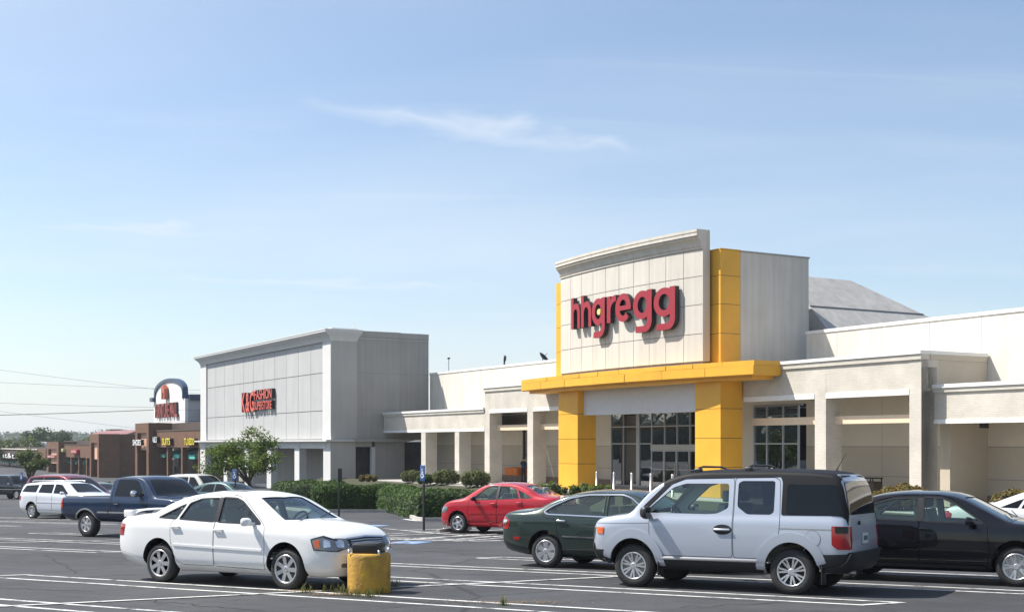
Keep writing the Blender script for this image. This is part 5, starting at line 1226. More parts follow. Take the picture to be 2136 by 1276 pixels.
for sg in (-1, 1):
    s_ = 'y-' if sg < 0 else 'y+'
    wrap_patch(car, B, [(-2.135, .98), (-1.90, .985), (-1.905, .72), (-1.99, .66), (-2.135, .66)], .012, M_tail, 'tail_light', s_, .04, .02)
    wrap_patch(car, B, [(-2.12, .975), (-1.95, .975), (-1.955, .885), (-2.12, .885)], .016, M_dglass, 'reverse_lamp', s_, .04, .01)
    wrap_patch(car, B, [(sg*.70, .98), (sg*.86, .98), (sg*.86, .66), (sg*.74, .66)], .012, M_tail, 'tail_light', 'x-', .04, .02)
    wrap_patch(car, B, [(1.80, .90), (1.95, .90), (1.92, .80), (1.81, .80)], .012, M_amber, 'side_marker', s_, .03, .01)
    wrap_patch(car, B, [(sg*.56, .72), (sg*.78, .74), (sg*.78, .90), (sg*.58, .92)], .012, M_lampin, 'headlight', 'x+', .04, .03)
    wrap_patch(car, B, [(1.97, .91), (2.10, .88), (2.12, .72), (2.0, .72)], .008, M_lampin, 'headlight', s_, .04, .02)
both(car, B, [(-1.1, .935), (-1.95, .93), (-1.95, .941), (-1.1, .946)], .004, .008, M_joint, 'body_crease', 0)
both(car, B, [(1.02, .975), (1.97, .955), (1.97, .965), (1.02, .985)], .004, .008, M_joint, 'body_crease', 0)
cap = [(-1.62+.115*math.cos(2*math.pi*i/24), .80+.115*math.sin(2*math.pi*i/24)) for i in range(24)]
obj_me(patch_mesh(B, cap, 'y+', .005, .008, .04, 0, P_silver), 'fuel_flap', car); obj_me(ribbon(B, cap, 'y+', .007, .004, .006, True, .05, M_under), 'flap_seam', [o for o in car.children if o.name.startswith('fuel_flap')][-1])
handles(car, B, [(-.22, .905)], P_silver, .26); 
for sg in (-1, 1):
    e = [(-.22+.15*math.cos(2*math.pi*i/20), .905+.075*math.sin(2*math.pi*i/20)) for i in range(20)]; obj_me(patch_mesh(B, e, 'y+' if sg > 0 else 'y-', .002, .004, .04, 0, M_plastic), 'handle_bowl', car)
mirrors(car, B, .98, 1.09, M_black, (.13, .20, .20))
wrap_patch(car, B, [(-.20, .70), (.20, .70), (.20, .88), (-.20, .88)], .006, M_joint, 'plate_recess', 'x-', .06, .02)
pl = wrap_patch(car, B, [(-.155, .72), (.155, .72), (.155, .87), (-.155, .87)], .014, MATS['plate_white'], 'number_plate', 'x-', .06, .01)
for k in range(6): obj_me(patch_mesh(B, [(-.11+.038*k, .765), (-.085+.038*k, .765), (-.085+.038*k, .83), (-.11+.038*k, .83)], 'x-', .017, .002, .05, 0, mat('plate_ink', (.06, .10, .12), .6)), 'plate_mark', pl)
for x in (-.55, .28):
    zt = B.top(x); rk = MB(); rk.tube([(x, -.62, zt-.02), (x, -.56, zt+.035), (x, -.40, zt+.055), (x, .40, zt+.055), (x, .56, zt+.035), (x, .62, zt-.02)], .017, 8)
    for y in (-.60, .60): rk.bbox((x-.06, y-.05, zt-.05), (x+.06, y+.05, zt+.03), .02)
    rk.build('roof_rack', M_black, car)
MB().tube([(-1.72, .0, 1.76), (-1.90, .06, 2.02)], [.008, .003], 5).bbox((-1.76, -.03, 1.745), (-1.66, .03, 1.775), .01).build('antenna', M_black, car)
MB().tube([(-2.14, .3, 1.02), (-2.165, .3, 1.02)], .03, 8).tube([(-2.10, -.35, 1.13), (-2.12, .1, 1.17)], .01, 5).build('rear_wiper', M_black, car)
seats(car, [(.15, (-.38, .38)), (-.85, (-.38, .38))], .9, .66, M_seat, .62); steering(car, .72, .38, 1.06)
MB().bbox((.80, -.76, .75), (1.30, .76, 1.085), .06).build('dashboard', M_black, car)
MB().bbox((.72, -.12, 1.50), (.76, .12, 1.58), .015).build('rear_view_mirror', M_black, car)
MB().tube([(-1.85, .55, .33), (-2.16, .55, .33)], .03, 8).build('exhaust_pipe', M_metal, car)
for sg in (-1, 1):
    MB().bbox((-1.76, sg*.68, .16), (-1.74, sg*.89, .42), .008).build('mud_flap', M_black, car); MB().bbox((.84, sg*.70, .20), (.86, sg*.89, .45), .008).build('mud_flap', M_black, car)
place_car(car, 1654, 1239, -1.2875, .79, HL)
# --- the other cars: saloons reshaped from the same set of curves, each with its own lengths and heights
def morph(src, L0, L1, wb, H, W_, tyre, **kw):
    """rear overhang end L0, front end L1, wheelbase, height and width of another saloon"""
    a0, a1, w0 = src['top'][0][0], src['top'][-1][0], src['wb']
    H0 = max(p[1] for p in src['top']); W0 = max(p[1] for p in src['wid'])
    def fx(x):
        h0, h1 = w0/2, wb/2
        if x < -h0: return -h1+(x+h0)*(L0+h1)/(a0+h0)
        if x > h0: return h1+(x-h0)*(L1-h1)/(a1-h0)
        return x*h1/h0
    fz = lambda z: z*H/H0 if z > .35 else z; fy = lambda y: y*W_/W0
    d = dict(src); d['top'] = [(fx(x), fz(z)) for x, z in src['top']]; d['bot'] = [(fx(x), fz(z)) for x, z in src['bot']]; d['sho'] = [(fx(x), fz(z)) for x, z in src['sho']]; d['wid'] = [(fx(x), fy(y)) for x, y in src['wid']]
    d['windows'] = [([(fx(x), fz(z)) for x, z in P], r) for P, r in src['windows']]; d['doors'] = [[(fx(x), fz(z)) for x, z in P] for P in src['doors']]
    d['glass'] = [(n, [(fx(x), fy(y)) for x, y in P] if ax == 'z+' else [(fy(x), fz(y)) for x, y in P], ax, r, lo*H/H0, hi) for n, P, ax, r, lo, hi in src['glass']]
    d['seams_top'] = [[(fx(x), fy(y)) for x, y in P] for P in src.get('seams_top', [])]; d['cabin'] = tuple(fx(x) for x in src['cabin']); d['wb'] = wb; d['tyre'] = tyre
    d['rim_r'] = tyre[0]*.64; d.update(kw); d['fx'] = fx; d['fz'] = fz; d['fy'] = fy
    return d
def lamps(car, B, sp, head=True, tail=True, hm=M_lampin):
    X0, X1 = sp['top'][0][0], sp['top'][-1][0]; fz = sp.get('fz', lambda z: z)
    for sg in (-1, 1):
        s_ = 'y-' if sg < 0 else 'y+'
        if head:
            wrap_patch(car, B, [(X1-.44, fz(.73)), (X1-.30, fz(.765)), (X1-.15, fz(.71)), (X1-.05, fz(.60)), (X1-.12, fz(.56)), (X1-.38, fz(.60))], .006, hm, 'headlight', s_, .03)
            wrap_patch(car, B, [(sg*.42, fz(.71)), (sg*.76, fz(.71)), (sg*.76, fz(.59)), (sg*.50, fz(.585))], .007, hm, 'headlight', 'x+', .04)
        if tail:
            wrap_patch(car, B, [(X0+.16, fz(.92)), (X0+.28, fz(.86)), (X0+.24, fz(.70)), (X0+.06, fz(.70))], .006, M_tail, 'tail_light', s_, .04)
            wrap_patch(car, B, [(sg*.40, fz(.92)), (sg*.78, fz(.92)), (sg*.80, fz(.72)), (sg*.42, fz(.74))], .006, M_tail, 'tail_light', 'x-', .05)
def small_saloon(label, paintm, H, at, rim=(6, 'wide'), detail=False, L=(-2.4, 2.3), wb=2.65, W_=.88, group=None, head=None, glassm=None, **kw):
    sp = morph(av, L[0], L[1], wb, H, W_, (.315, .195), paint=paintm, rim=rim, full=False, step=.12, **kw)
    sp['doors'] = []; sp['seams_top'] = []
    car, B = make_car(label, 'car', sp, 'parked_car', group); lamps(car, B, sp)
    fx, fz = sp['fx'], sp['fz']; mirrors(car, B, fx(.66), fz(.93), paintm)
    obj_me(join_me([ribbon(B, [(fx(-.12), fz(.35)), (fx(-.12), fz(.93))], s_, .012, .003, .006, False, .08, M_under) for s_ in ('y-', 'y+')]+[ribbon(B, [(fx(.93), fz(.35)), (fx(.94), fz(.90))], s_, .012, .003, .006, False, .08, M_under) for s_ in ('y-', 'y+')]).mesh('door_seam', M_under), 'door_seam', car)
    place_car(car, *at); return car, B, sp
# dark green saloon behind the silver car
P_green = paint('dark_green_paint', (.025, .040, .034), .3, .32)
inf = morph(av, -2.46, 2.42, 2.75, 1.455, .895, (.325, .205), paint=P_green, rim=(6, 'flare'), seam=.008, zs=1.04)
inf['windows'] = [([(inf['fx'](x), inf['fz'](z)) for x, z in P], r) for P, r in [([(-1.36, 1.035), (-1.30, 1.0), (-.14, .968), (-.15, 1.318), (-.52, 1.318), (-.86, 1.26), (-1.2, 1.12)], .06), ([(-.075, .965), (.86, .945), (.80, .985), (.36, 1.275), (.20, 1.325), (-.085, 1.33)], .04)]]
inf['doors'] = [inf['doors'][0], [(inf['fx'](x), inf['fz'](z)) for x, z in [(-1.0, .42), (-.86, .30), (-.135, .30), (-.135, 1.37), (-.5, 1.362), (-.90, 1.305), (-1.26, 1.14), (-1.44, 1.04), (-1.40, .93), (-1.12, .88), (-1.09, .66)]]]
car, B = make_car('dark green saloon with chrome window trim behind the silver boxy car', 'car', inf, 'parked_car')
lamps(car, B, inf); fx, fz = inf['fx'], inf['fz']
both(car, B, [(fx(-.98), fz(.575)), (fx(-.15), fz(.56)), (fx(-.15), fz(.585)), (fx(-.98), fz(.60))], .012, .014, M_chrome, 'side_moulding', .005); both(car, B, [(fx(-.10), fz(.56)), (fx(.88), fz(.545)), (fx(.88), fz(.57)), (fx(-.10), fz(.585))], .012, .014, M_chrome, 'side_moulding', .005)
ol = roundpoly([(fx(x), fz(z)) for x, z in [(-1.41, 1.03), (-1.32, .982), (.90, .925), (.82, .99), (.38, 1.295), (.20, 1.348), (-.52, 1.34), (-.88, 1.28), (-1.25, 1.13)]], .06)
for s_ in ('y-', 'y+'): obj_me(ribbon(B, [(p.x, p.y) for p in ol], s_, .022, .010, .014, True, .05, M_chrome), 'window_trim', car)
handles(car, B, [(fx(-.02), fz(.845)), (fx(-1.0), fz(.87))], M_chrome, .20); mirrors(car, B, fx(.66), fz(.93), P_green)
for sg in (-1, 1): wrap_patch(car, B, [(fx(-2.12), fz(.56)), (fx(-1.93), fz(.56)), (fx(-1.97), fz(.50)), (fx(-2.08), fz(.50))], .006, M_tail, 'side_marker', 'y-' if sg < 0 else 'y+', .04)
for sg in (-1, 1): wrap_patch(car, B, [(fx(-2.41), fz(.87)), (fx(-2.27), fz(.87)), (fx(-2.30), fz(.77)), (fx(-2.40), fz(.77))], .012, M_chrome, 'lamp_lens', 'y-' if sg < 0 else 'y+', .03)
seats(car, [(.05, (-.38, .38)), (-.95, (0,))], .9, .48, M_seatb, .66); steering(car, .58, .38, .94); MB().bbox((.62, -.72, .60), (1.12, .72, .955), .06).build('dashboard', M_black, car)
place_car(car, 1141, 1183, -1.375, -.79, HR)
# red saloon
P_red = paint('red_paint', (.38, .015, .026), .12, .35)
co = morph(av, -2.27, 2.10, 2.6, 1.50, .85, (.31, .195), paint=P_red, rim=(5, 'star'), zs=1.06)
car, B = make_car('red four door saloon facing the concrete wheel stop in front of the hedge', 'car', co, 'parked_car')
lamps(car, B, co, hm=M_lampin); fx, fz = co['fx'], co['fz']; pillar(car, B, co)
handles(car, B, [(fx(-.02), fz(.845)), (fx(-.97), fz(.875))], P_red, .19); mirrors(car, B, fx(.66), fz(.93), M_black)
both(car, B, [(fx(-.98), .24), (fx(.90), .22), (fx(.90), .30), (fx(-.98), .31)], .03, .04, P_red, 'side_skirt', .02); wrap_patch(car, B, [(-.5, .24), (.5, .24), (.5, .33), (-.5, .33)], .02, P_red, 'front_skirt', 'x+', .06, .02)
both(car, B, [(fx(-1.0), fz(.575)), (fx(.90), fz(.545)), (fx(.90), fz(.572)), (fx(-1.0), fz(.602))], .008, .012, P_red, 'side_moulding', .005)
seats(car, [(.05, (-.36, .36)), (-.93, (0,))], .9, .50, M_seat, .66); steering(car, .55, .36, .96); MB().bbox((.60, -.70, .62), (1.05, .70, .99), .06).build('dashboard', M_black, car)
MB().tube([(-.75, 0, 1.46), (-.98, .0, 1.64)], [.006, .003], 4).build('antenna', M_black, car)
place_car(car, 957, 1111, 1.30, .75, HL)
# black saloon at the right edge
P_black = paint('black_paint', (.006, .0065, .009), .0, .3)
ta = morph(av, -2.60, 2.42, 2.755, 1.44, .925, (.325, .21), paint=P_black, rim=(5, 'split'), zs=1.06)
ta['windows'] = [([(ta['fx'](x), ta['fz'](z)) for x, z in P], r) for P, r in [([(-1.20, 1.01), (-.155, .968), (-.165, 1.325), (-.55, 1.315), (-.86, 1.23)], .04), ([(-.06, .965), (.88, .945), (.80, 1.0), (.40, 1.255), (.20, 1.325), (-.07, 1.335)], .04), ([(-1.42, 1.02), (-1.28, 1.015), (-.98, 1.19), (-1.06, 1.17)], .01)]]
car, B = make_car('black saloon cut off by the right edge of the lot view', 'car', ta, 'parked_car')
lamps(car, B, ta); fx, fz = ta['fx'], ta['fz']; pillar(car, B, ta)
handles(car, B, [(fx(-.02), fz(.845)), (fx(-.97), fz(.875))], P_black, .19); mirrors(car, B, fx(.66), fz(.93), P_black)
both(car, B, [(fx(-1.0), fz(.57)), (fx(.90), fz(.54)), (fx(.90), fz(.575)), (fx(-1.0), fz(.605))], .012, .016, P_black, 'side_moulding', .005); both(car, B, [(fx(-.98), .26), (fx(.90), .24), (fx(.90), .30), (fx(-.98), .31)], .02, .03, P_black, 'side_skirt', .02)
seats(car, [(.05, (-.38, .38)), (-.95, (0,))], .9, .48, M_seat, .66); steering(car, .58, .38, .94); MB().bbox((.62, -.74, .60), (1.15, .74, .955), .06).build('dashboard', M_black, car)
for y in (-.45, .1): MB().tube([(fx(1.24), y, 1.03), (fx(1.08), y+.48, 1.11)], .009, 5).build('wiper', M_black, car)
place_car(car, 2122, 1223, 1.3775, -.82, HR)
# blue pickup truck
P_navy = paint('navy_blue_paint', (.007, .022, .058), .1, .4)
pk = dict(
 top=[(-2.60, .98), (-2.585, 1.17), (-2.55, 1.21), (-2.45, 1.215), (-.62, 1.225), (-.56, 1.24), (-.54, 1.55), (-.50, 1.76), (-.40, 1.82), (-.1, 1.85), (.35, 1.85), (.58, 1.82), (.72, 1.76), (.95, 1.58), (1.22, 1.32), (1.32, 1.245), (1.6, 1.225), (2.1, 1.19), (2.35, 1.12), (2.44, 1.02), (2.49, .88), (2.52, .70)],
 bot=[(-2.60, .60), (-2.5, .52), (-2.2, .48), (2.1, .46), (2.4, .44), (2.52, .50)],
 sho=[(-2.60, .95), (-2.57, 1.15), (-2.5, 1.185), (-.6, 1.20), (.6, 1.19), (1.3, 1.18), (1.8, 1.15), (2.2, 1.08), (2.4, .96), (2.52, .66)],
 wid=[(-2.60, .93), (-2.57, .965), (-2.4, .985), (1.6, .985), (2.1, .965), (2.35, .91), (2.45, .83), (2.52, .62)],
 tumble=.26, crown=.05, rg=.07, wb=3.02, tyre=(.375, .25), rim_r=.215, rim=(6, 'flare'), zs=.965, arch=.46, paint=P_navy, full=False, step=.10, cabin=(-.5, 1.1), sidemats={}, glassm=M_dglass,
 windows=[([(-.36, 1.24), (.80, 1.225), (.84, 1.27), (.52, 1.66), (.40, 1.72), (-.30, 1.73)], .05)],
 glass=[('windshield', [(.72, -.62), (.78, 0), (.72, .62), (1.22, .80), (1.30, .4), (1.32, 0), (1.30, -.4), (1.22, -.80)], 'z+', .03, 1.2, 2.0)],
 doors=[[(-.45, .62), (.92, .62), (1.0, .80), (1.0, 1.2), (.60, 1.72), (.40, 1.775), (-.36, 1.785), (-.45, 1.70)]])
car, B = make_car('navy blue regular cab pickup truck with a silver moulding behind the white saloon', 'pickup truck', pk, 'pickup_truck')
lamps(car, B, dict(top=pk['top'], fz=lambda z: z*1.42), True, False)
for sg in (-1, 1):
    s_ = 'y-' if sg < 0 else 'y+'; wrap_patch(car, B, [(-2.60, 1.14), (-2.46, 1.14), (-2.46, .86), (-2.60, .86)], .012, M_tail, 'tail_light', s_, .05); wrap_patch(car, B, [(-2.60, .99), (-2.47, .99), (-2.47, .90), (-2.60, .90)], .016, M_amber, 'indicator', s_, .05)
    obj_me(ribbon(B, [(-.55, .50), (-.555, 1.20)], s_, .028, .003, .006, False, .08, M_under), 'cab_gap', car)
both(car, B, [(-1.0, .735), (-.58, .735), (-.58, .775), (-1.0, .775)], .014, .02, M_metal, 'side_moulding', .005); both(car, B, [(-.53, .735), (1.0, .735), (1.0, .775), (-.53, .775)], .014, .02, M_metal, 'side_moulding', .005)
for cx in (-1.51, 1.51): flare(car, B, cx, .37, .458, .50, R(4), R(176), .014, M_metal, 'arch_trim')
handles(car, B, [(-.22, 1.0)], M_black, .18); mirrors(car, B, .62, 1.27, M_chrome, (.12, .26, .20))
MB().bbox((-2.74, -.92, .52), (-2.60, .92, .70), .03).bbox((-2.95, -.05, .44), (-2.60, .05, .52), .01).build('rear_bumper', M_plastic, car); MB().bbox((2.45, -.93, .46), (2.60, .93, .68), .04).build('front_bumper', M_chrome, car)
MB().box((-2.45, -.86, 1.10), (-.70, .86, 1.222)).build('load_bed', M_under, car)
place_car(car, 184, 1119, -1.51, -.86, HR)
# white estate car with roof rails
es = morph(av, -2.35, 2.25, 2.755, 1.50, .90, (.32, .195), paint=paint('white_estate_paint', (.70, .72, .76), .1, .35), rim=(7, 'wide'), full=False, step=.11)
f = es['fx']
es['top'] = [(-2.35, .66), (-2.33, .90), (-2.28, 1.05), (-2.16, 1.25), (-2.02, 1.41), (-1.9, 1.43), (-1.4, 1.465), (-.6, 1.48), (.05, 1.47), (.35, 1.44)]+[p for p in es['top'] if p[0] > f(.5)]
es['sho'] = [(-2.35, .62), (-2.3, .92), (-2.1, 1.02), (-1.2, 1.02)]+[p for p in es['sho'] if p[0] > -1.0]; es['doors'] = []; es['seams_top'] = []
es['windows'] = [([(-2.08, 1.06), (-1.12, 1.04), (-1.05, 1.34), (-1.85, 1.31)], .03), ([(-.98, 1.035), (-.14, 1.01), (-.15, 1.36), (-.90, 1.35)], .03), ([(-.05, 1.005), (.86, .98), (.80, 1.03), (.36, 1.33), (.18, 1.36), (-.06, 1.365)], .03)]
es['glass'] = [es['glass'][0], ('rear_window', [(-.60, 1.08), (.60, 1.08), (.52, 1.38), (-.52, 1.38)], 'x-', .04, 0, 1)]
car, B = make_car('white estate car with three side windows left of the pickup truck', 'car', es, 'parked_car'); lamps(car, B, es)
fz = es['fz']; mirrors(car, B, .66, fz(.93), es['paint']); both(car, B, [(-1.0, fz(.62)), (.92, fz(.60)), (.92, fz(.64)), (-1.0, fz(.66))], .012, .016, es['paint'], 'side_moulding', .005)
obj_me(join_me([ribbon(B, [(x, .35), (x, .98)], s_, .012, .003, .006, False, .08, M_under) for x in (-1.03, -.10, .95) for s_ in ('y-', 'y+')]).mesh('door_seam', M_under), 'door_seam', car)
for sg in (-1, 1): MB().tube([(-1.7, sg*.56, 1.46), (-1.6, sg*.56, 1.50), (.1, sg*.56, 1.505), (.22, sg*.56, 1.48)], .018, 6).build('roof_rail', M_metal, car)
place_car(car, 68, 1081, -1.3775, -.80, HR)
# maroon people carrier behind it
P_mar = paint('maroon_paint', (.17, .014, .024), .15, .35)
mv = dict(
 top=[(-2.35, .70), (-2.33, 1.0), (-2.27, 1.3), (-2.15, 1.62), (-2.0, 1.80), (-1.2, 1.87), (-.2, 1.87), (.15, 1.83), (.45, 1.72), (1.0, 1.37), (1.45, 1.12), (1.65, 1.03), (2.0, .93), (2.25, .82), (2.36, .70), (2.42, .54)],
 bot=[(-2.35, .44), (-2.2, .30), (-1.8, .24), (1.8, .24), (2.3, .26), (2.42, .40)],
 sho=[(-2.35, .66), (-2.25, 1.02), (-2.0, 1.10), (.4, 1.06), (1.2, 1.02), (1.7, .95), (2.1, .82), (2.3, .68), (2.42, .48)],
 wid=[(-2.35, .80), (-2.30, .88), (-2.1, .94), (-1.4, .97), (1.3, .97), (1.9, .92), (2.2, .82), (2.34, .68), (2.42, .48)],
 tumble=.30, wb=2.88, tyre=(.33, .215), rim_r=.2, rim=(5, 'wide'), paint=P_mar, full=False, step=.12, doors=[],
 windows=[([(-2.02, 1.14), (-1.05, 1.12), (-1.05, 1.74), (-1.95, 1.70)], .04), ([(-.98, 1.12), (.08, 1.10), (.05, 1.73), (-.98, 1.74)], .04), ([(.16, 1.10), (1.25, 1.07), (.75, 1.42), (.40, 1.63), (.15, 1.72)], .04)],
 glass=[('windshield', [(.42, -.58), (.48, 0), (.42, .58), (1.38, .76), (1.55, .4), (1.58, 0), (1.55, -.4), (1.38, -.76)], 'z+', .03, 1, 2), ('rear_window', [(-.66, 1.14), (.66, 1.14), (.58, 1.58), (-.58, 1.58)], 'x-', .04, 0, 1)])
car, B = make_car('maroon people carrier parked behind the white estate car', 'minivan', mv, 'minivan'); lamps(car, B, dict(top=mv['top'], fz=lambda z: z*1.08)); mirrors(car, B, .95, 1.06, P_mar)
obj_me(join_me([ribbon(B, [(x, .35), (x, 1.08)], s_, .012, .003, .006, False, .08, M_under) for x in (-1.02, .12, 1.2) for s_ in ('y-', 'y+')]).mesh('door_seam', M_under), 'door_seam', car)
def place_xy(root, x, y, heading):
    n = gnormal(x, y); h = Vector((heading.x, heading.y, 0)); h = (h-n*h.dot(n)).normalized(); M = Matrix((h, n.cross(h), n)).transposed().to_4x4(); M.translation = (x, y, gz(x, y)); root.matrix_world = M
place_xy(car, -19.7, 55.9, HR)
# dark off-roader at the left edge
P_dk = paint('dark_blue_black_paint', (.012, .016, .024), .2, .3)
def boxy(paintm, L=5.0, H=1.92, W_=.98, wb=2.95, name='suv'):
    a, b = -L/2-.05, L/2-.05
    return dict(
     top=[(a, .80), (a+.02, 1.1), (a+.06, 1.4), (a+.12, H-.16), (a+.22, H-.07), (a+.6, H-.02), (-.3, H), (.2, H-.03), (.42, H-.10), (.85, 1.52), (1.18, 1.20), (1.3, 1.14), (1.8, 1.10), (b-.2, 1.02), (b-.08, .92), (b-.02, .76), (b, .60)],
     bot=[(a, .52), (a+.1, .42), (-1.5, .36), (1.6, .36), (b-.1, .40), (b, .48)], sho=[(a, .76), (a+.06, 1.08), (a+.2, 1.14), (.4, 1.12), (1.2, 1.10), (1.8, 1.05), (b-.2, .92), (b-.06, .78), (b, .56)],
     wid=[(a, .86), (a+.04, .92), (a+.2, W_-.01), (-1.4, W_), (1.5, W_), (b-.35, W_-.05), (b-.1, .82), (b, .62)], tumble=.24, wb=wb, tyre=(.38, .25), rim_r=.22, rim=(5, 'wide'), paint=paintm, full=False, step=.13, doors=[],
     windows=[([(a+.32, 1.18), (-1.15, 1.17), (-1.15, H-.20), (a+.38, H-.22)], .04), ([(-1.06, 1.17), (-.16, 1.16), (-.16, H-.19), (-1.06, H-.19)], .04), ([(-.06, 1.16), (.86, 1.14), (.80, 1.24), (.42, H-.30), (.26, H-.20), (-.06, H-.19)], .04)],
     glass=[('windshield', [(.40, -.62), (.45, 0), (.40, .62), (1.08, .78), (1.18, 0), (1.08, -.78)], 'z+', .03, 1, 2), ('rear_window', [(-.66, 1.18), (.66, 1.18), (.60, H-.26), (-.60, H-.26)], 'x-', .04, 0, 1)])
sp = boxy(P_dk); car, B = make_car('dark blue black large off road car at the left edge of the lot', 'car', sp, 'parked_car'); lamps(car, B, dict(top=sp['top'], fz=lambda z: z*1.25)); mirrors(car, B, .72, 1.15, M_chrome)
obj_me(join_me([ribbon(B, [(-2.3, .78), (2.2, .78)], s_, .03, .008, .012, False, .12, M_metal) for s_ in ('y-', 'y+')]).mesh('side_moulding', M_metal), 'side_moulding', car)
place_car(car, 36, 1041, 1.475, -.85, HR)
# cars half hidden behind the white saloon and the pickup
P_teal = paint('teal_green_paint', (.055, .105, .105), .3, .32)
car, B, sp = small_saloon('teal green saloon seen over the roof of the white saloon by the blue sign', P_teal, 1.53, (480, 1062, 0, 0, HR), L=(-2.7, 2.6), wb=2.9)
place_xy(car, -13.6, 59.6, HR)
sp = boxy(paint('pale_beige_paint', (.58, .56, .50), .1, .4), 3.9, 1.93, wb=2.4); car, B = make_car('pale off road car behind the teal saloon in front of the grey store', 'car', sp, 'parked_car'); lamps(car, B, dict(top=sp['top'], fz=lambda z: z*1.25)); mirrors(car, B, .72, 1.15, M_black); place_xy(car, -18.0, 72.0, HR)
car, B, sp = small_saloon('white car mostly hidden behind the cab of the pickup truck', paint('plain_white_paint', (.68, .68, .68), 0, .4), 1.50, (370, 1050, 0, 0, HR)); place_xy(car, -23.0, 79.0, HR)
car, B, sp = small_saloon('grey green saloon between the maroon people carrier and the pickup truck', paint('grey_green_paint', (.16, .21, .19), .3, .35), 1.45, (230, 1050, 0, 0, HR)); place_xy(car, -23.6, 71.2, HR)
car, B, sp = small_saloon('white saloon beyond the black car at the right edge', paint('bright_white_paint', (.74, .74, .74), 0, .4), 1.46, (2060, 1120, 0, 0, HR), W_=.90, L=(-2.75, 2.3))
place_xy(car, 10.6+2.45*.862+.507*.9, 30-2.45*.507+.862*.9, HR)
# ------------------------------------------------------------------ plants
def leafmat(name, c1, c2, rough=.55, trans=.25):
    m = bpy.data.materials.new(name); m.use_nodes = True; MATS[name] = m
    nt = m.node_tree; b = nt.nodes['Principled BSDF']; L = nt.links.new
    g = nt.nodes.new('ShaderNodeNewGeometry'); mx = nt.nodes.new('ShaderNodeMix'); mx.data_type = 'RGBA'; L(g.outputs['Random Per Island'], mx.inputs['Factor'])
    mx.inputs[6].default_value = (*c1, 1); mx.inputs[7].default_value = (*c2, 1); L(mx.outputs[2], b.inputs['Base Color']); b.inputs['Roughness'].default_value = rough
    b.inputs['Specular IOR Level'].default_value = .2
    t = nt.nodes.new('ShaderNodeBsdfTranslucent'); L(mx.outputs[2], t.inputs[0]); ms = nt.nodes.new('ShaderNodeMixShader'); ms.inputs[0].default_value = trans
    o = nt.nodes['Material Output']; L(b.outputs[0], ms.inputs[1]); L(t.outputs[0], ms.inputs[2]); L(ms.outputs[0], o.inputs[0])
    return m
M_hedge = leafmat('hedge_leaf', (.024, .062, .008), (.068, .122, .018)); M_hcore = mat('hedge_core', (.012, .022, .008), .9)
M_shrub = leafmat('shrub_leaf', (.07, .10, .025), (.16, .17, .06)); M_redtip = leafmat('red_tipped_leaf', (.08, .11, .02), (.22, .12, .035))
M_tree = leafmat('tree_leaf', (.065, .12, .013), (.165, .22, .035), trans=.33); M_bark = mat('bark', (.11, .085, .065), .9, var=.4, vscale=6, bump=.6, bscale=20)
M_far = leafmat('far_leaf', (.030, .065, .018), (.075, .12, .035))
M_far2 = leafmat('far_leaf_light', (.06, .10, .02), (.12, .15, .035))
def leaf_quads(pts, size, rnd, nrm=None, elong=1.6, droop=.3):
    mb = MB(); V = []; F = []
    for i, (p, n) in enumerate(pts):
        d = Vector((rnd.gauss(0, 1), rnd.gauss(0, 1), rnd.gauss(0, .7)-droop)).normalized(); n = (Vector(n)+Vector((rnd.gauss(0, .5), rnd.gauss(0, .5), rnd.gauss(0, .5)))).normalized()
        t = (d-n*d.dot(n)); t = t.normalized() if t.length > 1e-3 else n.orthogonal().normalized(); b = n.cross(t); s = size*rnd.uniform(.6, 1.35)
        k = len(V); V += [p-t*s*elong*.5, p+b*s*.42, p+t*s*elong*.5+n*s*.1, p-b*s*.42]; F.append((k, k+1, k+2, k+3))
    mb.v = [tuple(v) for v in V]; mb.f = [list(f) for f in F]; mb.m = [0]*len(F); mb.sm = [False]*len(F)
    return mb
def raw_build(mb, name, m, parent):
    me = bpy.data.meshes.new(name); me.from_pydata(mb.v, [], mb.f); me.materials.append(m); o = bpy.data.objects.new(name, me); COL.objects.link(o)
    if parent: o.parent = parent
    return o
def blob_points(lobes, n, rnd, inner=.72):
    out = []; W_ = [l[1]**2 for l in lobes]
    while len(out) < n:
        c, r, sq = rnd.choices(lobes, W_)[0]; d = Vector((rnd.gauss(0, 1), rnd.gauss(0, 1), rnd.gauss(0, 1))).normalized(); q = r*rnd.uniform(inner, 1.06)*(1+.16*noise.noise(d*2.2+c*1.7))
        p = c+Vector((d.x, d.y, d.z*sq))*q
        if any(((p-c2)-Vector((0, 0, 0))).length < r2*.55 for c2, r2, _ in lobes if r2 > .5*r): continue
        out.append((p, (d+Vector((0, 0, .35))).normalized()))
    return out
def core_mesh(lobes, k=.78):
    mb = MB()
    for c, r, sq in lobes:
        bm = bmesh.new(); bmesh.ops.create_icosphere(bm, subdivisions=2, radius=1)
        for v in bm.verts: v.co = c+Vector((v.co.x, v.co.y, v.co.z*sq))*r*k*(1+.25*noise.noise(v.co*2+c))
        bm.verts.index_update(); mb.add([v.co.copy() for v in bm.verts], [[v.index for v in f.verts] for f in bm.faces]); bm.free()
    return mb
def shrub(name, loc, lobes, n, size, m, label, cat='shrub', group=None, seed=1):
    rnd = random.Random(seed); e = empty(name, loc); tag(e, label, cat, group)
    raw_build(core_mesh(lobes, .80), 'branches', M_hcore, e); raw_build(leaf_quads(blob_points(lobes, n, rnd, .80), size, rnd), 'foliage', m, e); return e
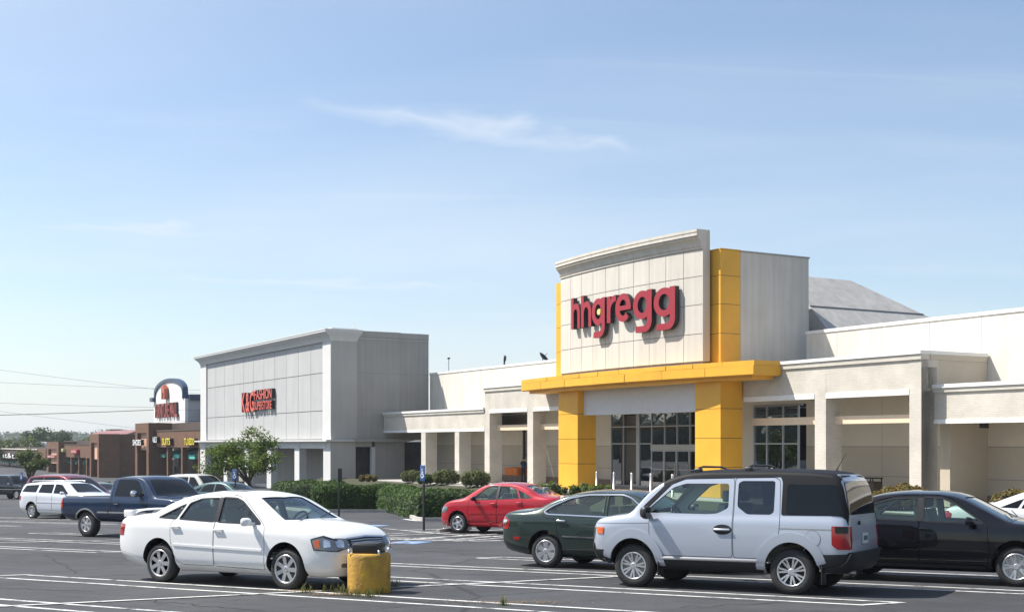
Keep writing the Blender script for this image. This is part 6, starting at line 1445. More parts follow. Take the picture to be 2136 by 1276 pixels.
def hedge(path, hgt, wid, n, label, seed, size=.075):
    """a clipped hedge with an uneven top along a line on the ground"""
    rnd = random.Random(seed); P = resample([Vector((p[0], p[1])) for p in path], .5, False); c0 = P[len(P)//2]
    e = empty('hedge', (c0.x, c0.y, gz(c0.x, c0.y))); tag(e, label, 'hedge', 'hedges in front of the stores'); z0 = gz(c0.x, c0.y)
    cb = MB(); secs = []
    for i, p in enumerate(P):
        d = (P[min(i+1, len(P)-1)]-P[max(i-1, 0)]).normalized(); q = Vector((-d.y, d.x)); s_ = min(1, (min(i, len(P)-1-i)+.12)/2.4)**.5
        h = hgt*(1+.16*noise.noise(Vector((p.x*.45, p.y*.45, seed)))+.07*noise.noise(Vector((p.x*1.6, p.y*1.6, seed+3)))); secs.append((p, q, s_, h))
    K = 12; vs = []
    for p, q, s_, h in secs:
        for k in range(K+1):
            t = math.pi*k/K; cx = math.cos(t); cz = math.sin(t); ex = abs(cx)**.55*(1 if cx > 0 else -1); ez = abs(cz)**.5
            w = wid/2*s_*(.92+.10*noise.noise(Vector((p.x*.8, p.y*.8, k*.6+seed)))); pt = p+q*(ex*w); vs.append((pt.x-c0.x, pt.y-c0.y, gz(pt.x, pt.y)-z0+.02+ez*h*(.6+.4*s_)))
    fs = [(i*(K+1)+k, i*(K+1)+k+1, (i+1)*(K+1)+k+1, (i+1)*(K+1)+k) for i in range(len(secs)-1) for k in range(K)]
    cm = MB().add(vs, fs); cm.add(vs[:K+1], [tuple(range(K+1))]); cm.add(vs[-K-1:], [tuple(range(K+1))[::-1]])
    core = bpy.data.meshes.new('branches'); core.from_pydata(cm.v, [], cm.f)
    # leaves on and just inside the clipped surface
    F = [core.polygons[i] for i in range(len(fs))]; A = [f.area for f in F]; ctr = Vector((0, 0, hgt*.5)); pts = []
    for f in rnd.choices(F, A, k=n):
        v = [core.vertices[i].co for i in f.vertices]; a, b = rnd.random(), rnd.random(); p = (v[0]*(1-a)+v[1]*a)*(1-b)+(v[3]*(1-a)+v[2]*a)*b; nn = f.normal.copy()
        i0 = f.index//K; mid = Vector((secs[i0][0].x-c0.x, secs[i0][0].y-c0.y, hgt*.4)); 
        if nn.dot(p-mid) < 0: nn = -nn
        g = noise.noise(p*1.9+Vector((seed, 0, 0)))
        pts.append((p+nn*(.07*g+rnd.uniform(-.07, .06)), (nn+Vector((0, 0, .4))).normalized()))
    raw_build(leaf_quads(pts, size, rnd, elong=1.8, droop=-.4), 'foliage', M_hedge, e)
    for v in core.vertices: v.co = Vector((v.co.x*.985, v.co.y*.985, v.co.z*.93))
    core.materials.append(M_hcore); o = bpy.data.objects.new('branches', core); COL.objects.link(o); o.parent = e
    return e
def G2(u, v): g = G(u, v); return (g.x, g.y)
def off_line(a, b, d):                                                # shifts a line away from the camera by d
    a, b = Vector(a), Vector(b); n = (b-a).normalized(); q = Vector((-n.y, n.x)); q = q if q.y > 0 else -q; return [tuple(a+q*d), tuple(b+q*d)]
hedge(off_line(G2(655, 1064), G2(905, 1062), 1.0), 1.27, 1.9, 16000, 'long clipped green hedge between the two accessible parking signs', 1)
hedge([(Vector(G2(800, 1060))+Vector((0, .9)))[:], (Vector(G2(868, 1076))+Vector((0, 1.2)))[:], (Vector(G2(893, 1082))+Vector((0, 1.2)))[:], (Vector(G2(1010, 1080))+Vector((.3, 1.0)))[:]], 1.14, 1.9, 15000, 'clipped green hedge corner behind the red saloon', 2)
hedge(off_line(G2(540, 1050), G2(680, 1056), 1.2), 1.44, 1.9, 9000, 'clipped green hedge end right of the small tree', 3)
def kerb(pts, name='kerb'):
    mb = MB(); P = resample([Vector(p) for p in pts], 1.5, False)
    for a, b in zip(P, P[1:]):
        d = (b-a).normalized(); q = Vector((-d.y, d.x))*.08; c = [a-q, b-q, b+q, a+q]; mb.add([(p.x, p.y, gz(p.x, p.y)-.05) for p in c]+[(p.x, p.y, gz(p.x, p.y)+.14) for p in c], [(3, 2, 1, 0), (4, 5, 6, 7), (0, 1, 5, 4), (1, 2, 6, 5), (2, 3, 7, 6), (3, 0, 4, 7)])
    return tag(mb.build(name, M_conc), kind='structure')
kerb([G2(540, 1056), G2(650, 1068), G2(838, 1068), G2(866, 1084), G2(885, 1086.5), G2(1120, 1085)])
# planted bank between the lot and the raised store walk
def bank():
    mb = MB(); n = 30; vs = []
    for i in range(n+1):
        s = -46+92*i/n
        for d, k in ((-2.0, 0), (-3.4, .2), (-5.2, .75), (-7.0, 1)):
            p = O2+Vector((.4993, -.8665))*s+Vector((.8665, .4993))*d; z0, z1 = FLOOR-.02, gz(p.x, p.y)+.02; vs.append((p.x, p.y, z0+(z1-z0)*k))
    mb.add(vs, [(i*4+j, i*4+j+1, (i+1)*4+j+1, (i+1)*4+j) for i in range(n) for j in range(3)], 0, True)
    return tag(mb.build('planted_bank', mat('mulch_and_grass', (.035, .055, .018), .95, var=.5, vscale=2.5, bump=.8, bscale=30, col2=(.06, .045, .03))), kind='structure')
bank()
def on_walk(u, d): s = FS(u, d); p = O2+Vector((.4993, -.8665))*s+Vector((.8665, .4993))*d; return (p.x, p.y, FLOOR)
def V3(*a): return Vector(a)
def round_shrub(u, d, w, h, m, label, seed, n=2600, dz=0):
    x, y, z = on_walk(u, d); r = w/2; lob = [(V3(0, 0, h*.52), h*.50, 1.0), (V3(-r*.5, 0, h*.46), min(h*.46, r*.62), 1.0), (V3(r*.5, .1, h*.46), min(h*.46, r*.62), 1.0), (V3(r*.1, -.3, h*.5), h*.45, 1.0)]
    return shrub('shrub', (x, y, z+dz), lob, n, .085, m, label, 'shrub', 'rounded shrubs by the store walk', seed)
round_shrub(931, -2.0, 1.9, 1.0, M_shrub, 'left of the two big rounded olive shrubs in front of the porch columns', 11)
round_shrub(992, -2.2, 2.0, 1.0, M_shrub, 'right of the two big rounded olive shrubs in front of the porch columns', 12)
round_shrub(860, -2.0, 1.7, .85, M_shrub, 'rounded shrub at the right corner of the grey store', 13, 1800)
round_shrub(888, -2.8, 1.3, .65, M_hedge, 'small dark green shrub behind the accessible parking sign', 14, 1400)
round_shrub(768, -4.2, 1.8, .50, M_redtip, 'low shrub against the grey store side wall', 15, 1400)
round_shrub(1885, -.9, 2.3, 1.05, M_redtip, 'red tipped shrub behind the roof of the black saloon', 16, 3000)
round_shrub(2115, -.7, 1.6, 1.0, M_redtip, 'red tipped shrub at the right edge behind the white saloon', 17, 2200)
rl = random.Random(5); lob = [(V3(rl.uniform(-2.2, 2.2), rl.uniform(-.5, .5), .12), rl.uniform(.22, .36), rl.uniform(.9, 1.5)) for _ in range(22)]
x, y, z = on_walk(1200, -2.5); shrub('shrub', (x, y, z), lob, 2600, .09, M_tree, 'low ragged green planting at the foot of the left yellow column', 'shrub', 'rounded shrubs by the store walk', 18)
round_shrub(1850, -1.2, 1.4, .85, M_redtip, 'smaller shrub touching the left side of the red tipped shrub', 19, 1600)
# --- trees
def make_tree(name, loc, h, w, lean, seed, m, nleaf, size, label, cat='tree', group=None, trunk_h=.35, limbs=9):
    rnd = random.Random(seed); e = empty(name, loc); tag(e, label, cat, group); tb = MB(); top = Vector((lean, 0, h*trunk_h)); tr = .022*h+.03
    tb.tube([(0, 0, -.1), (lean*.35, .02, h*trunk_h*.5), top], [tr*1.25, tr, tr*.8], 8); tips = []
    for i in range(limbs):
        a = 2*math.pi*(i+rnd.uniform(-.3, .3))/limbs; rr = w/2*rnd.uniform(.45, .92); zz = h*(trunk_h+(1-trunk_h)*rnd.uniform(.25, .88)); end = Vector((lean*1.2+math.cos(a)*rr*(1.15-.6*((zz/h-trunk_h)/(1-trunk_h))), math.sin(a)*rr*.9, zz))
        mid = top.lerp(end, .5)+Vector((rnd.uniform(-.1, .1), rnd.uniform(-.1, .1), .10*h*rnd.uniform(.2, 1))); tb.tube([top-Vector((0, 0, .1)), mid, end], [tr*.6, tr*.4, tr*.12], 6); tips += [end, mid.lerp(end, .5)]
        for _ in range(2):
            e2 = end+Vector((rnd.uniform(-1, 1), rnd.uniform(-1, 1), rnd.uniform(-.3, .6)))*w*.15; tb.tube([mid.lerp(end, .6), e2], [tr*.2, tr*.06], 5); tips.append(e2)
    tips.append(Vector((lean, 0, h*.93)))
    tb.build('trunk', M_bark, e); lob = [(t, w*rnd.uniform(.085, .16), rnd.uniform(.6, .85)) for t in tips]; pts = []
    W_ = [l[1]**2 for l in lob]
    for c, r, sq in rnd.choices(lob, W_, k=nleaf):
        d = Vector((rnd.gauss(0, 1), rnd.gauss(0, 1), rnd.gauss(0, 1))).normalized(); q = r*(rnd.random()**.45)*1.15; pts.append((c+Vector((d.x, d.y, d.z*sq))*q, (d*.5+Vector((0, 0, .8))).normalized()))
    raw_build(leaf_quads(pts, size, rnd), 'crown', m, e); return e
def ground_at(u, y): x = (u-1068)/2600*y; return (x, y, gz(x, y))
make_tree('young_tree', ground_at(533, 76), 4.75, 4.5, -.42, 5, M_tree, 6000, .12, 'small leaning green tree in front of the pale grey store', trunk_h=.30, limbs=11)
make_tree('young_tree', ground_at(60, 118), 4.2, 3.6, .1, 6, M_far2, 2600, .17, 'small round green tree in front of the dark phone shop', trunk_h=.26)
shrub('shrub', ground_at(102, 112), [(V3(0, 0, .9), 1.0, 1.0), (V3(.6, 0, .7), .8, 1.0)], 1200, .14, M_far, 'dark green bush beside the small round tree at the left', 'shrub', None, 23)
shrub('shrub', ground_at(218, 92), [(V3(0, 0, .6), .8, 1.0), (V3(.9, 0, .5), .7, 1.0)], 900, .14, M_far2, 'low green bush behind the grey green saloon', 'shrub', None, 24)
# far trees beyond the strip mall, one mesh per kind, copied
def far_tree(seed, h, w, m, n):
    rnd = random.Random(seed); e = empty('far_tree'); MB().tube([(0, 0, -1), (0, 0, h*.5)], [.3, .15], 6).build('trunk', M_bark, e)
    lob = [(V3(rnd.uniform(-.25, .25)*w, rnd.uniform(-.25, .25)*w, h*rnd.uniform(.40, .84)), w*rnd.uniform(.18, .30), rnd.uniform(.8, 1.1)) for _ in range(11)]+[(V3(0, 0, h*.55), w*.34, 1.2)]
    raw_build(leaf_quads(blob_points(lob, n, rnd, .6), .62, rnd), 'crown', m, e); return e
kinds = [far_tree(31, 12, 10, M_far, 1500), far_tree(32, 15, 9, M_far, 1500), far_tree(33, 11, 12, M_far2, 1500)]
rt = random.Random(4); spots = []
for i in range(30):
    y = rt.uniform(270, 460); u = rt.uniform(-30, 300); spots.append((u, y, rt.randrange(3), rt.uniform(.42, .62)))
spots += [(66, 300, 1, .70), (118, 320, 0, .76), (130, 330, 2, .72), (20, 280, 2, .62), (96, 420, 0, .72)]
for i, (u, y, k, s_) in enumerate(spots):
    o = kinds[k] if not kinds[k].get('used') else copy_tree(kinds[k]); kinds[k]['used'] = 1; x = (u-1068)/2600*y; o.location = (x, y, gz(x, y)-.2); o.scale = (s_, s_, s_*rt.uniform(.9, 1.1)); o.rotation_euler = (0, 0, rt.uniform(0, 6))
    tag(o, ['tall rounded dark green tree beyond the strip mall roofs', 'tall narrow dark green tree beyond the strip mall roofs', 'broad lighter green tree beyond the strip mall roofs'][k], 'tree', 'trees beyond the strip mall')
for k in kinds:
    if 'used' in k: del k['used']
for o in bpy.data.objects:
    if 'used' in o: del o['used']
def hill(name, y, amp, base, x0, x1, seed, dens, m):
    rnd = random.Random(seed); n = 60; mb = MB(); vs = []
    for i in range(n+1):
        x = x0+(x1-x0)*i/n; h = base+amp*(noise.noise(Vector((x*.0045, seed, 0)))+.5*noise.noise(Vector((x*.012, seed, 2)))); vs += [(x, y-abs(h)*4-20, -6), (x, y, h), (x, y+400, h*.6), (x, y+700, -6)]
    mb.add(vs, [(i*4+j, i*4+j+1, (i+1)*4+j+1, (i+1)*4+j) for i in range(n) for j in range(3)], 0, True); tag(mb.build(name, mat('wooded_ground', (.035, .055, .02), .95, var=.3, vscale=.05)), kind='structure')
    pts = []
    for _ in range(dens):
        i = rnd.randrange(n); t = rnd.random(); a = Vector(vs[i*4+1]).lerp(Vector(vs[i*4+5]), t); b = Vector(vs[i*4]).lerp(Vector(vs[i*4+4]), t); p = a.lerp(b, rnd.random()**1.4); c = p+Vector((0, 0, 3)); r = rnd.uniform(4, 9)
        for _ in range(26): d = Vector((rnd.gauss(0, 1), rnd.gauss(0, 1), abs(rnd.gauss(0, 1)))).normalized(); pts.append((c+Vector((d.x, d.y, d.z*.9))*r*rnd.uniform(.7, 1.05), d))
    o = raw_build(leaf_quads(pts, 2.2, rnd), 'far_woodland', m, None); tag(o, kind='stuff')
hill('far_hill', 1150, 5, 3, -560, -150, 3, 900, M_far)
hill('farther_hill', 1900, 9, 9, -1000, 200, 8, 900, M_far)
# ------------------------------------------------------------------ small things
M_conyel = mat('worn_yellow_concrete', (.62, .36, .035), .85, var=.35, vscale=5, bump=.6, bscale=22, streak=.25, col2=(.36, .20, .05))
g = G(765, 1238); lb = empty('lamp_base', (g.x, g.y+.30, gz(g.x, g.y+.3))); tag(lb, 'round yellow painted concrete lamp base with a black steel stub on top', 'lamp base')
MB().lathe([(.001, -.1), (.33, -.1), (.325, .10), (.328, .55), (.315, .585), (.285, .60), (.001, .602)], n=48).build('concrete_drum', M_conyel, lb)
MB().bbox((-.20, -.20, .60), (.20, .20, .74), .012).build('steel_stub', mat('black_steel', (.018, .017, .016), .5, var=.3), lb); MB().bbox((-.185, -.185, .741), (.185, .185, .75), .003).build('stub_top', MATS['black_steel'], lb); lb.rotation_euler = (0, 0, R(-12))
for sx, sy in ((-1, -1), (1, -1), (1, 1), (-1, 1)): MB().lathe([(.018, .60), (.018, .66), (.001, .661)], (sx*.235, sy*.235, 0), 2, 8).build('anchor_bolt', M_metal, lb)
def tufts(name, pts, n, hgt, seed, label=None):
    rnd = random.Random(seed); mb = MB()
    for u, v, sp_ in pts:
        g = G(u, v)
        for _ in range(n):
            x, y = g.x+rnd.gauss(0, sp_), g.y+rnd.gauss(0, sp_*.7); z = gz(x, y); a = rnd.uniform(0, 6.3); h = hgt*rnd.uniform(.3, 1.2); w = .006; d = Vector((math.cos(a), math.sin(a), 0)); q = Vector((-d.y, d.x, 0))*w; b = Vector((x, y, z))
            p1 = b+Vector((0, 0, h*.6))+d*h*.15; p2 = b+Vector((0, 0, h))+d*h*.5; k = len(mb.v); mb.v += [tuple(p) for p in (b-q, b+q, p1+q*.8, p1-q*.8, p2)]; mb.f += [[k, k+1, k+2, k+3], [k+3, k+2, k+4]]; mb.m += [0, 0]; mb.sm += [False, False]
    return tag(raw_build(mb, name, leafmat('weed_leaf', (.10, .13, .03), (.22, .22, .07)), None), kind='stuff')
tufts('weeds', [(725, 1240, .05), (745, 1244, .09), (770, 1243, .06), (790, 1238, .05), (640, 1236, .10), (690, 1233, .09), (632, 1228, .03), (675, 1226, .03), (1048, 1262, .04), (822, 1222, .03), (762, 1246, .10), (716, 1238, .08)], 20, .14, 3)
# dirt and dead leaves in the joint beside the lamp base
mb = MB(); rnd = random.Random(9)
for u, v, sx, n_ in ((650, 1232, .30, 260), (700, 1240, .22, 160), (1060, 1256, .45, 260), (830, 1222, .1, 40), (880, 1216, .12, 50), (1075, 1100, .3, 60), (940, 1108, .4, 120), (1010, 1104, .3, 80)):
    g = G(u, v)
    for _ in range(n_):
        x, y = g.x+rnd.gauss(0, sx), g.y+rnd.gauss(0, sx*.28); z = gz(x, y)+.012; s_ = rnd.uniform(.008, .022); a = rnd.uniform(0, 6.3); k = len(mb.v); c, s2 = math.cos(a)*s_, math.sin(a)*s_; mb.v += [(x-c, y-s2, z), (x+s2, y-c, z+.004), (x+c, y+s2, z), (x-s2, y+c, z+.003)]; mb.f.append([k, k+1, k+2, k+3]); mb.m.append(0); mb.sm.append(False)
tag(raw_build(mb, 'leaf_litter', leafmat('dry_litter', (.20, .12, .06), (.34, .24, .13)), None), kind='stuff')
# accessible parking signs
M_sblue = mat('sign_blue', (.022, .062, .19), .5); M_post = mat('dark_green_post', (.02, .028, .026), .6)
def acc_sign(u, v, hgt, yaw, label, brown=False):
    g = G(u, v); e = empty('parking_sign', (g.x, g.y, g.z), yaw); tag(e, label, 'sign', 'accessible parking signs')
    MB().bbox((-.03, -.03, 0), (.03, .03, hgt-.02), .008).build('post', M_post, e); p = MB().bbox((-.16, -.055, hgt-.52), (.16, -.032, hgt), .01).build('sign_plate', M_post if brown else M_sblue, e)
    if brown: return
    m = MB(); y = -.0565; z = hgt-.30
    m.lathe([(.001, y-.002), (.026, y-.002), (.026, y+.004), (.001, y+.004)], (-.02, 0, z+.15), 1, 14)
    def bar(a, b, w): a, b = Vector(a), Vector(b); d = (b-a).normalized(); q = Vector((-d.y, d.x))*w/2; m.prism([tuple(a-q), tuple(b-q), tuple(b+q), tuple(a+q)], 1, y-.001, y+.004)
    bar((-.02, z+.12), (-.01, z+.01), .028); bar((-.015, z+.075), (.055, z+.07), .022); bar((-.012, z+.01), (.06, z+.01), .026); bar((.055, z+.012), (.085, z-.085), .026); bar((.08, z-.08), (.11, z-.07), .02)
    a0 = [(-.02+.085*math.cos(t), z-.035+.085*math.sin(t)) for t in [R(120+230*i/16) for i in range(17)]]; a1 = [(-.02+.062*math.cos(t), z-.035+.062*math.sin(t)) for t in [R(120+230*i/16) for i in range(17)]]
    for i in range(16): m.prism([a0[i], a0[i+1], a1[i+1], a1[i]], 1, y-.001, y+.003)
    m.build('wheelchair_symbol', M_white, p)
acc_sign(884, 1105, 2.13, R(-57), 'blue accessible parking sign on a dark post left of the red saloon'); acc_sign(707, 1088, 2.08, R(70), 'dark accessible sign seen edge on in front of the long hedge', True)
acc_sign(491, 1071, 2.10, R(-35), 'blue accessible parking sign standing in front of the teal saloon'); acc_sign(46, 1052, 2.05, R(-40), 'blue accessible parking sign in front of the dark off road car at the left edge')
g = G(946, 1109); ws_ = empty('wheel_stop', (g.x, g.y+.35, gz(g.x, g.y+.35)), math.atan2(.4993, .8665)+R(30)); tag(ws_, 'worn concrete wheel stop at the nose of the red saloon', 'wheel stop'); MB().prism([(-.09, 0), (.09, 0), (.06, .13), (-.06, .13)], 0, -.95, .95).build('concrete_block', M_conc, ws_); MB().lathe([(.015, .10), (.015, .15), (.001, .151)], (-.6, 0, 0), 2, 8).build('steel_pin', M_metal, ws_)
# bollards, carts, person, bin on the store walk
def walk_front(name, u, d, dz=0): s = FS(u, d); return front(name, s, d, FLOOR+dz)
for k, (u, lab) in enumerate(((1245, 'leftmost of five steel bollards, beside the left yellow column'), (1281, 'second steel bollard from the left in front of the glass'), (1318, 'middle one of five steel bollards before the entrance glass'), (1358, 'fourth steel bollard from the left before the sliding doors'), (1403, 'rightmost steel bollard before the sliding doors'))):
    bo = walk_front('bollard', u, -1.2); tag(bo, lab, 'bollard', 'steel bollards before the entrance'); MB().lathe([(.001, 0), (.10, 0), (.10, .01), (.075, .012), (.075, 1.12), (.06, 1.15), (.001, 1.16)], n=20).build('steel_post', M_metal, bo)
M_orange = mat('orange_cart_plastic', (.62, .17, .015), .5)
def cart(e):
    t = MB(); w0, w1 = .26, .21
    def bar(a, b, r=.016): t.tube([a, b], r, 5)
    for z, k in ((.50, .80), (.66, .9), (.98, 1.0)):
        P = [(-.42*k, -w0*k, z), (.36, -w0, z+.03), (.36, w0, z+.03), (-.42*k, w0*k, z)]
        for a, b in zip(P, P[1:]+P[:1]): bar(a, b, .02)
    bk = t.build('basket_frame', M_orange, e); s_ = MB()
    for i in range(9): y = -w0+2*w0*i/8; s_.box((.355, y-.018, .52), (.372, y+.018, 1.0)); s_.box((-.41, y*.8-.012, .52), (-.40, y*.8+.012, .98))
    for i in range(8): x = -.34+.68*i/7; s_.box((x-.012, -w0-.005, .52), (x+.012, -w0+.008, .99)); s_.box((x-.012, w0-.008, .52), (x+.012, w0+.005, .99))
    s_.build('basket_bars', M_orange, e); MB().tube([(.40, -.24, 1.05), (.40, .24, 1.05)], .022, 6).build('handle', M_orange, e)
    MB().tube([(.38, -.22, .55), (.34, -.22, .16), (-.36, -.18, .14)], .016, 5).tube([(.38, .22, .55), (.34, .22, .16), (-.36, .18, .14)], .016, 5).build('chassis', M_metal, e)
    for x, y in ((.32, -.22), (.32, .22), (-.34, -.18), (-.34, .18)): MB().lathe([(.001, -.015), (.06, -.015), (.06, .015), (.001, .015)], (x, y, .06), 1, 12).build('wheel', M_black, e)
c0 = walk_front('shopping_cart', 1066, 4.3); cart(c0)
for k in range(5):
    c = c0 if k == 0 else copy_tree(c0); q = walk_front('tmp', 1066+5.2*k, 4.3); c.location = q.location; bpy.data.objects.remove(q); c.rotation_euler = (0, 0, FA+R(90))
    tag(c, ['first orange cart at the left end of the row under the porch', 'second orange cart from the left in the row under the porch', 'middle orange cart in the row under the porch', 'fourth orange cart from the left in the row under the porch', 'orange cart at the right end of the row beside the person'][k], 'shopping cart', 'orange carts under the porch')
bn = walk_front('litter_bin', 1818, 3.6); tag(bn, 'dark brown litter bin with a raised hood beside the tall porch wall', 'bin'); MB().bbox((-.38, -.33, 0), (.38, .33, .95), .05).build('bin_body', mat('bin_brown', (.06, .04, .03), .6), bn); MB().bbox((-.40, -.35, 1.08), (.40, .35, 1.14), .02).build('hood', M_black, bn)
for x in (-.34, .34):
    for y in (-.28, .28): MB().box((x-.02, y-.02, .94), (x+.02, y+.02, 1.09)).build('hood_post', M_black, bn)
dp = walk_front('downpipe', 1093, 5.45); tag(dp, 'narrow dark downpipe on the porch wall above the person', 'downpipe'); MB().bbox((-.09, -.06, 1.6), (.09, .06, 3.75), .02).build('pipe', M_black, dp)
for z in (1.9, 2.7, 3.5): MB().box((-.13, -.07, z), (.13, .08, z+.06)).build('bracket', M_black, dp)
# person standing under the porch
def skin_body(name, verts, edges, radii, m, parent, lev=1):
    me = bpy.data.meshes.new(name); me.from_pydata(verts, edges, []); o = bpy.data.objects.new(name, me); COL.objects.link(o); sk = o.modifiers.new('s', 'SKIN'); o.modifiers.new('u', 'SUBSURF').levels = lev; o.modifiers['u'].render_levels = lev
    sk.use_smooth_shade = True
    for i, r in enumerate(radii): me.skin_vertices[0].data[i].radius = (r, r) if not isinstance(r, tuple) else r
    me.skin_vertices[0].data[0].use_root = True
    r = bpy.data.meshes.new_from_object(o.evaluated_get(bpy.context.evaluated_depsgraph_get())); bpy.data.objects.remove(o); r.name = name; r.materials.clear(); r.materials.append(m)
    for p in r.polygons: p.use_smooth = True
    q = bpy.data.objects.new(name, r); COL.objects.link(q); q.parent = parent; return q
pe = walk_front('person', 1092, 3.9); pe.rotation_euler = (0, 0, FA+R(200)); tag(pe, 'person in dark blue shirt and trousers standing by the orange carts with one arm raised', 'person')
M_cloth = mat('navy_cloth', (.018, .028, .06), .9, var=.2); M_trous = mat('dark_trousers', (.012, .013, .018), .9); M_skin = mat('skin', (.30, .17, .11), .6); M_hair = mat('dark_hair', (.015, .011, .009), .7)
V_ = [(0, 0, .98), (0, 0, 1.15), (0, .01, 1.33), (0, 0, 1.46), (0, 0, 1.53), (0, -.015, 1.62), (0, -.02, 1.72),
      (-.10, 0, .94), (-.11, -.01, .52), (-.11, .02, .09), (-.11, -.13, .035), (.10, 0, .94), (.11, .01, .52), (.115, .03, .09), (.12, -.12, .035),
      (-.19, 0, 1.44), (-.26, .02, 1.17), (-.25, -.10, .95), (-.25, -.14, .87), (.19, 0, 1.44), (.30, -.08, 1.22), (.17, -.16, 1.45), (.13, -.13, 1.53)]
E_ = [(0, 1), (1, 2), (2, 3), (3, 4), (4, 5), (5, 6), (0, 7), (7, 8), (8, 9), (9, 10), (0, 11), (11, 12), (12, 13), (13, 14), (3, 15), (15, 16), (16, 17), (17, 18), (3, 19), (19, 20), (20, 21), (21, 22)]
Rr = [(.16, .11), (.145, .105), (.17, .115), (.13, .09), .055, .085, .075, .095, .066, .045, .038, .095, .066, .045, .038, .062, .048, .036, .034, .062, .048, .036, .034]
bd = skin_body('body', V_, E_, Rr, M_cloth, pe, 2); bd.data.materials.append(M_trous); bd.data.materials.append(M_skin); bd.data.materials.append(M_black)
for p in bd.data.polygons:
    c = p.center; hand = (Vector((-.25, -.13, .90))-c).length < .09 or (Vector((.14, -.14, 1.51))-c).length < .07
    p.material_index = 2 if (c.z > 1.50 and abs(c.x) < .11) or hand else 3 if c.z < .075 else 1 if c.z < 1.0 and abs(c.x) < .22 else 0
MB().lathe([(.001, 1.80), (.05, 1.795), (.085, 1.765), (.098, 1.72), (.094, 1.67), (.06, 1.66)], (0, -.005, 0), 2, 16).build('hair', M_hair, pe)
MB().bbox((-.012, -.115, 1.645), (.012, -.085, 1.675), .005).build('nose', M_skin, pe)
for hx, hy, hz in ((-.25, -.14, .87), (.13, -.13, 1.53)):
    hm = MB()
    for k, (dx_, L_) in enumerate(((-.027, .065), (-.009, .075), (.009, .072), (.027, .058))): hm.tube([(hx+dx_, hy, hz), (hx+dx_, hy-.02, hz-L_*.5), (hx+dx_*.9, hy-.005, hz-L_)], [.009, .0085, .007], 6)
    hm.tube([(hx+.03, hy, hz+.02), (hx+.05, hy-.025, hz-.02)], [.010, .008], 6); hm.build('fingers', M_skin, pe)
# roof furniture
def on_roof(name, u, v, d): e = front(name, FS(u, d), d, FZ(u, v, d)); return e
ds = on_roof('satellite_dish', 1132, 750, 7.5); tag(ds, 'dark satellite dish on the left wing roof beside the yellow column fin', 'satellite dish')
dm = MB(); n = 22; vs = []; ax_ = Vector((.55, .35, .60)).normalized(); u_ = ax_.orthogonal().normalized(); w_ = ax_.cross(u_)
for k in range(6):
    r = .43*k/5
    for i in range(n): t = 2*math.pi*i/n; p = Vector((0, 0, .12))+(u_*math.cos(t)*1.0+w_*math.sin(t))*r+ax_*(.15*(r/.43)**2); vs.append(tuple(p))
dm.add(vs, [(k*n+i, k*n+(i+1) % n, (k+1)*n+(i+1) % n, (k+1)*n+i) for k in range(5) for i in range(n)], 0, True); dm.build('dish', mat('dish_grey', (.03, .03, .032), .6), ds)
MB().tube([(0, 0, -.4), (0, 0, .12)], .05, 8).build('mast', M_metal, ds); MB().tube([(0, 0, .1), tuple(Vector((0, 0, .12))+ax_*.5)], .02, 5).build('feed_arm', M_black, ds)
vp = on_roof('vent_pipe', 1053, 762, 7.0); tag(vp, 'dark hooked vent pipe standing on the left wing roof', 'vent pipe'); MB().tube([(-.08, 0, -.3), (-.08, 0, .45), (.0, 0, .75), (.12, 0, .70), (.10, 0, .45), (-.04, 0, .30)], .06, 7).build('pipe', M_black, vp)
ma = on_roof('roof_mast', 936, 772, 7.0); tag(ma, 'thin mast with a small head on the left end of the wing roof', 'mast'); MB().tube([(0, 0, -.3), (0, 0, 1.0)], .035, 6).build('mast_rod', M_metal, ma); MB().bbox((-.1, -.08, .92), (.12, .08, 1.05), .02).build('mast_head', M_black, ma)
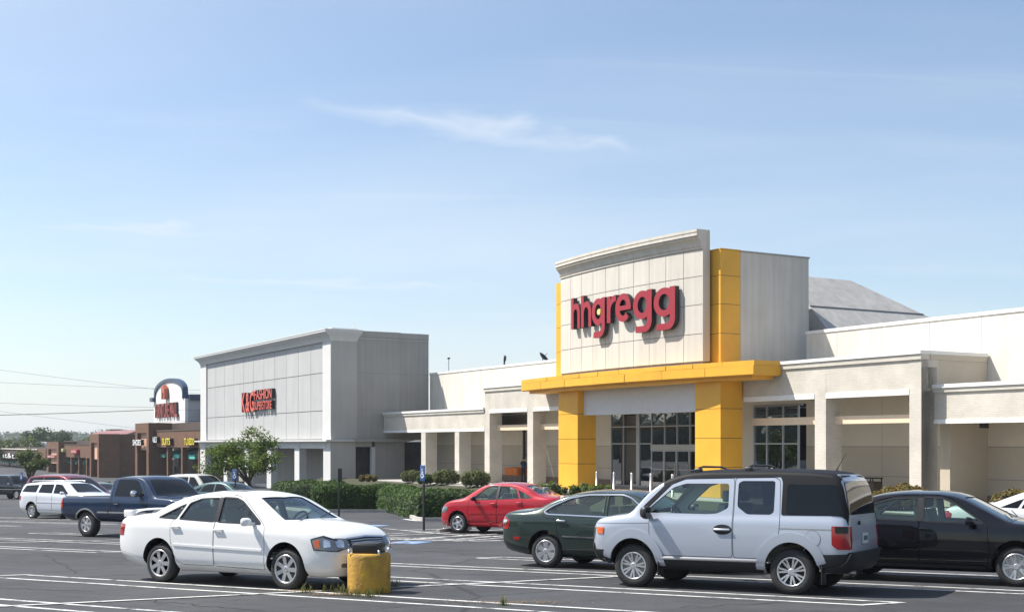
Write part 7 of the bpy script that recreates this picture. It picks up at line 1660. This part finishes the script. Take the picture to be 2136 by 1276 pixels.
# overhead wires far behind the shops
M_wire = mat('wire', (.16, .16, .165), .7)
for k, (v0, v1, y, r, lab) in enumerate(((772, 812, 210, .022, 'topmost thin overhead wire in the sky at the left'), (798, 811, 215, .024, 'second overhead wire from the top left of the white tower'), (841, 850, 220, .026, 'third overhead wire from the top, sagging left of the white tower'), (866, 855, 205, .06, 'thick overhead cable rising towards the white tower'), (858, 898, 225, .022, 'lowest thin overhead wire falling towards the shops'))):
    a = ((-260-1068)/2600*y, y, EYE-(v0-(v1-v0)*.8-925)/2600*y); b = ((600-1068)/2600*y, y, EYE-(v1+(v1-v0)*.85-925)/2600*y); pts = []
    for i in range(25): t = i/24; pts.append((a[0]+(b[0]-a[0])*t, y, a[2]+(b[2]-a[2])*t-1.2*4*t*(1-t)*.35+.42))
    w = empty('overhead_wire', a); tag(w, lab, 'wire', 'overhead wires at the left'); MB().tube([tuple(Vector(p)-Vector(a)) for p in pts], r, 5).build('wire', M_wire, w)
for o in bpy.data.objects:
    for k in ('_o', '_zs'):
        if k in o: del o[k]
# wooded edge of the lot off to the left: what the store glass and the car windows mirror
def woodland(name, pts_line, hgt, n, seed):
    rnd = random.Random(seed); P = resample([Vector(p) for p in pts_line], 7.0, False); pts = []
    for p in P:
        for _ in range(3):
            c = Vector((p.x+rnd.uniform(-6, 6), p.y+rnd.uniform(-5, 5), gz(p.x, p.y)+hgt*rnd.uniform(.25, .75))); r = rnd.uniform(3, 5.5)*hgt/11
            for _ in range(n): d = Vector((rnd.gauss(0, 1), rnd.gauss(0, 1), rnd.gauss(0, .9))).normalized(); pts.append((c+d*r*rnd.uniform(.5, 1.05), d))
    mb = leaf_quads(pts, 1.1, rnd); cb = MB()
    for p in P:
        for _ in range(2): cb2 = core_mesh([(Vector((p.x+rnd.uniform(-4, 4), p.y+rnd.uniform(-3, 3), gz(p.x, p.y)+hgt*rnd.uniform(.28, .5))), hgt*.42, 1.1)], 1.0); cb.add(cb2.v, cb2.f)
    k = len(mb.v); mb.v += cb.v; mb.f += [[i+k for i in f] for f in cb.f]
    return tag(raw_build(mb, name, M_far, None), kind='stuff')
woodland('lot_edge_woodland', [(-150, -90), (-190, 0), (-215, 60), (-240, 110), (-265, 200), (-300, 290)], 15, 60, 41)
# haze of a warm morning, thin and even
HZ = bpy.data.materials.new('haze'); HZ.use_nodes = True; hn = HZ.node_tree; hn.nodes.clear()
pv = hn.nodes.new('ShaderNodeVolumePrincipled'); pv.inputs['Color'].default_value = (.86, .92, 1.0, 1); pv.inputs['Density'].default_value = .00022; pv.inputs['Anisotropy'].default_value = .2
ho = hn.nodes.new('ShaderNodeOutputMaterial'); hn.links.new(pv.outputs[0], ho.inputs['Volume'])
tag(MB().box((-1250, -95, -8), (700, 3600, 62)).build('haze', HZ), kind='stuff')
